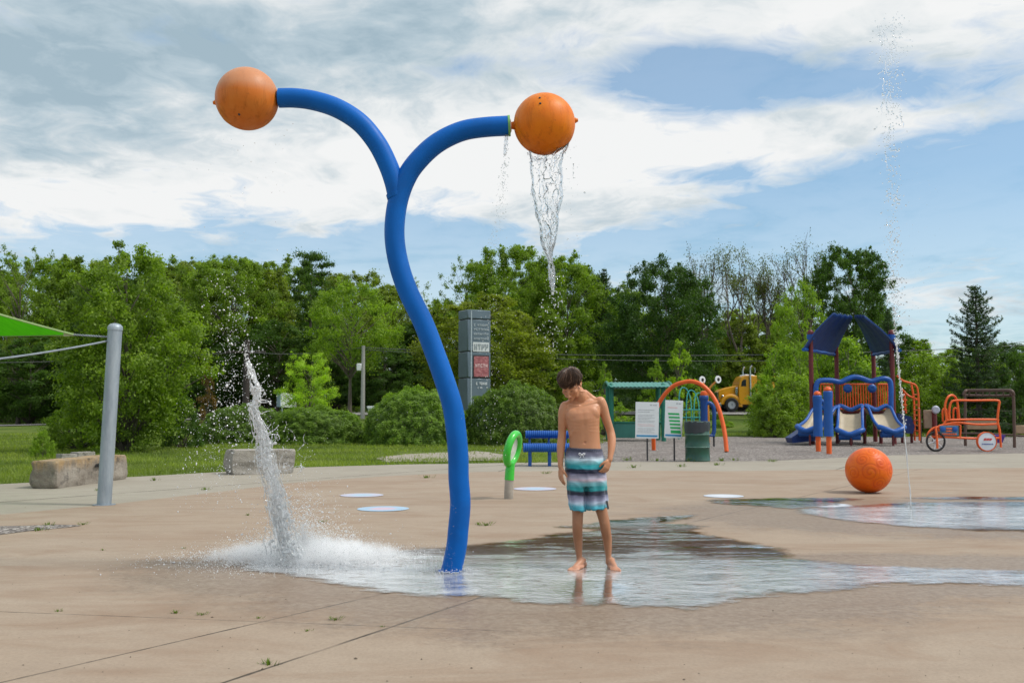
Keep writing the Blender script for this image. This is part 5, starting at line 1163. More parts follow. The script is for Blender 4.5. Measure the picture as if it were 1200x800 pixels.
    put(mb.build('emblem', paint('red_print', (.60, .06, .06), .5), None), dk)
    mb = MB()
    for i in range(7): mb.slab([c+f+Vector((-.15+.045*i, 0, -.085)), c+f+Vector((-.12+.045*i, 0, -.085)), c+f+Vector((-.12+.045*i, 0, -.055)), c+f+Vector((-.15+.045*i, 0, -.055))], (0, -.004, 0))
    put(mb.build('small_print', paint('blue_print', (.05, .08, .30), .5), None), dk)
    mb = MB(); a = [at(1165.5, 510, Y+.2), at(1178.5, 509.5, Y+.2), at(1175, 518.5, Y+.2), at(1166, 519, Y+.2)]; mb.slab(a, (0, .5, 0)); mb.build('tail_seat', paint('purple_plastic', (.05, .02, .22), .4), t)
car()
# ---- brown table frame behind the truck climber, tan bench panels
def frame_table():
    Y = 31.5; t = thing('arbour_frame', (at(1160, 520, Y).x, Y, 0), 'dark brown steel overhead frame with tan bench panels behind the truck climber', 'overhead ladder')
    def T(pts, r=.045, nm='post', m=M_brown): mb = MB(); mb.tube([Vector(q) for q in cr([tuple(at(a, b, Y+y)) for a, b, y in pts], 5)], r, 10); mb.build(nm, m, t)
    T([(1131.5, 523, 0), (1131, 500, 0), (1131, 470, 0), (1130.5, 463, 0)]); T([(1189, 526, -1.5), (1188.5, 500, -1.5), (1188, 475, -1.5), (1187.5, 464, -1.5)])
    T([(1129, 462.5, 0), (1131.5, 458.2, 0), (1136, 457.5, 0), (1160, 457.3, -.7), (1181, 457.3, -1.3), (1186, 458.5, -1.5), (1188, 463, -1.5)], .05, 'top_frame')
    T([(1128.5, 463, .5), (1160, 463.6, .1), (1188, 463.3, -.9)], .04, 'top_frame')
    for k in range(7): x = 1136+k*8; T([(x, 458, -.2*k), (x-.5, 463.2, .5-.2*k)], .02, 'rung')
    T([(1127, 507.5, 0), (1160, 508, -.6), (1205, 511, -1.2)], .03, 'cross_bar')
    for a, b, c_, d in ((1133, 1168, 490, 503), (1190, 1215, 498, 508)):
        p0, p1 = at(a, d, Y+.6), at(b, c_, Y+.6); mb = MB(); mb.box(((p0.x+p1.x)/2, Y+.6, (p0.z+p1.z)/2), (p1.x-p0.x, .06, p1.z-p0.z), bev=.02); mb.build('bench_panel', paint('tan_wood', (.30, .20, .12), .6, .15), t)
frame_table()
def steering():
    Y = 34.0; t = thing('steering_post', (at(1095, 515, Y).x, Y, 0), 'dark maroon post with small round grey wheel panel, left of the truck climber', 'play post')
    x = at(1095, 500, Y).x; mb = MB(); mb.tube([(x, Y, 0), (x, Y, at(1095, 482, Y).z)], .09, 12); mb.build('post', M_maroon, t)
    mb = MB(); mb.lathe([(0, 0), (.12, 0), (.14, .04), (.1, .08), (0, .08)], at(1096, 480, Y-.1), 20, Matrix.Rotation(R(90), 3, 'X')); mb.build('wheel', paint('grey_knob', (.4, .42, .5), .4), t)
    p0, p1 = at(1079, 503, Y), at(1091, 479, Y); mb = MB(); mb.tube([(p0.x, Y, 0), (p0.x, Y, p1.z), ], .03, 8); mb.build('side_post', M_brown, t)
    mb = MB(); mb.box(((p0.x+p1.x)/2+.1, Y, (p0.z+p1.z)/2), (p1.x-p0.x, .05, (p1.z-p0.z)*.9), bev=.02); mb.build('panel', paint('tan_panel', (.26, .19, .13), .6, .15), t)
steering()

# ---- pylon sign
def pylon():
    Y = 50.0; c = at(548, 480, Y); z0 = float(gz(c.x, Y)); a = R(28); u = Vector((math.cos(a), math.sin(a), 0)); v = Vector((-math.sin(a), math.cos(a), 0)); zt = at(548, 362.5, Y).z
    W = (574.5-548)/FPX*Y/math.cos(a); D = (548-535.5)/FPX*Y/math.sin(a)
    t = thing('pylon_sign', (c.x, c.y, z0), 'tall grey metal pylon sign with red display panel between the hedges', 'sign')
    c = Vector((c.x, c.y, 0)); m = paint('grey_cladding', (.135, .175, .21), .35, .08, 2, .03, .3); M3 = Matrix((u, v, Vector((0, 0, 1)))).transposed()
    rows = [(z0, at(548, 443, Y).z), (at(548, 443, Y).z+.05, at(548, 412, Y).z), (at(548, 412, Y).z+.05, at(548, 374, Y).z), (at(548, 374, Y).z+.05, zt)]
    for i, (za, zb) in enumerate(rows):
        mb = MB(); mb.box(c+u*W/2+v*D/2+Vector((0, 0, (za+zb)/2)), (W, D, zb-za), M3, .03); mb.build('cladding_panel', m, t)
    mb = MB(); mb.box(c+u*W/2+v*D/2+Vector((0, 0, (z0+zt)/2)), (W-.12, D-.12, zt-z0-.05), M3); mb.build('core', M_dark, t)
    def fp(x, z): return c+u*W*x-v*.012+Vector((0, 0, z))
    def quad(x0, x1, py0, py1, mat, nm, off=.0, par=None):
        z1, z0_ = at(560, py0, Y).z, at(560, py1, Y).z; mb = MB(); mb.slab([fp(x0, z0_)-v*off, fp(x1, z0_)-v*off, fp(x1, z1)-v*off, fp(x0, z1)-v*off], v*.01); o = mb.build(nm, mat, None, smooth=False); put(o, par or t); return o
    mb = MB(); mb.slab([fp(.13, z0+.1), fp(.17, z0+.1), fp(.17, zt-.05), fp(.13, zt-.05)], v*.01); mb.build('corner_trim', paint('pale_trim', (.40, .46, .50), .45), t)
    q = quad(.22, .93, 415.5, 442, M_dark, 'screen_frame'); quad(.26, .90, 417, 441, (lambda n: (n.fin((lambda p: p)(n.pbr(n.ramp(n.noise(n.vm('MULTIPLY', n.obj(), (3, 3, 5)), 2.0, 3, .6), [(.35, (.26, .07, .08)), (.6, (.42, .14, .15)), (.8, (.55, .32, .32))]), .4)))))(NT('dim_red_display')), 'display', .02, q)
    w_ = quad(.22, .93, 400.5, 411.5, paint('white_panel', (.62, .64, .65), .5), 'white_panel'); rng = random.Random(2)
    mk = paint('faint_lettering', (.40, .45, .49), .5); wh = paint('white_lettering', (.75, .77, .80), .5)
    def marks(x0, x1, py, hpx, mat, nm, n, par=None, off=.012):
        mb = MB(); x = x0; wl = (x1-x0)/n
        for k in range(n):
            if rng.random() < .12: continue
            z1, z0_ = at(560, py, Y).z, at(560, py+hpx, Y).z; xa, xb = x0+k*wl+wl*.12, x0+(k+1)*wl-wl*.12
            # blocky strokes like worn letters
            for (a0, a1, b0, b1) in rng.choice([[(0, .3, 0, 1), (.3, 1, .75, 1), (.3, 1, 0, .25)], [(0, .3, 0, 1), (.7, 1, 0, 1), (.3, .7, .4, .6)], [(0, 1, .75, 1), (.35, .65, 0, .75)], [(0, .3, 0, 1), (.3, 1, .4, .6), (.7, 1, .6, 1)]]):
                X0, X1 = xa+(xb-xa)*a0, xa+(xb-xa)*a1; Z0, Z1 = z0_+(z1-z0_)*b0, z0_+(z1-z0_)*b1
                mb.slab([fp(X0, Z0)-v*off, fp(X1, Z0)-v*off, fp(X1, Z1)-v*off, fp(X0, Z1)-v*off], v*.006)
        o = mb.build(nm, mat, None, smooth=False); put(o, par or t)
    for py, n in ((379, 8), (384, 7), (389.5, 8), (395, 9)): marks(.25, .90, py, 2.6, mk, 'lettering', n)
    marks(.26, .90, 402.3, 7.2, paint('grey_digits', (.28, .31, .34), .5), 'digits', 4, w_, .02); marks(.30, .86, 426, 4, paint('pink_digits', (.75, .5, .5), .5), 'digits', 5, q, .034)
    marks(.35, .85, 447.5, 3.0, wh, 'lettering', 7); marks(.42, .86, 453, 1.8, wh, 'lettering', 8)
pylon()
# ---- small white sign board and grey cabinet
def far_bits():
    Y = 52; c = at(334, 470, Y); z0 = float(gz(c.x, Y)); t = thing('sign_board', (c.x, Y, z0), 'white two sided sign board rising above the low hedge', 'sign'); a, b = at(329, 476.5, Y), at(345.5, 459, Y)
    mb = MB(); mb.slab([a, Vector((b.x, Y+.4, a.z-.05)), Vector((b.x, Y+.4, b.z-.2)), Vector((a.x, Y, b.z))], (0, .05, 0)); mb.build('panel', M_white, t)
    a2 = at(325, 476.5, Y+1.0); mb = MB(); mb.slab([Vector((a.x, Y, a.z)), Vector((a2.x, Y+1.0, a.z)), Vector((a2.x, Y+1.0, b.z+.02)), Vector((a.x, Y, b.z))], (-.03, -.03, 0)); mb.build('side_panel', paint('blue_grey_panel', (.25, .33, .42), .5), t)
    for x in (a.x+.05, b.x-.05): mb = MB(); mb.tube([(x, Y+.1, z0-.02), (x, Y+.1, a.z)], .04, 8); mb.build('post', M_steel, t)
    Y = 56; c = at(440, 490, Y); z0 = float(gz(c.x, Y)); t = thing('utility_cabinet', (c.x, Y, z0), 'small pale grey cabinet with a white top beside the metal utility pole', 'cabinet')
    a, b = at(431, 500, Y), at(452, 476, Y); zt = b.z
    mb = MB(); mb.box(((a.x+b.x)/2, Y+.3, (z0+zt-.12)/2), (b.x-a.x, .6, zt-.12-z0), bev=.01); mb.build('cabinet_body', paint('pale_grey', (.42, .45, .45), .5, .1, 4), t)
    mb = MB(); mb.box(((a.x+b.x)/2, Y+.3, zt-.05), (b.x-a.x+.1, .7, .14), bev=.02); mb.build('cabinet_top', M_white, t)
    for k in range(5): x = a.x+(b.x-a.x)*(k+.5)/5; mb = MB(); mb.box((x, Y-.006, (z0+zt)/2-.1), (.08, .012, (zt-z0)*.55), bev=.003); mb.build('vent_panel', paint('vent_grey', (.20, .22, .22), .6), t)
    # poles
    UP = 'utility poles'
    Y = 58; c = at(425, 490, Y); z0 = float(gz(c.x, Y)); t = thing('utility_pole', (c.x, Y, z0), 'slender pale metal pole with a small white box', 'utility pole'); zt = at(425, 405, Y).z
    mb = MB(); mb.tube([(c.x, Y, z0-.05), (c.x, Y, zt)], [.13, .10], 12); mb.build('pole_shaft', paint('weathered_pole', (.36, .35, .33), .7), t)
    q = at(421, 430, Y); mb = MB(); mb.box((q.x, Y, q.z), (.28, .25, .42), bev=.03); mb.build('meter_box', M_white, t)
    Y = 66; c = at(288, 480, Y); z0 = float(gz(c.x, Y)); t = thing('utility_pole', (c.x, Y, z0), 'thick dark wooden pole with a cross arm behind the splash', 'utility pole'); zt = at(288, 398, Y).z
    mb = MB(); mb.tube([(c.x, Y, z0-.05), (c.x, Y, zt)], [.24, .19], 12); mb.build('pole_shaft', paint('dark_wood', (.045, .035, .03), .85), t)
    zc = at(288, 412.5, Y).z; mb = MB(); mb.box((c.x, Y-.2, zc), (2.6, .12, .14), bev=.01); mb.build('cross_arm', paint('dark_wood_arm', (.06, .05, .04), .85), t)
    for dx in (-1.1, -.4, .4, 1.1): mb = MB(); mb.lathe([(.03, 0), (.05, .03), (.03, .07), (.05, .1), (.02, .14), (0, .15)], (c.x+dx, Y-.2, zc+.07), 10); mb.build('insulator', paint('porcelain', (.5, .5, .5), .3), t)
    W = 'wires strung along the road'
    def wire(a, b, sag, label, r=.018):
        P = [Vector(a).lerp(Vector(b), s)-Vector((0, 0, sag*4*s*(1-s))) for s in np.linspace(0, 1, 40)]; mb = MB(); mb.tube(P, r, 4); tag(mb.build('overhead_wire', paint('wire_'+str(len(bpy.data.materials)), (.10, .10, .10), .6), origin=P[0]), label, 'wire', W)
    A = at(288, 412, 66); B = at(425, 407, 58); Cc = at(1700, 360, 52)
    wire(A, B, .25, 'wire between the wooden pole and the metal pole'); wire(B, Cc, 1.3, 'upper wire leading right from the metal pole past the pylon'); wire(B-Vector((0, 0, .12)), Cc-Vector((0, 0, .45)), 1.4, 'lower wire leading right from the metal pole past the pylon')
    wire(A, at(-300, 420, 66), .5, 'wire leading left from the wooden pole into the trees')
    wire(at(1090, 410, 90), at(1500, 352, 70), .5, 'high wire crossing the sky right of the spruce')
far_bits()
# ---- yellow lorry tractor on the road
def truck():
    Y = 66.5; s = Y/FPX; z0 = float(gz(16, Y))+.05
    def X(px): return at(px, 470, Y).x
    def Z(py): return at(870, py, Y).z
    t = thing('yellow_truck', (X(870), Y, z0), 'yellow long nosed lorry on the road, rear hidden by bushes', 'truck')
    My = paint('yellow_lorry_paint', (.80, .36, .010), .3, .06, 2, .02, Coat_Weight=.5, Coat_Roughness=.1); Mc = paint('chrome', (.6, .6, .62), .18, metal=1.0); Mg = paint('dark_glass', (.02, .025, .03), .08)
    Wd = 2.1
    def side(pts, y0, w, m, nm, par=None):
        mb = MB(); mb.slab([Vector((X(a), y0, Z(b))) for a, b in pts], (0, w, 0)); o = mb.build(nm, m, None, ang=30)
        bv = o.modifiers.new('b', 'BEVEL'); bv.width = .05; bv.segments = 3; bv.limit_method = 'ANGLE'; put(o, par or t); return o
    side([(843.5, 468), (843, 459), (846, 456.2), (855, 453.5), (865.5, 451.5), (867, 451.5), (867, 466), (866, 474), (848, 474)], Y+.3, 1.5, My, 'bonnet')
    side([(866, 471), (866, 451), (867.5, 446), (870, 441.5), (873, 440), (893, 440), (893.5, 474), (868, 474)], Y+.05, 2.0, My, 'cab')
    side([(893.7, 439.5), (909, 439.5), (909, 474), (893.7, 474)], Y+.05, 2.0, My, 'sleeper')
    side([(873, 441), (875, 438.2), (884, 438.6), (890, 441)], Y+.3, 1.5, M_white, 'roof_fairing')
    side([(868.8, 452.5), (870, 446.5), (872, 444.5), (875, 444.5), (875, 452.5)], Y+.04, .02, Mg, 'side_window')
    side([(862.5, 466), (862.5, 454), (865.8, 453.5), (865.8, 466)], Y+.15, .15, Mc, 'air_cleaner'); side([(843, 471), (842, 459), (843.2, 459), (844.5, 471)], Y+.4, 1.3, Mc, 'radiator_grille')
    side([(841.5, 477), (841.5, 472), (846, 472), (846, 477)], Y+.1, 1.9, Mc, 'bumper'); side([(847, 477), (847, 473.5), (925, 473.5), (925, 477)], Y+.5, 1.1, M_dark, 'chassis')
    # mudguard arcs and wheels
    for yy in (Y+.02,):
        c = Vector((X(857.3), yy, Z(475))); r = .62
        mb = MB(); mb.tube([c+Vector((math.cos(a)*r, .16, math.sin(a)*r)) for a in np.linspace(R(-8), R(172), 18)], .10, 10, sq=1.6); mb.build('mudguard', My, t)
    for px in (857.3, 903, 918):
        for yy in (Y+.02, Y+1.8):
            c = Vector((X(px), yy, z0+.46)); M = Matrix.Rotation(R(90), 3, 'X')
            mb = MB(); mb.lathe([(.26, -.13), (.42, -.13), (.46, -.09), (.46, .09), (.42, .13), (.26, .13), (.26, -.13)], c, 32, M); wh = mb.build('wheel', M_rubber, t)
            mb = MB(); mb.lathe([(0, -.02), (.08, -.02), (.09, .06), (.12, .08), (.24, .05), (.27, .12), (.27, -.1), (0, -.1)], c, 24, M); put(mb.build('hub', paint('hub_white', (.55, .58, .62), .35), None), wh)
    for yy in (Y+.0, Y+2.1):
        mb = MB(); mb.tube([(X(879.5), yy, Z(470)), (X(879.5), yy, Z(434))], .07, 12); mb.tube([(X(879.5), yy, Z(434)), (X(880.5), yy, Z(430)), (X(882), yy, Z(428.5))], .06, 10); mb.build('exhaust_stack', Mc, t)
    mb = MB(); mb.box((X(885), Y-.05, Z(434)), (.06, .1, .34), bev=.02); mb.build('mirror', Mc, t)
    mb = MB(); mb.ell((X(848), Y+.25, Z(464)), (.10, .08, .10), 12, 8); mb.build('headlight', Mc, t)
truck()
# ================================================================ the boy
YB = 7.27
def B(px, py, dy=0.0): return at(px, py, YB+dy)
PXM = YB/FPX
def remesh(mb, vox, it, name, mat, fac=.5):
    o = mb.build('tmp', mat); m = o.modifiers.new('r', 'REMESH'); m.mode = 'VOXEL'; m.voxel_size = vox; m.adaptivity = 0
    s_ = o.modifiers.new('s', 'SMOOTH'); s_.factor = fac; s_.iterations = it
    dg = bpy.context.evaluated_depsgraph_get(); dg.update(); me = bpy.data.meshes.new_from_object(o.evaluated_get(dg)); bpy.data.objects.remove(o)
    me.name = name; me.polygons.foreach_set('use_smooth', [True]*len(me.polygons)); me.materials.clear(); me.materials.append(mat); return me
def chain(mb, pts, n=14):
    """tapered limb: pts are (vector, radius)"""
    P = cr([tuple(p)+(r,) for p, r in pts], 5); mb.tube([Vector(p[:3]) for p in P], [p[3] for p in P], n)
    mb.ell(pts[0][0], pts[0][1], 12, 8); mb.ell(pts[-1][0], pts[-1][1], 12, 8)
def ring(cx, py, hw, dep, dy=0.0, tilt=0.0, n=32, p=2.3, yaw=0.0):
    c = B(cx, py, dy); out = []
    for j in range(n):
        a = 2*math.pi*j/n; ca, sa = math.cos(a), math.sin(a); x = hw*PXM*math.copysign(abs(ca)**(2/p), ca); y = dep*math.copysign(abs(sa)**(2/p), sa)
        x, y = x*math.cos(yaw)-y*math.sin(yaw), x*math.sin(yaw)+y*math.cos(yaw)
        out.append(c+Vector((x*math.cos(tilt), y, x*math.sin(tilt))))
    return out
def skin_mat():
    t = NT('skin'); o = t.obj(); n = t.noise(o, 9, 5, .6); f = t.noise(o, 120, 3, .6); X, Y, Z = t.sep(o)[:3]
    a = t.n('ShaderNodeAttribute', attribute_name='tint'); 
    c = t.mix(t.mr(n, .3, .7), (.60, .285, .155), (.52, .235, .122)); c = t.mix(t.mr(Z, .38, .60, .75, 0), c, (.36, .165, .085)); c = t.mix(t.mr(Z, .03, .10, .6, 0), c, (.60, .30, .20))  # legs darker: tan, with part of their shade put into the colour
    c = t.mix(a.outputs['Fac'], c, (.34, .085, .06)); a2 = t.n('ShaderNodeAttribute', attribute_name='brow'); c = t.mix(a2.outputs['Fac'], c, (.045, .022, .014))
    return t.fin(t.pbr(c, t.mr(n, .3, .7, .34, .50), 0, t.bump(f, .08, .003), Subsurface_Weight=.12, Subsurface_Radius=(.02, .008, .004), Subsurface_Scale=.5, Specular_IOR_Level=.4))
def boy():
    mb = MB()
    T = R(5)
    rings = [ring(686, 562, 17, .080, 0.01), ring(686, 548, 19.5, .088, .01), ring(686, 538, 19.2, .082, .0), ring(685.6, 527, 18.6, .074, -.004), ring(685.2, 518, 17.8, .070, -.006, T*.3), ring(684.6, 509, 18.0, .074, -.004, T*.5), ring(683.6, 500, 18.8, .082, 0, T*.8),
             ring(682.8, 491, 20.0, .088, .0, T), ring(682.4, 483.5, 21.6, .084, .004, T*1.2), ring(682.2, 477.5, 22.5, .070, .012, T*1.5), ring(682, 472.5, 20, .054, .02, T*1.8, p=2.1), ring(681, 468.5, 14, .045, .02, T*2, p=2), ring(680, 464, 8.6, .044, .006, T*2, p=2), ring(678, 458, 7.8, .042, -.022, 0, p=2)]
    mb.loft(rings)
    # chest plates, rib margins, collar bones, shoulder caps
    for sx in (-1, 1): mb.ell(B(683+sx*9.5, 486-sx*1.2, -.041), (.064, .034, .056), 16, 10)
    for sx in (-1, 1): chain(mb, [(B(683.5+sx*4, 497.5, -.058), .018), (B(683.8+sx*9, 502-sx*.5, -.054), .020), (B(684+sx*14, 509-sx*.5, -.036), .020)], 10)
    mb.ell(B(685.5, 519, -.052), (.040, .024, .055), 14, 10); mb.ell(B(685.3, 531, -.052), (.055, .028, .04), 14, 10)
    for sx, q in ((-1, 663.5), (1, 702)): chain(mb, [(B(681.5+sx*3.0, 475.2, -.040), .010), (B(682+sx*9, 474.0-sx*1.0, -.036), .010), (B(q-sx*1, 472.5-sx*2.2, -.008), .014)], 8)
    for sx in (-1, 1): chain(mb, [(B(680.5+sx*5, 461-sx*1, .012), .024), (B(682+sx*12, 468.5-sx*1.4, .020), .026), (B(682+sx*18, 473-sx*2.0, .014), .030)], 10)   # trapezius
    # arms
    chain(mb, [(B(662.6, 476.5, .008), .041), (B(660.2, 483, .008), .0385), (B(659.2, 495, .012), .033), (B(658.8, 506, .018), .030), (B(658.3, 514, .018), .0305), (B(657.5, 521, .008), .0315), (B(657.0, 531, -.008), .0275), (B(656.8, 541, -.022), .0205), (B(656.8, 546.5, -.028), .0195)], 16)
    chain(mb, [(B(703.4, 470.8, .010), .041), (B(706.4, 477.5, .012), .0385), (B(709.6, 488, .020), .033), (B(713.3, 499, .030), .030), (B(715.6, 506.5, .030), .0300), (B(716.8, 514, .012), .0310), (B(716.6, 524, -.020), .0275), (B(715.3, 533.5, -.050), .0205), (B(714.6, 538.5, -.062), .0195)], 16)
    def hand(w, d, palmN, L, curl, spread, thumb_dir, nm=1, thc=.6):
        """w wrist, d along the hand, palmN normal out of the palm, side = towards the thumb"""
        d = d.normalized(); palmN = (palmN-d*palmN.dot(d)).normalized(); side = d.cross(palmN).normalized()*thumb_dir
        M = Matrix((side, palmN, d)).transposed(); pl = L*.48
        mb.ell(w+d*pl*.52, (.030, .0125, pl*.60), 16, 10, M); mb.ell(w+d*pl*.80+side*.002, (.032, .012, .020), 14, 8, M); mb.ell(w+d*pl*.30+side*.016+palmN*.006, (.014, .012, .026), 12, 8, M)
        for k, (off, ln) in enumerate(((.024, .44), (.0085, .50), (-.0075, .47), (-.0225, .37))):
            b = w+d*(pl*.90-abs(off-.004)*.18)+side*off; dirv = (d+side*off*spread).normalized(); l = L*ln; P = [(b-dirv*.012, .0080), (b+dirv*.004, .0082)]; cur = 0.0; q = b
            for s, f in enumerate((.42, .32, .26)):
                cur += curl*(.7, 1.0, .8)[s]*(1+.15*k); dv = (dirv*math.cos(cur)+palmN*math.sin(cur)); q = q+dv*l*f; P.append((q, (.0076, .0070, .0060)[s]))
            chain(mb, P, 10)
        b = w+d*pl*.20+side*.020+palmN*.004; tdir = (d*.72+side*.55+palmN*thc*.5).normalized(); e1 = b+tdir*L*.20; e2 = e1+(d*.9+side*.12+palmN*thc).normalized()*L*.15; e3 = e2+(d*.9-side*.05+palmN*thc).normalized()*L*.12
        chain(mb, [(b, .0115), (e1, .0100), (e2, .0088), (e3, .0072)], 10)
    hand(B(656.8, 547.5, -.030), Vector((.02, -.12, -1)), Vector((.75, .35, 0)), .142, .22, 3.5, 1, thc=.5)
    hand(B(714.4, 539.5, -.066), Vector((-.42, -.12, -.9)), Vector((-.62, .62, -.1)), .142, .40, 3.0, -1, thc=.5)
    # legs
    chain(mb, [(B(677.5, 556, .01), .066), (B(677, 575, .008), .058), (B(677, 590, .0), .048), (B(677, 603, -.006), .0405), (B(676.8, 614, -.012), .0385), (B(676.7, 620, -.008), .0370), (B(677.2, 630, .010), .0350), (B(678.0, 641, .012), .0285), (B(678.8, 652, .006), .0215), (B(679.0, 658.5, .004), .0230)], 18)
    chain(mb, [(B(697, 556, .01), .066), (B(699, 575, .006), .058), (B(702.5, 590, .0), .048), (B(706, 602, -.006), .0405), (B(708.6, 613, -.012), .0385), (B(709.6, 620, -.008), .0370), (B(711.4, 630, .010), .0350), (B(712.4, 641, .012), .0285), (B(713.0, 652, .006), .0215), (B(713.2, 658.5, .004), .0230)], 18)
    mb.ell(B(676.6, 613, -.034), (.024, .018, .026), 12, 8); mb.ell(B(708.2, 613, -.034), (.024, .018, .026), 12, 8)
    def foot(ank, d, big):
        """ank above the heel; d pointing to the toes; big = side of the big toe"""
        d = d.normalized(); s = Vector((-d.y, d.x, 0))*big; g = Vector((ank.x, ank.y, 0)); M = Matrix((s, d, Vector((0, 0, 1)))).transposed()
        mb.ell(g-d*.022+Vector((0, 0, .030)), (.025, .030, .028), 14, 10, M)
        chain(mb, [(g+Vector((0, 0, .060)), .026), (g+d*.035+Vector((0, 0, .048)), .026), (g+d*.075+s*.004+Vector((0, 0, .034)), .023), (g+d*.115+s*.006+Vector((0, 0, .022)), .018)], 14)
        mb.ell(g+d*.060-s*.010+Vector((0, 0, .020)), (.024, .062, .018), 16, 10, M); mb.ell(g+d*.118+s*.003+Vector((0, 0, .018)), (.037, .026, .0155), 16, 10, M)
        for k, (o_, l, r) in enumerate(((.024, .048, .0125), (.007, .047, .0092), (-.007, .041, .0088), (-.019, .034, .0082), (-.030, .026, .0078))):
            b = g+d*(.122-abs(k)*.004)+s*o_; chain(mb, [(b+Vector((0, 0, .016)), r), (b+d*l*.55+Vector((0, 0, .015)), r*1.0), (b+d*l+Vector((0, 0, .010)), r*.95)], 8)
        for sg in (-1, 1): mb.ell(g+s*.022*sg+Vector((0, 0, .066)), (.010, .012, .012), 8, 6, M)
    fl = gp(680.3, 661.5); foot(Vector((fl.x, YB+.012, 0)), Vector((-.50, -.87, 0)), -1); fr = gp(713, 661.5); foot(Vector((fr.x+.0, YB+.012, 0)), Vector((.14, -1, 0)), 1)
    # head, bowed and turned
    U = Vector((-.24, -.64, .72)).normalized(); F = Vector((-.20, -.66, -.70)); F = (F-U*F.dot(U)).normalized(); Xr = F.cross(U).normalized()   # subject's left = image right
    if Xr.x < 0: Xr = -Xr
    HM = Matrix((Xr, -F, U)).transposed(); hc = B(668.4, 450.5, -.06)
    def Hd(x, y, z): return hc + HM @ Vector((x, y, z))
    mb.ell(Hd(0, .012, .030), (.071, .088, .078), 24, 16, HM); mb.ell(Hd(0, -.026, -.022), (.057, .056, .066), 20, 14, HM); mb.ell(Hd(0, -.050, -.070), (.030, .028, .026), 16, 10, HM)
    mb.ell(Hd(0, -.070, -.084), (.017, .014, .013), 12, 8, HM)
    chain(mb, [(Hd(0, -.079, .012), .0085), (Hd(0, -.092, -.012), .0085), (Hd(0, -.103, -.030), .0105)], 10)
    for s in (-1, 1):
        mb.ell(Hd(s*.010, -.092, -.033), (.0085, .009, .007), 10, 8, HM); mb.ell(Hd(s*.032, -.052, -.020), (.024, .022, .024), 14, 10, HM); mb.ell(Hd(s*.028, -.062, .006), (.0145, .012, .011), 12, 8, HM)
        chain(mb, [(Hd(s*.012, -.073, .024), .0075), (Hd(s*.032, -.069, .030), .008), (Hd(s*.048, -.055, .024), .0075)], 8)
        mb.ell(Hd(s*.071, .006, -.004), (.007, .018, .029), 12, 10, HM @ Matrix.Rotation(R(12*s), 3, 'Z')); chain(mb, [(Hd(s*.074, .000, -.022), .005), (Hd(s*.080, .020, -.006), .0045), (Hd(s*.080, .022, .012), .0045), (Hd(s*.075, .006, .024), .005)], 6)
        chain(mb, [(Hd(s*.052, .0, -.045), .016), (Hd(s*.036, -.040, -.072), .015)], 8)
    mb.ell(Hd(0, -.083, -.050), (.019, .0085, .0050), 14, 8, HM); mb.ell(Hd(0, -.081, -.059), (.016, .0085, .0052), 14, 8, HM)
    chain(mb, [(Hd(0, .030, -.030), .044), (B(679.5, 462, -.012), .045), (B(681, 469, .012), .050)], 16)
    M_skin = skin_mat(); me = remesh(mb, .0036, 12, 'person', M_skin)
    n = len(me.vertices); V = np.empty(n*3, np.float32); me.vertices.foreach_get('co', V); V = V.reshape(-1, 3)
    # navel and a shallow middle line
    nv = np.array(B(685.6, 518.5, -.080)); d = np.linalg.norm((V-nv)*[1, .3, 1], axis=1); fr = V[:, 1] < YB
    V[:, 1] += np.where(fr, .007*np.exp(-(d/.0075)**2), 0)
    for (a, b, rr, dp) in [(B(683, 482, -.08), B(684.5, 497, -.08), .014, .0018), (B(684.8, 499, -.08), B(685.4, 514, -.08), .014, .0012)]:
        a, b = np.array(a), np.array(b); t_ = np.clip(((V-a) @ (b-a))/np.dot(b-a, b-a), 0, 1); q = a+t_[:, None]*(b-a); dd = np.hypot(V[:, 0]-q[:, 0], V[:, 2]-q[:, 2]); V[:, 1] += np.where(fr, dp*np.exp(-(dd/rr)**2), 0)
    for k in range(4):   # ribs, faint
        for sx in (-1, 1):
            a, b = np.array(B(684+sx*6, 494+k*3.6, 0)), np.array(B(684+sx*17.5, 492+k*4.6, 0)); t_ = np.clip(((V-a)[:, [0, 2]] @ (b-a)[[0, 2]])/np.dot((b-a)[[0, 2]], (b-a)[[0, 2]]), 0, 1); q = a+t_[:, None]*(b-a); dd = np.hypot(V[:, 0]-q[:, 0], V[:, 2]-q[:, 2]); V[:, 1] -= np.where(fr, .0009*np.exp(-(dd/.006)**2), 0)
    me.vertices.foreach_set('co', V.ravel())
    def field(pts): 
        f = np.zeros(n)
        for c, r in pts: f = np.maximum(f, np.exp(-(np.linalg.norm(V-np.array(c), axis=1)/r)**2))
        return f
    tint = field([(B(672.4, 489.5, -.086), .010), (B(694.6, 487.2, -.086), .010)])*.55 + field([(Hd(x, -.088, -.054), .0085) for x in (-.014, -.007, 0, .007, .014)])*.7 + field([(Hd(s*.036, -.074, -.018), .022) for s in (-1, 1)])*.18+field([(B(685.6, 518.5, -.075), .008)])*.5
    a = me.attributes.new('tint', 'FLOAT', 'POINT'); a.data.foreach_set('value', np.clip(tint, 0, 1).astype(np.float32))
    brow = field([(Hd(s*x, -.080+abs(x-.03)*.25, .034-abs(x-.03)*.2), .0065) for s in (-1, 1) for x in (.014, .02, .026, .032, .038, .044)]) + field([(Hd(s*x, -.078+abs(x-.03)*.4, .000), .0042) for s in (-1, 1) for x in (.018, .022, .026, .030, .034, .038)])
    a = me.attributes.new('brow', 'FLOAT', 'POINT'); a.data.foreach_set('value', np.clip(brow*1.1, 0, 1).astype(np.float32))
    body = bpy.data.objects.new('person', me); COL.objects.link(body)
    tag(body, 'barefoot boy in striped swim shorts looking down at the puddle', 'person')
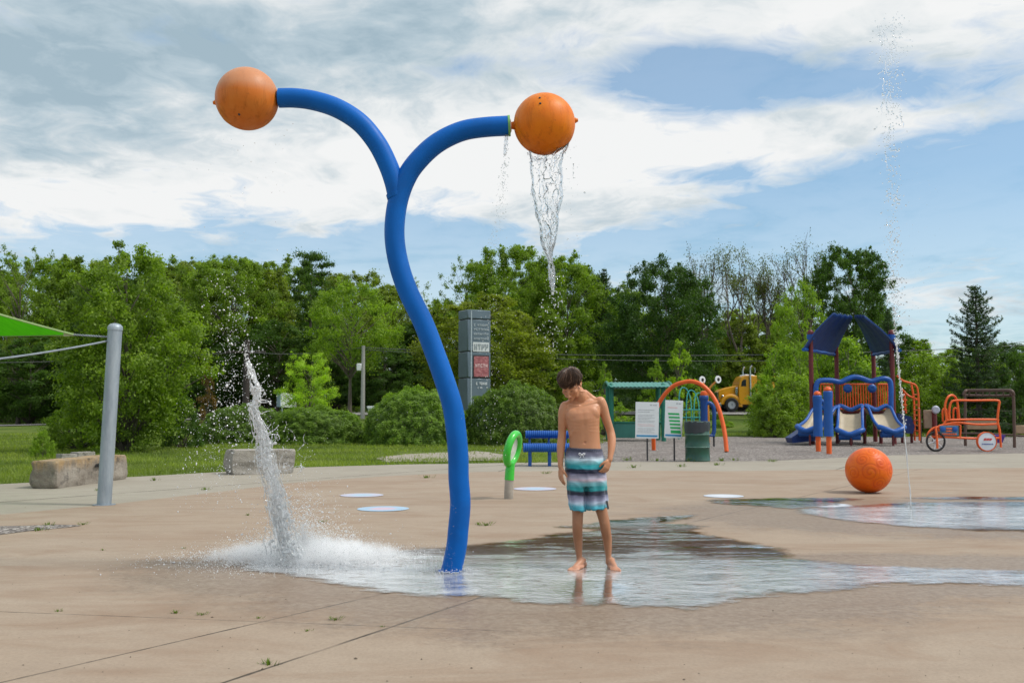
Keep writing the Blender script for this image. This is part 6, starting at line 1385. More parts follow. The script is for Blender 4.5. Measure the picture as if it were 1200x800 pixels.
    # hair: many overlapping tapered locks combed from the crown over a close cap
    rng = np.random.default_rng(12); hb = MB()
    def sk(th, ph, e=0.0):   # th from the whorl, ph round it (0 = front)
        w = Vector((0, .45, .9)).normalized(); f = Vector((0, -1, .0)); f = (f-w*f.dot(w)).normalized(); s = w.cross(f)
        d = w*math.cos(th)+(f*math.cos(ph)+s*math.sin(ph))*math.sin(th); return Vector((d.x*(.075+e), .012+d.y*(.092+e), .030+d.z*(.082+e)))
    def lim(ph):    # how far the hair reaches, as an angle from the whorl
        a = abs((ph+math.pi) % (2*math.pi)-math.pi)
        return np.interp(a, [0, .5, .9, 1.3, 1.7, 2.2, 3.14], [1.84, 1.82, 1.80, 1.80, 1.84, 1.75, 1.62])
    cap = MB(); rg = []
    for i in range(1, 22):
        rr = []
        for j in range(60):
            ph = 2*math.pi*j/60; th = lim(ph)*.93*i/21; rr.append(hc+HM @ sk(th, ph, -.004-.004*(i/21)**4))
        rg.append(rr)
    cap.loft(rg); hm = NT('hair'); o_ = hm.obj(); nn = hm.noise(hm.vm('MULTIPLY', o_, (60, 60, 20)), 1.2, 4, .75)
    hav = hm.n('ShaderNodeAttribute', attribute_name='v').outputs['Fac']; hcol = hm.mix(hm.math('ADD', hm.mr(nn, .3, .7, 0, .4), hm.math('MULTIPLY', hm.math('POWER', hav, 2.0), .6)), (.022, .012, .008), (.17, .095, .06)); M_hair = hm.fin(hm.pbr(hcol, .42, 0, hm.bump(nn, .4, .004), Specular_IOR_Level=.5))
    hb.v, hb.f, hb.m = cap.v, cap.f, cap.m; ncap = len(cap.f)
    for k in range(1100):
        ph = rng.uniform(-math.pi, math.pi); th0 = rng.uniform(.02, 1.25)**1.0; end = lim(ph)*(.98+.13*mn.noise(Vector((math.cos(ph)*3, math.sin(ph)*3, 5)))+rng.uniform(-.07, .07)); 
        if th0 > end-.3: th0 = end-.5
        sweep = rng.normal()*.17 - .42*math.exp(-(ph/.9)**2); m = 8; pts = []; e0 = rng.uniform(.0, 1)**2*.016
        for i in range(m+1):
            s = i/m; th = th0+(end-th0)*s; q = ph+sweep*s*s; e = e0*(math.sin(math.pi*min(1, s*1.1)))+.002+.006*s*s*max(0, math.cos(ph))*rng.uniform(.3, 1.5); pts.append(hc+HM @ sk(th, q, e))
        r = rng.uniform(.0028, .0068); hb.tube(pts, [r*(.5+.5*min(1, 3*i/m))*(1-.86*(i/m)**2.2) for i in range(m+1)], 5, sq=.6)
    hr = hb.build('hair', M_hair, None, ang=80); nf = len(hr.data.polygons); lk = np.concatenate([np.full(ncap, .3), np.repeat(rng.uniform(0, 1, 1100), (nf-ncap)//1100)]); av = hr.data.attributes.new('v', 'FLOAT', 'FACE'); av.data.foreach_set('value', lk[:nf].astype(np.float32)); put(hr, body)
    # swim shorts
    sb = MB()
    sb.loft([ring(685.0, 524.8, 20.0, .086, -.002, -R(2)), ring(685.2, 530, 21.4, .092, 0, -R(2)), ring(685.6, 538, 22.9, .100, .004), ring(686.6, 550, 23.6, .104, .006), ring(687.3, 562, 23.4, .100, .006), ring(687.4, 569, 22.8, .092, .006)])
    sb.loft([ring(675.6, 556, 11.3, .092, .006), ring(675.4, 568, 11.0, .092, .004), ring(675.8, 580, 10.2, .088, .0), ring(676.7, 590, 9.2, .084, -.002), ring(677.0, 597.3, 8.7, .082, -.004, -R(2))])
    sb.loft([ring(698.6, 556, 12.0, .092, .006), ring(698.6, 568, 12.3, .092, .004), ring(698.9, 580, 12.4, .088, .0), ring(699.2, 589, 12.2, .084, -.002), ring(699.4, 595.4, 12.1, .082, -.004, R(5))])
    t = NT('striped_swim_fabric'); ps = t.obj(); X, Y, Z = t.sep(ps)[:3]
    zt, zb = B(685, 525).z, B(685, 597).z
    bow = t.math('MULTIPLY', t.math('ABSOLUTE', t.math('SUBTRACT', X, B(686.5, 560).x)), -.05)
    q = t.math('ADD', Z, t.math('ADD', bow, t.math('MULTIPLY', t.math('SUBTRACT', t.noise(t.vm('MULTIPLY', ps, (3, 3, 40)), 3, 5, .7), .5), .030)))
    fpos = t.mr(q, zt, zb)
    st = [(525, (.03, .035, .06)), (528.5, (.035, .04, .07)), (530, (.10, .10, .15)), (534, (.20, .21, .29)), (538, (.52, .62, .70)), (541, (.24, .56, .62)), (545, (.015, .33, .37)), (548.5, (.01, .28, .34)), (550, (.012, .018, .045)), (553.5, (.012, .018, .045)), (555, (.16, .15, .23)), (559, (.42, .40, .50)), (562, (.60, .46, .52)), (565, (.24, .50, .56)), (570, (.02, .29, .31)), (574, (.02, .32, .34)), (575.5, (.012, .016, .035)), (579, (.012, .016, .035)), (580.5, (.15, .15, .24)), (585, (.34, .34, .48)), (589, (.46, .56, .68)), (593, (.10, .48, .60)), (597, (.06, .42, .54))]
    st = [((p_-525)/72.0, c) for p_, c in st]; fabric = t.ramp(fpos, st)
    fabric = t.mix(t.mr(t.noise(t.vm('MULTIPLY', ps, (8, 8, 90)), 2, 3, .7), .5, .75, 0, .22), fabric, (.30, .30, .44))
    M_sw = t.fin(t.pbr(fabric, .62, 0, t.bump(t.noise(ps, 260, 2), .15, .002), Specular_IOR_Level=.35, Sheen_Weight=.2))
    sm = remesh(sb, .0045, 5, 'swim_shorts', M_sw); n = len(sm.vertices); V = np.empty(n*3, np.float32); sm.vertices.foreach_get('co', V); V = V.reshape(-1, 3); N = np.empty(n*3, np.float32); sm.vertices.foreach_get('normal', N); N = N.reshape(-1, 3)
    cx = B(686.5, 560).x; disp = np.zeros(n)
    for i in range(n):
        x, y, z = V[i]; f = min(1, max(0, (zt-z)/.06)); a = math.atan2(y-YB, x-cx)
        leg = 1 if x > B(686.8, 570).x else -1; ac = math.atan2(y-YB, x-(B(699 if leg > 0 else 676, 570).x)); low = min(1, max(0, (B(685, 560).z-z)/.10))
        w_ = mn.noise(Vector((a*2.6, z*5, 1.3)))*.006+mn.noise(Vector((x*16+z*9, z*26-x*6, 4)))*.0045+ridge(mn.noise(Vector((x*10-z*5, z*15+x*9, 9))))*.0035
        fold = math.sin(ac*7+z*6)*.0045*low; disp[i] = (w_*f+fold)
        if z > zt-.022: disp[i] += math.sin(a*46)*.0012
    V += N*disp[:, None]; sm.vertices.foreach_set('co', V.ravel())
    so = bpy.data.objects.new('swim_shorts', sm); COL.objects.link(so); put(so, body)
    mb = MB(); k = B(682, 532.5, -.104)
    for pts in ([(0, 0), (-.020, .014), (-.030, .006), (-.016, -.004), (0, 0)], [(0, 0), (.018, .014), (.028, .010), (.016, -.002), (0, 0)], [(0, 0), (-.010, -.016), (-.022, -.030)], [(0, 0), (.010, -.012), (.018, -.028)]):
        mb.tube([k+Vector((a, -.006*math.sin(i*1.1), b)) for i, (a, b) in enumerate([(q[0]*.8, q[1]*.8) for q in cr(pts, 5)])], .0026, 6)
    mb.ell(k, (.007, .006, .006), 8, 6); put(mb.build('drawstring', paint('white_cord', (.75, .76, .78), .7), None), so)
    mb = MB(); a, b = B(711.0, 586, -.030), B(711.8, 595.5, -.034); mb.slab([a+Vector((-.012, -.046, 0)), a+Vector((.004, -.030, 0)), b+Vector((.010, -.030, 0)), b+Vector((-.006, -.050, 0))], (0, .004, 0)); put(mb.build('side_vent', paint('black_trim', (.015, .015, .02), .7), None), so)
def ridge(v): return 1-abs(v)*3
boy()
# ================================================================ water in the air
def water_mat():
    t = NT('clear_water'); gl = t.n('ShaderNodeBsdfGlass'); gl.inputs['IOR'].default_value = 1.333; gl.inputs['Roughness'].default_value = 0.0; gl.inputs['Color'].default_value = (1, 1, 1, 1); return t.fin(gl.outputs[0])
def froth_mat(name, w, sss=1.0):
    t = NT(name); tr = t.n('ShaderNodeBsdfTransparent'); tr.inputs[0].default_value = (.95, .97, .98, 1); gg = t.n('ShaderNodeBsdfGlossy'); gg.inputs['Roughness'].default_value = .03; fr = t.n('ShaderNodeFresnel'); fr.inputs[0].default_value = 1.45; gl = t.n('ShaderNodeMixShader'); t.l(fr.outputs[0], gl.inputs[0]); t.l(tr.outputs[0], gl.inputs[1]); t.l(gg.outputs[0], gl.inputs[2])
    t.pbr((.97, .98, .99, 1), .2, 0, None, Subsurface_Weight=sss, Subsurface_Radius=(1, 1, 1), Subsurface_Scale=.010, Specular_IOR_Level=.5); d = t.p; tl = t.n('ShaderNodeBsdfTranslucent'); tl.inputs[0].default_value = (.99, .99, .99, 1)
    m = t.n('ShaderNodeMixShader'); m.inputs[0].default_value = .25 if sss else .5; t.l(d.outputs[0], m.inputs[1]); t.l(tl.outputs[0], m.inputs[2])
    g = t.n('ShaderNodeBsdfGlossy'); g.inputs['Roughness'].default_value = .08; m1 = t.n('ShaderNodeMixShader'); m1.inputs[0].default_value = .12; t.l(m.outputs[0], m1.inputs[1]); t.l(g.outputs[0], m1.inputs[2])
    n = t.noise(t.obj(), 30, 3, .7); m2 = t.n('ShaderNodeMixShader'); t.l(t.mr(n, .3, .7, max(0, w-.35), min(1, w+.25)), m2.inputs[0]); t.l(gl.outputs[0], m2.inputs[1]); t.l(m1.outputs[0], m2.inputs[2]); return t.fin(m2.outputs[0])
M_water = water_mat(); M_froth = froth_mat('aerated_water', .85); M_foam = froth_mat('white_foam', 1.4, 0.0)
def ico(sub):
    import bmesh; b = bmesh.new(); bmesh.ops.create_icosphere(b, subdivisions=sub, radius=1); V = np.array([v.co[:] for v in b.verts]); F = np.array([[v.index for v in f.verts] for f in b.faces]); b.free(); return V, F
ICO = {k: ico(k) for k in (1, 2)}
def drops(P, r, sub=1, rng=np.random.default_rng(1), stretch=1.0, wob=.35):
    """arrays of a droplet at each P with radius r; returns V, F"""
    bv, bf = ICO[sub]; n = len(P); S3 = 1+rng.uniform(-wob, wob, (n, 3)); S3[:, 2] *= stretch
    V = P[:, None, :]+bv[None]*(r[:, None]*S3)[:, None, :]
    F = bf[None]+(np.arange(n)*len(bv))[:, None, None]; return V.reshape(-1, 3), F.reshape(-1, 3)
def join(parts):
    Vs, Fs = [], []; o = 0
    for V, F in parts: Vs.append(V); Fs.append(F+o); o += len(V)
    return np.vstack(Vs), np.vstack(Fs)
def strand(path, rad, n=7):
    """tri tube through an (k,3) path with (k,) radii"""
    path = np.asarray(path, float); k = len(path); t = np.gradient(path, axis=0); t /= np.maximum(np.linalg.norm(t, axis=1, keepdims=True), 1e-9)
    u = np.cross(t, [0.3, 1, .1]); u /= np.maximum(np.linalg.norm(u, axis=1, keepdims=True), 1e-9); w = np.cross(t, u)
    a = np.arange(n)*2*math.pi/n; V = path[:, None]+(u[:, None]*np.cos(a)[None, :, None]+w[:, None]*np.sin(a)[None, :, None])*np.asarray(rad)[:, None, None]
    V = np.concatenate([V.reshape(-1, 3), path[:1]-t[:1]*rad[0]*.6, path[-1:]+t[-1:]*rad[-1]*.6]); F = []
    for i in range(k-1):
        for j in range(n):
            p, q, r_, s = i*n+j, i*n+(j+1) % n, (i+1)*n+(j+1) % n, (i+1)*n+j; F += [(p, q, r_), (p, r_, s)]
    for j in range(n): F += [(k*n, (j+1) % n, j), (k*n+1, (k-1)*n+j, (k-1)*n+(j+1) % n)]
    return V, np.array(F)
def pxpath(pts, k): return np.array([p for p in cr(pts, k)])
def obj_np(name, V, F, mat, label=None, cat=None, group=None, kind=None, parent=None, smooth=True):
    me = np_mesh(name, V, F, mat, smooth=smooth); o = bpy.data.objects.new(name, me); COL.objects.link(o); tag(o, label, cat, group, kind)
    if parent is not None: put(o, parent)
    return o
def w3(px, py, Y): return np.array(at(px, py, Y))
def noise1(s, x): return mn.noise(Vector((x, s*7.31, s*1.7)))
def ragged_strand(path, rng, r0, r1, wob, freq=9, beads=True):
    """wavering, beaded thread of water along path (k,3)"""
    k = len(path); s = rng.uniform(0, 99); out = path.copy(); rad = np.zeros(k)
    for i in range(k):
        u = i/k*freq; out[i] += [noise1(s, u)*wob, noise1(s+3, u)*wob, noise1(s+6, u)*wob*.6]
        b = .55+.9*abs(noise1(s+9, u*3.2)) + (.5*noise1(s+11, u*9) if beads else 0); rad[i] = max(.0006, (r0+(r1-r0)*i/k)*b)
    rad[0] *= .3; rad[-1] *= .3; return strand(out, rad)
# ---- thrown column of water and its splash, left
def left_splash():
    rng = np.random.default_rng(21); YW = 7.45; g = gp(334, 655)
    t = thing('falling_splash', (w3(334, 655, YW)[0], YW, 0), 'white twisting column of water thrown down from the left ball', 'water splash')
    core = pxpath([(286, 402, 1.2), (289, 415, 2.5), (293, 432, 2.0), (299, 452, 4.0), (301, 466, 3.4), (296, 478, 4.5), (302, 492, 5.0), (308, 510, 7.0), (309, 530, 9.0), (313, 550, 8.5), (320, 572, 8.0), (324, 592, 9.5), (329, 612, 11), (335, 634, 13), (340, 656, 15)], 8); n = len(core); parts = []
    W3 = np.array([w3(p[0], p[1], YW) for p in core]); wd = core[:, 2]*.92*YW/FPX; mb = MB()
    def lump(c, r, st=1.0): 
        M = Matrix.Rotation(rng.uniform(0, 6.28), 3, 'Y') @ Matrix.Rotation(rng.uniform(-.5, .5), 3, 'X'); mb.ell(c, (r*rng.uniform(.7, 1.2), r*rng.uniform(.7, 1.1), r*rng.uniform(.8, 1.5)*st), 8, 6, M)
    for k in range(430):
        a = rng.uniform(0, 1)**.75*(n-1.01); i = int(a); q = W3[i]+(W3[i+1]-W3[i])*(a-i); sw = math.sin(a*.42)*.35+noise1(5, a*.33)*.9
        lump(q+np.array([wd[i]*(sw*.8+rng.normal()*.55), wd[i]*rng.normal()*.5, 0]), (.0036+min(.013, wd[i]*rng.uniform(.04, .17))), 1.3)
    def thread(path, r0, r1, wob, fr):
        V, F = ragged_strand(path, rng, r0, r1, wob, freq=fr, beads=True); mb.add([tuple(v) for v in V], [tuple(int(x) for x in f) for f in F])
    for s in range(130):
        a = int(rng.uniform(0, 1)**.7*(n-12)); b = min(n-1, a+int(rng.uniform(8, 30))); off = rng.normal(size=3)*.75; thread(W3[a:b+1]+off*wd[a:b+1, None]*np.array([1, .8, .15]), .0055, .006, .03, 3)
    for s in range(75):   # curling arms flung out of the column
        a = int(rng.uniform(.2, .98)*(n-1)); p0 = W3[a]+rng.normal(size=3)*wd[a]*.4; sd = 1 if rng.uniform() < .7 else -1; L = rng.uniform(.03, .15)*(1 if sd > 0 else .6)
        k = 18; s_ = np.linspace(0, 1, k)[:, None]; an = rng.uniform(-.3, 1.2); cur = rng.uniform(-2.5, 2.5); ang = an+cur*s_[:, 0]; d = np.stack([sd*np.cos(ang), 0*ang+rng.normal()*.3, np.sin(ang)], 1)
        path = p0+np.cumsum(d, 0)*L/k; thread(path, .0065, .0045, .012, 2)
        if rng.uniform() < .6: lump(path[-1], rng.uniform(.005, .010))
    for s in range(34):   # the lattice of loops to the right, in front of the stone
        c = w3(336+rng.normal()*9, 545+rng.normal()*26, YW); R_ = rng.uniform(.02, .07); k = 26; aa = np.linspace(0, rng.uniform(.8, 2.4), k)+rng.uniform(0, 6); path = c+np.stack([np.cos(aa)*R_, np.sin(aa)*R_*.3, np.sin(aa)*R_*1.4], 1); thread(path, .0042, .0038, .02, 3)
    me = remesh(mb, .0040, 2, 'water_column', M_froth, .5); o = bpy.data.objects.new('water_column', me); COL.objects.link(o); put(o, t)
    # drops shed along it and flung wide
    P = []; r = []
    for k in range(700):
        a = int(rng.uniform(0, 1)*(n-1)); q = W3[a]+np.array([rng.normal()*wd[a]*1.3+rng.exponential(.05)*rng.choice([-1, 1, 1]), rng.normal()*.08, rng.normal()*.03]); P.append(q); r.append(rng.uniform(.0012, .0050)*(.6+.4*rng.uniform()))
    V, F = drops(np.array(P), np.array(r), 1, rng); obj_np('shed_drops', V, F, M_froth, kind='stuff', parent=t)
    # shower of drops falling left of the column (dark against the sky, bright against trees)
    P = []; r = []
    for k in range(1500):
        u = rng.uniform(0, 1); c = 262+12*math.sin(u*5); px = c+rng.normal()*(16+9*u); py = 325+240*u**.95+rng.normal()*10; 
        if rng.uniform() < .32: px, py = 258+rng.normal()*26, rng.uniform(470, 600)
        if rng.uniform() < .12: px, py = 268+rng.normal()*7, rng.uniform(380, 480)
        P.append(w3(px, py, YW+rng.normal()*.22)); r.append(.0011+rng.exponential(.0011)+(rng.uniform() < .06)*rng.uniform(.002, .005))
    for k in range(70): P.append(w3(rng.uniform(225, 352), rng.uniform(140, 340), YW+rng.normal()*.2)); r.append(rng.uniform(.001, .0040))
    V, F = drops(np.array(P), np.array(r), 1, rng, 1.15); tag(obj_np('flying_drops', V, F, M_foam, kind='stuff'), 'loose shower of drops flying left of the white column', 'water drops')
    # ground splash: a low boiling mound of spray
    ts = None; parts = []; c0 = gp(352, 655); rx_, ry_ = .70, .52
    def ga(): 
        a = rng.uniform(0, 2*math.pi); q = rng.uniform(0, 1)**.5; return a, q
    mb = MB()
    for k in range(430):
        a, q = ga(); x, y = c0.x+math.cos(a)*q*rx_, c0.y+math.sin(a)*q*ry_; hh = (.02+.15*(1-q)**.7*rng.uniform(.2, 1)**1.6)*(1.6 if rng.uniform() < .10 else 1); m = 10; s_ = np.linspace(0, 1, m)[:, None]
        d = np.array([math.cos(a)*.9, math.sin(a)*.7, 0])*(.5+q)*hh; path = np.array([x, y, .01])+d*s_+np.array([0, 0, 1])*hh*(s_*1.5-s_**2*.7); V, F = ragged_strand(path, rng, .0052, .0028, .018, freq=1.8); mb.add([tuple(v) for v in V], [tuple(int(x_) for x_ in f) for f in F])
    sme = remesh(mb, .0042, 1, 'spray_jets', M_foam, .5)
    sp = thing('ground_splash', (c0.x, c0.y, 0), 'low white burst of foam and spray where the column hits the pad', 'water splash'); so_ = bpy.data.objects.new('spray_jets', sme); COL.objects.link(so_); put(so_, sp); so_['kind'] = 'stuff'
    P = []; r = []
    nD = 34000; a = rng.uniform(0, 2*math.pi, nD); q = np.abs(rng.normal(size=nD))*.62; x = c0.x+np.cos(a)*q*rx_*1.05+.02; y = c0.y+np.sin(a)*q*ry_; top = .19*np.exp(-(q/.75)**2)*(1+.5*np.array([mn.noise(Vector((u*7, v*7, 2))) for u, v in zip(x, y)])); z = .008+rng.exponential(.62, nD)*top
    V, F = drops(np.stack([x, y, z], 1), .0012+rng.exponential(.0010, nD), 1, rng); obj_np('fine_spray', V, F, M_foam, kind='stuff', parent=sp)
    nD = 1600; a = rng.uniform(0, 2*math.pi, nD); q = .5+np.abs(rng.normal(size=nD))*.5; x = c0.x+np.cos(a)*q*rx_*1.15+.05; y = c0.y+np.sin(a)*q*ry_; z = rng.exponential(.05, nD)+.004
    V, F = drops(np.stack([x, y, z], 1), rng.uniform(.001, .0035, nD), 1, rng); obj_np('thrown_drops', V, F, M_froth, kind='stuff', parent=sp)
    # mist hanging in the burst
    mb = MB(); mb.box((c0.x+.06, c0.y, .015+.145), (2.04, 1.30, .29)); tm = NT('spray_mist'); pv = tm.n('ShaderNodeVolumeScatter'); pv.inputs['Color'].default_value = (1, 1, 1, 1); pv.inputs['Anisotropy'].default_value = 0
    X, Y, Z = tm.sep(tm.pos())[:3]; p_ = tm.pos(); den = tm.mr(tm.noise(p_, 7, 5, .7), .36, .64, .2, 1.5); e = ellm(tm, X, Y, (c0.x+.06, c0.y), .92, .52); zz_ = tm.math('DIVIDE', Z, .185); e = tm.math('SQRT', tm.math('ADD', tm.math('MULTIPLY', e, e), tm.math('MULTIPLY', zz_, zz_)))
    e = tm.math('ADD', e, tm.math('MULTIPLY', tm.math('SUBTRACT', tm.noise(tm.vm('MULTIPLY', p_, (1, 1, .5)), 9, 5, .75), .5), 1.1)); e = tm.math('POWER', tm.mr(e, .15, .92, 1, .0), 1.4)
    tm.l(tm.math('MULTIPLY', tm.math('MULTIPLY', den, e), 34), pv.inputs['Density']); tm.l(pv.outputs[0], tm.out.inputs['Volume']); o = mb.build('mist', tm.m, None); put(o, sp); o['kind'] = 'stuff'
    # finer haze of drops clinging to the falling column
    A_, B_ = w3(299, 480, YW), w3(338, 640, YW); k_ = (A_[0]-B_[0])/(A_[2]-B_[2]); mb = MB(); mb.box(((A_[0]+B_[0])/2, YW, (A_[2]+.33)/2+.02), (abs(A_[0]-B_[0])+.34, .26, A_[2]-.33)); tm = NT('column_mist'); pv = tm.n('ShaderNodeVolumeScatter'); pv.inputs['Color'].default_value = (1, 1, 1, 1)
    X, Y, Z = tm.sep(tm.pos())[:3]; cx_ = tm.math('ADD', tm.math('MULTIPLY', Z, float(k_)), float(B_[0]-k_*B_[2])); dx = tm.math('SUBTRACT', X, cx_); dy = tm.math('SUBTRACT', Y, YW); d_ = tm.math('SQRT', tm.math('ADD', tm.math('MULTIPLY', dx, dx), tm.math('MULTIPLY', dy, dy)))
    rr = tm.mr(Z, .2, float(A_[2]), .095, .025); q_ = tm.math('ADD', tm.math('DIVIDE', d_, rr), tm.math('MULTIPLY', tm.math('SUBTRACT', tm.noise(tm.pos(), 16, 4, .75), .5), 1.6)); q_ = tm.math('MULTIPLY', tm.mr(q_, .2, 1.0, 1, 0), tm.mr(Z, float(A_[2])-.25, float(A_[2]), 1, 0))
    tm.l(tm.math('MULTIPLY', q_, 15), pv.inputs['Density']); tm.l(pv.outputs[0], tm.out.inputs['Volume']); o = mb.build('mist', tm.m, None); put(o, t); o['kind'] = 'stuff'
left_splash()
# ---- veil of water falling from the right ball
def right_fall():
    rng = np.random.default_rng(31); Y0 = YP
    t = thing('falling_water', tuple(w3(640, 345, Y0)), 'clear ragged veil of water falling from the underside of the right ball', 'falling water')
    L = pxpath([(619, 176), (621, 190), (622.5, 205), (622.5, 225), (625.5, 245), (630, 262), (634, 280), (638, 296), (643, 312), (645, 326), (646, 345)], 8); Rr = pxpath([(667, 164), (663, 178), (660, 192), (658.5, 210), (659, 228), (656, 246), (653, 262), (651, 280), (648.5, 296), (648, 312), (648.5, 326), (648, 345)], 8)
    m = min(len(L), len(Rr)); L = L[np.linspace(0, len(L)-1, 90).astype(int)]; Rr = Rr[np.linspace(0, len(Rr)-1, 90).astype(int)]; parts = []
    def pt(s, u, dy=0.0):
        i = min(89, max(0, s*89)); i0 = int(i); f = i-i0; i1 = min(89, i0+1); a = L[i0]*(1-f)+L[i1]*f; b = Rr[i0]*(1-f)+Rr[i1]*f; a = a+[3.2*noise1(61, s*7)+1.6*noise1(62, s*19), 0]; b = b+[3.2*noise1(63, s*6)+1.8*noise1(64, s*17), 0]; p = a*(1-u)+b*u; return w3(p[0], p[1], Y0+dy+.05*math.sin(u*6.28))
    for u in (.0, .02, .05, .95, .98, 1.0):
        for k in range(2): path = np.array([pt(s, u) for s in np.linspace(0, .96, 70)]); parts.append(ragged_strand(path, rng, .0032, .0032, .012, freq=16))
    for k in range(60):
        a = rng.uniform(0, .93); ln = rng.uniform(.04, .16); u0 = rng.uniform(.03, .97); du = rng.normal()*.10; path = np.array([pt(min(1, a+ln*s), min(1, max(0, u0+du*s))) for s in np.linspace(0, 1, 24)]); parts.append(ragged_strand(path, rng, .0030, .0026, .014, freq=6))
    for k in range(3):   # net-like cross threads near the ball
        a = rng.uniform(0, .45); u0, u1 = sorted(rng.uniform(0, 1, 2)); path = np.array([pt(a+.05*math.sin(3.14*s), u0+(u1-u0)*s) for s in np.linspace(0, 1, 20)]); parts.append(ragged_strand(path, rng, .0024, .0024, .018, freq=4))
    V, F = join(parts); obj_np('water_threads', V, F, M_water, parent=t)
    # torn glassy sheet: rippled, with holes that widen on the way down
    na, nu = 210, 46; G = np.zeros((na, nu, 3)); keep = np.ones((na, nu), bool)
    for i in range(na):
        s = i/(na-1)*.97
        for j in range(nu):
            u = j/(nu-1); q = pt(s, u); q[1] += .020*mn.noise(Vector((u*5, s*16, 1)))+.011*mn.noise(Vector((u*11, s*40, 2)))+.006*mn.noise(Vector((u*22, s*80, 3))); q[0] += .006*mn.noise(Vector((u*9, s*30, 6))); G[i, j] = q
            hole = mn.fractal(Vector((u*4.2, s*15, 5)), 1, 2.1, 3)+.12*math.sin(s*9)-.10+.62*s; keep[i, j] = hole < .16+.35*(abs(u-.5) > .44)
    I = np.arange(na*nu).reshape(na, nu); kk = keep[:-1, :-1] & keep[1:, :-1] & keep[:-1, 1:] & keep[1:, 1:]; Fq = np.stack([I[:-1, :-1][kk], I[:-1, 1:][kk], I[1:, 1:][kk], I[1:, :-1][kk]], 1)
    me = np_mesh('water_veil', G.reshape(-1, 3), Fq, M_water, smooth=True); bmm = __import__('bmesh'); b_ = bmm.new(); b_.from_mesh(me); bmm.ops.delete(b_, geom=[v for v in b_.verts if not v.link_faces], context='VERTS'); b_.to_mesh(me); b_.free()
    o = bpy.data.objects.new('tmp', me); COL.objects.link(o); sm_ = o.modifiers.new('s', 'SOLIDIFY'); sm_.thickness = .0035; ss = o.modifiers.new('m', 'SMOOTH'); ss.iterations = 2
    dg = bpy.context.evaluated_depsgraph_get(); dg.update(); me2 = bpy.data.meshes.new_from_object(o.evaluated_get(dg)); bpy.data.objects.remove(o); me2.name = 'water_veil'; me2.polygons.foreach_set('use_smooth', [True]*len(me2.polygons)); o = bpy.data.objects.new('water_veil', me2); COL.objects.link(o); put(o, t)
    P = []; r = []
    for k in range(520): a = rng.uniform(0, 1); P.append(pt(a, rng.uniform(-.06, 1.06), rng.normal()*.03)); r.append(rng.uniform(.0016, .0048))
    for k in range(170): a = rng.uniform(0, 1)**1.4; P.append(w3(648+rng.normal()*(4+9*a), 322+92*a, Y0+rng.normal()*.05)); r.append(rng.uniform(.0015, .0050))
    for k in range(45): P.append(w3(668+rng.normal()*6, rng.uniform(160, 300), Y0+rng.normal()*.05)); r.append(rng.uniform(.001, .0035))
    for k in range(36): P.append(w3(672+.4*rng.normal(), 192+rng.uniform(0, 18), Y0)); r.append(rng.uniform(.0015, .003))
    P.append(w3(685, 226, Y0)); r.append(.007)
    V, F = drops(np.array(P), np.array(r), 2, rng, 1.25); obj_np('drops', V, F, M_water, kind='stuff', parent=t)
    t2 = thing('trickle', tuple(w3(585, 290, Y0)), 'thin broken trickle of drops from the open end of the right arm', 'water drops'); P = []; r = []
    for k in range(300):
        a = rng.uniform(0, 1)**.85; px = 594-5*a-10*a*a+rng.normal()*(1.4+3.2*a); py = 158+130*a; P.append(w3(px, py, Y0+rng.normal()*.02)); r.append(rng.uniform(.0014, .0042)*(1.1-.45*a))
    for k in range(260):
        a = rng.uniform(0, 1); px = 584-8*math.sin(a*3)+rng.normal()*8; py = 300+250*a; P.append(w3(px, py, Y0+rng.normal()*.05)); r.append(rng.uniform(.0010, .0032))
    V, F = drops(np.array(P), np.array(r), 2, rng, 1.2); obj_np('drops', V, F, M_water, kind='stuff', parent=t2); parts = []
    for k in range(7): 
        path = np.array([w3(594-3*s+rng.normal()*.2+k*.5-1.5, 156+26*s, Y0-.02) for s in np.linspace(0, 1, 14)]); parts.append(ragged_strand(path, rng, .0030, .0018, .008, freq=3))
    V, F = join(parts); obj_np('threads', V, F, M_water, parent=t2)
right_fall()
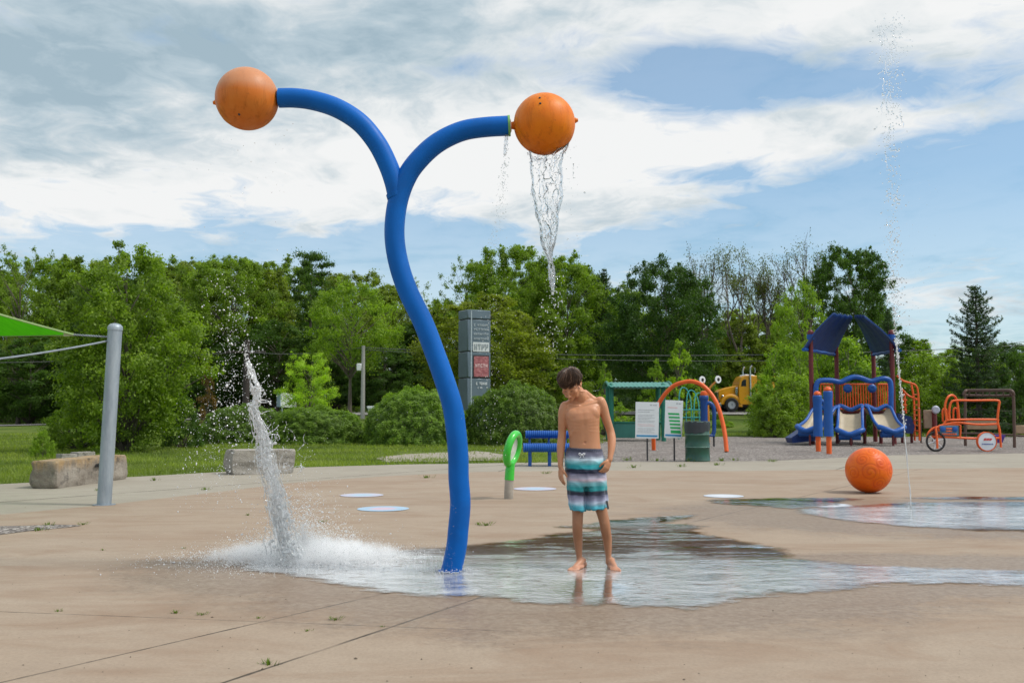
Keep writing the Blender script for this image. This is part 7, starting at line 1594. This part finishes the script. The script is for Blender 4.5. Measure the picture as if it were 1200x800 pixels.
# ---- tall thin jet, right
def jet():
    rng = np.random.default_rng(41); g = gp(1068, 597); Y0 = g.y; t = thing('water_jet', (g.x, Y0, 0), 'tall hair-thin jet of water rising from the right puddle', 'water jet')
    C_ = pxpath([(1068, 597), (1066, 570), (1063, 540), (1060, 505), (1056.5, 465), (1053, 430), (1050.5, 402), (1047, 350), (1044.5, 290), (1043, 220), (1041.5, 150), (1041, 90), (1040, 45), (1037, 18)], 10); W = np.array([w3(a, b, Y0) for a, b in C_]); parts = []
    for k in range(2): parts.append(ragged_strand(W[:62].copy(), rng, .0062, .0050, .008, freq=14))
    jt = []
    V, F = join(parts); obj_np('jet_stream', V, F, M_foam, parent=t); P = []; r = []
    for k in range(240): a = rng.uniform(30, 72); i = int(a); P.append(W[i]+(W[i+1]-W[i])*(a-i)+rng.normal(size=3)*.012); r.append(rng.uniform(.0025, .0062))
    V, F = drops(np.array(P), np.array(r), 2, rng, 1.6); obj_np('beads', V, F, M_foam, kind='stuff', parent=t); P = []; r = []
    for k in range(900): 
        a = 66+(len(W)-69)*rng.uniform(0, 1); i = int(a); s = .02+.10*(a/len(W))**3; P.append(W[i]+rng.normal(size=3)*[s, s, .06]+[rng.exponential(.03), 0, 0]); r.append(rng.uniform(.0025, .0085))
    for k in range(26): a = rng.uniform(len(W)-34, len(W)-4); i = int(a); m_ = 12; s_ = np.linspace(0, 1, m_)[:, None]; V_, F_ = ragged_strand(W[i]+rng.normal(size=3)*.05+np.array([rng.normal()*.03, 0, -rng.uniform(.05, .22)])*s_, rng, .006, .004, .03, freq=3); jt.append((V_, F_))
    for k in range(120): px = 1060+rng.exponential(14); P.append(w3(px, rng.uniform(200, 520), Y0+rng.normal()*.1)); r.append(rng.uniform(.0014, .0036))
    V, F = drops(np.array(P), np.array(r), 2, rng, 1.3); obj_np('falling_drops', V, F, M_water, kind='stuff', parent=t); V, F = join(jt); obj_np('torn_threads', V, F, M_water, kind='stuff', parent=t)
jet()
# ---- small ring of splashing round the pipe foot
def foot_splash():
    rng = np.random.default_rng(51); c = gp(527, 672); P = []; r = []
    for k in range(420): a = rng.uniform(0, 6.28); q = .10+abs(rng.normal())*.06; P.append([c.x+math.cos(a)*q, YP+math.sin(a)*q*.8, .016+rng.exponential(.008)]); r.append(rng.uniform(.0015, .0045))
    for k in range(110): z = rng.exponential(.20); a = rng.uniform(3.4, 6.0); cx = at(529+z*14, 665, YP).x; P.append([cx+math.cos(a)*.074, YP+math.sin(a)*.074, .03+z]); r.append(rng.uniform(.0010, .0024))
    V, F = drops(np.array(P), np.array(r), 1, rng); tag(obj_np('splash_drops', V, F, M_froth, kind='stuff'), 'small drops splashing round the foot of the blue pipe', 'water drops')
foot_splash()
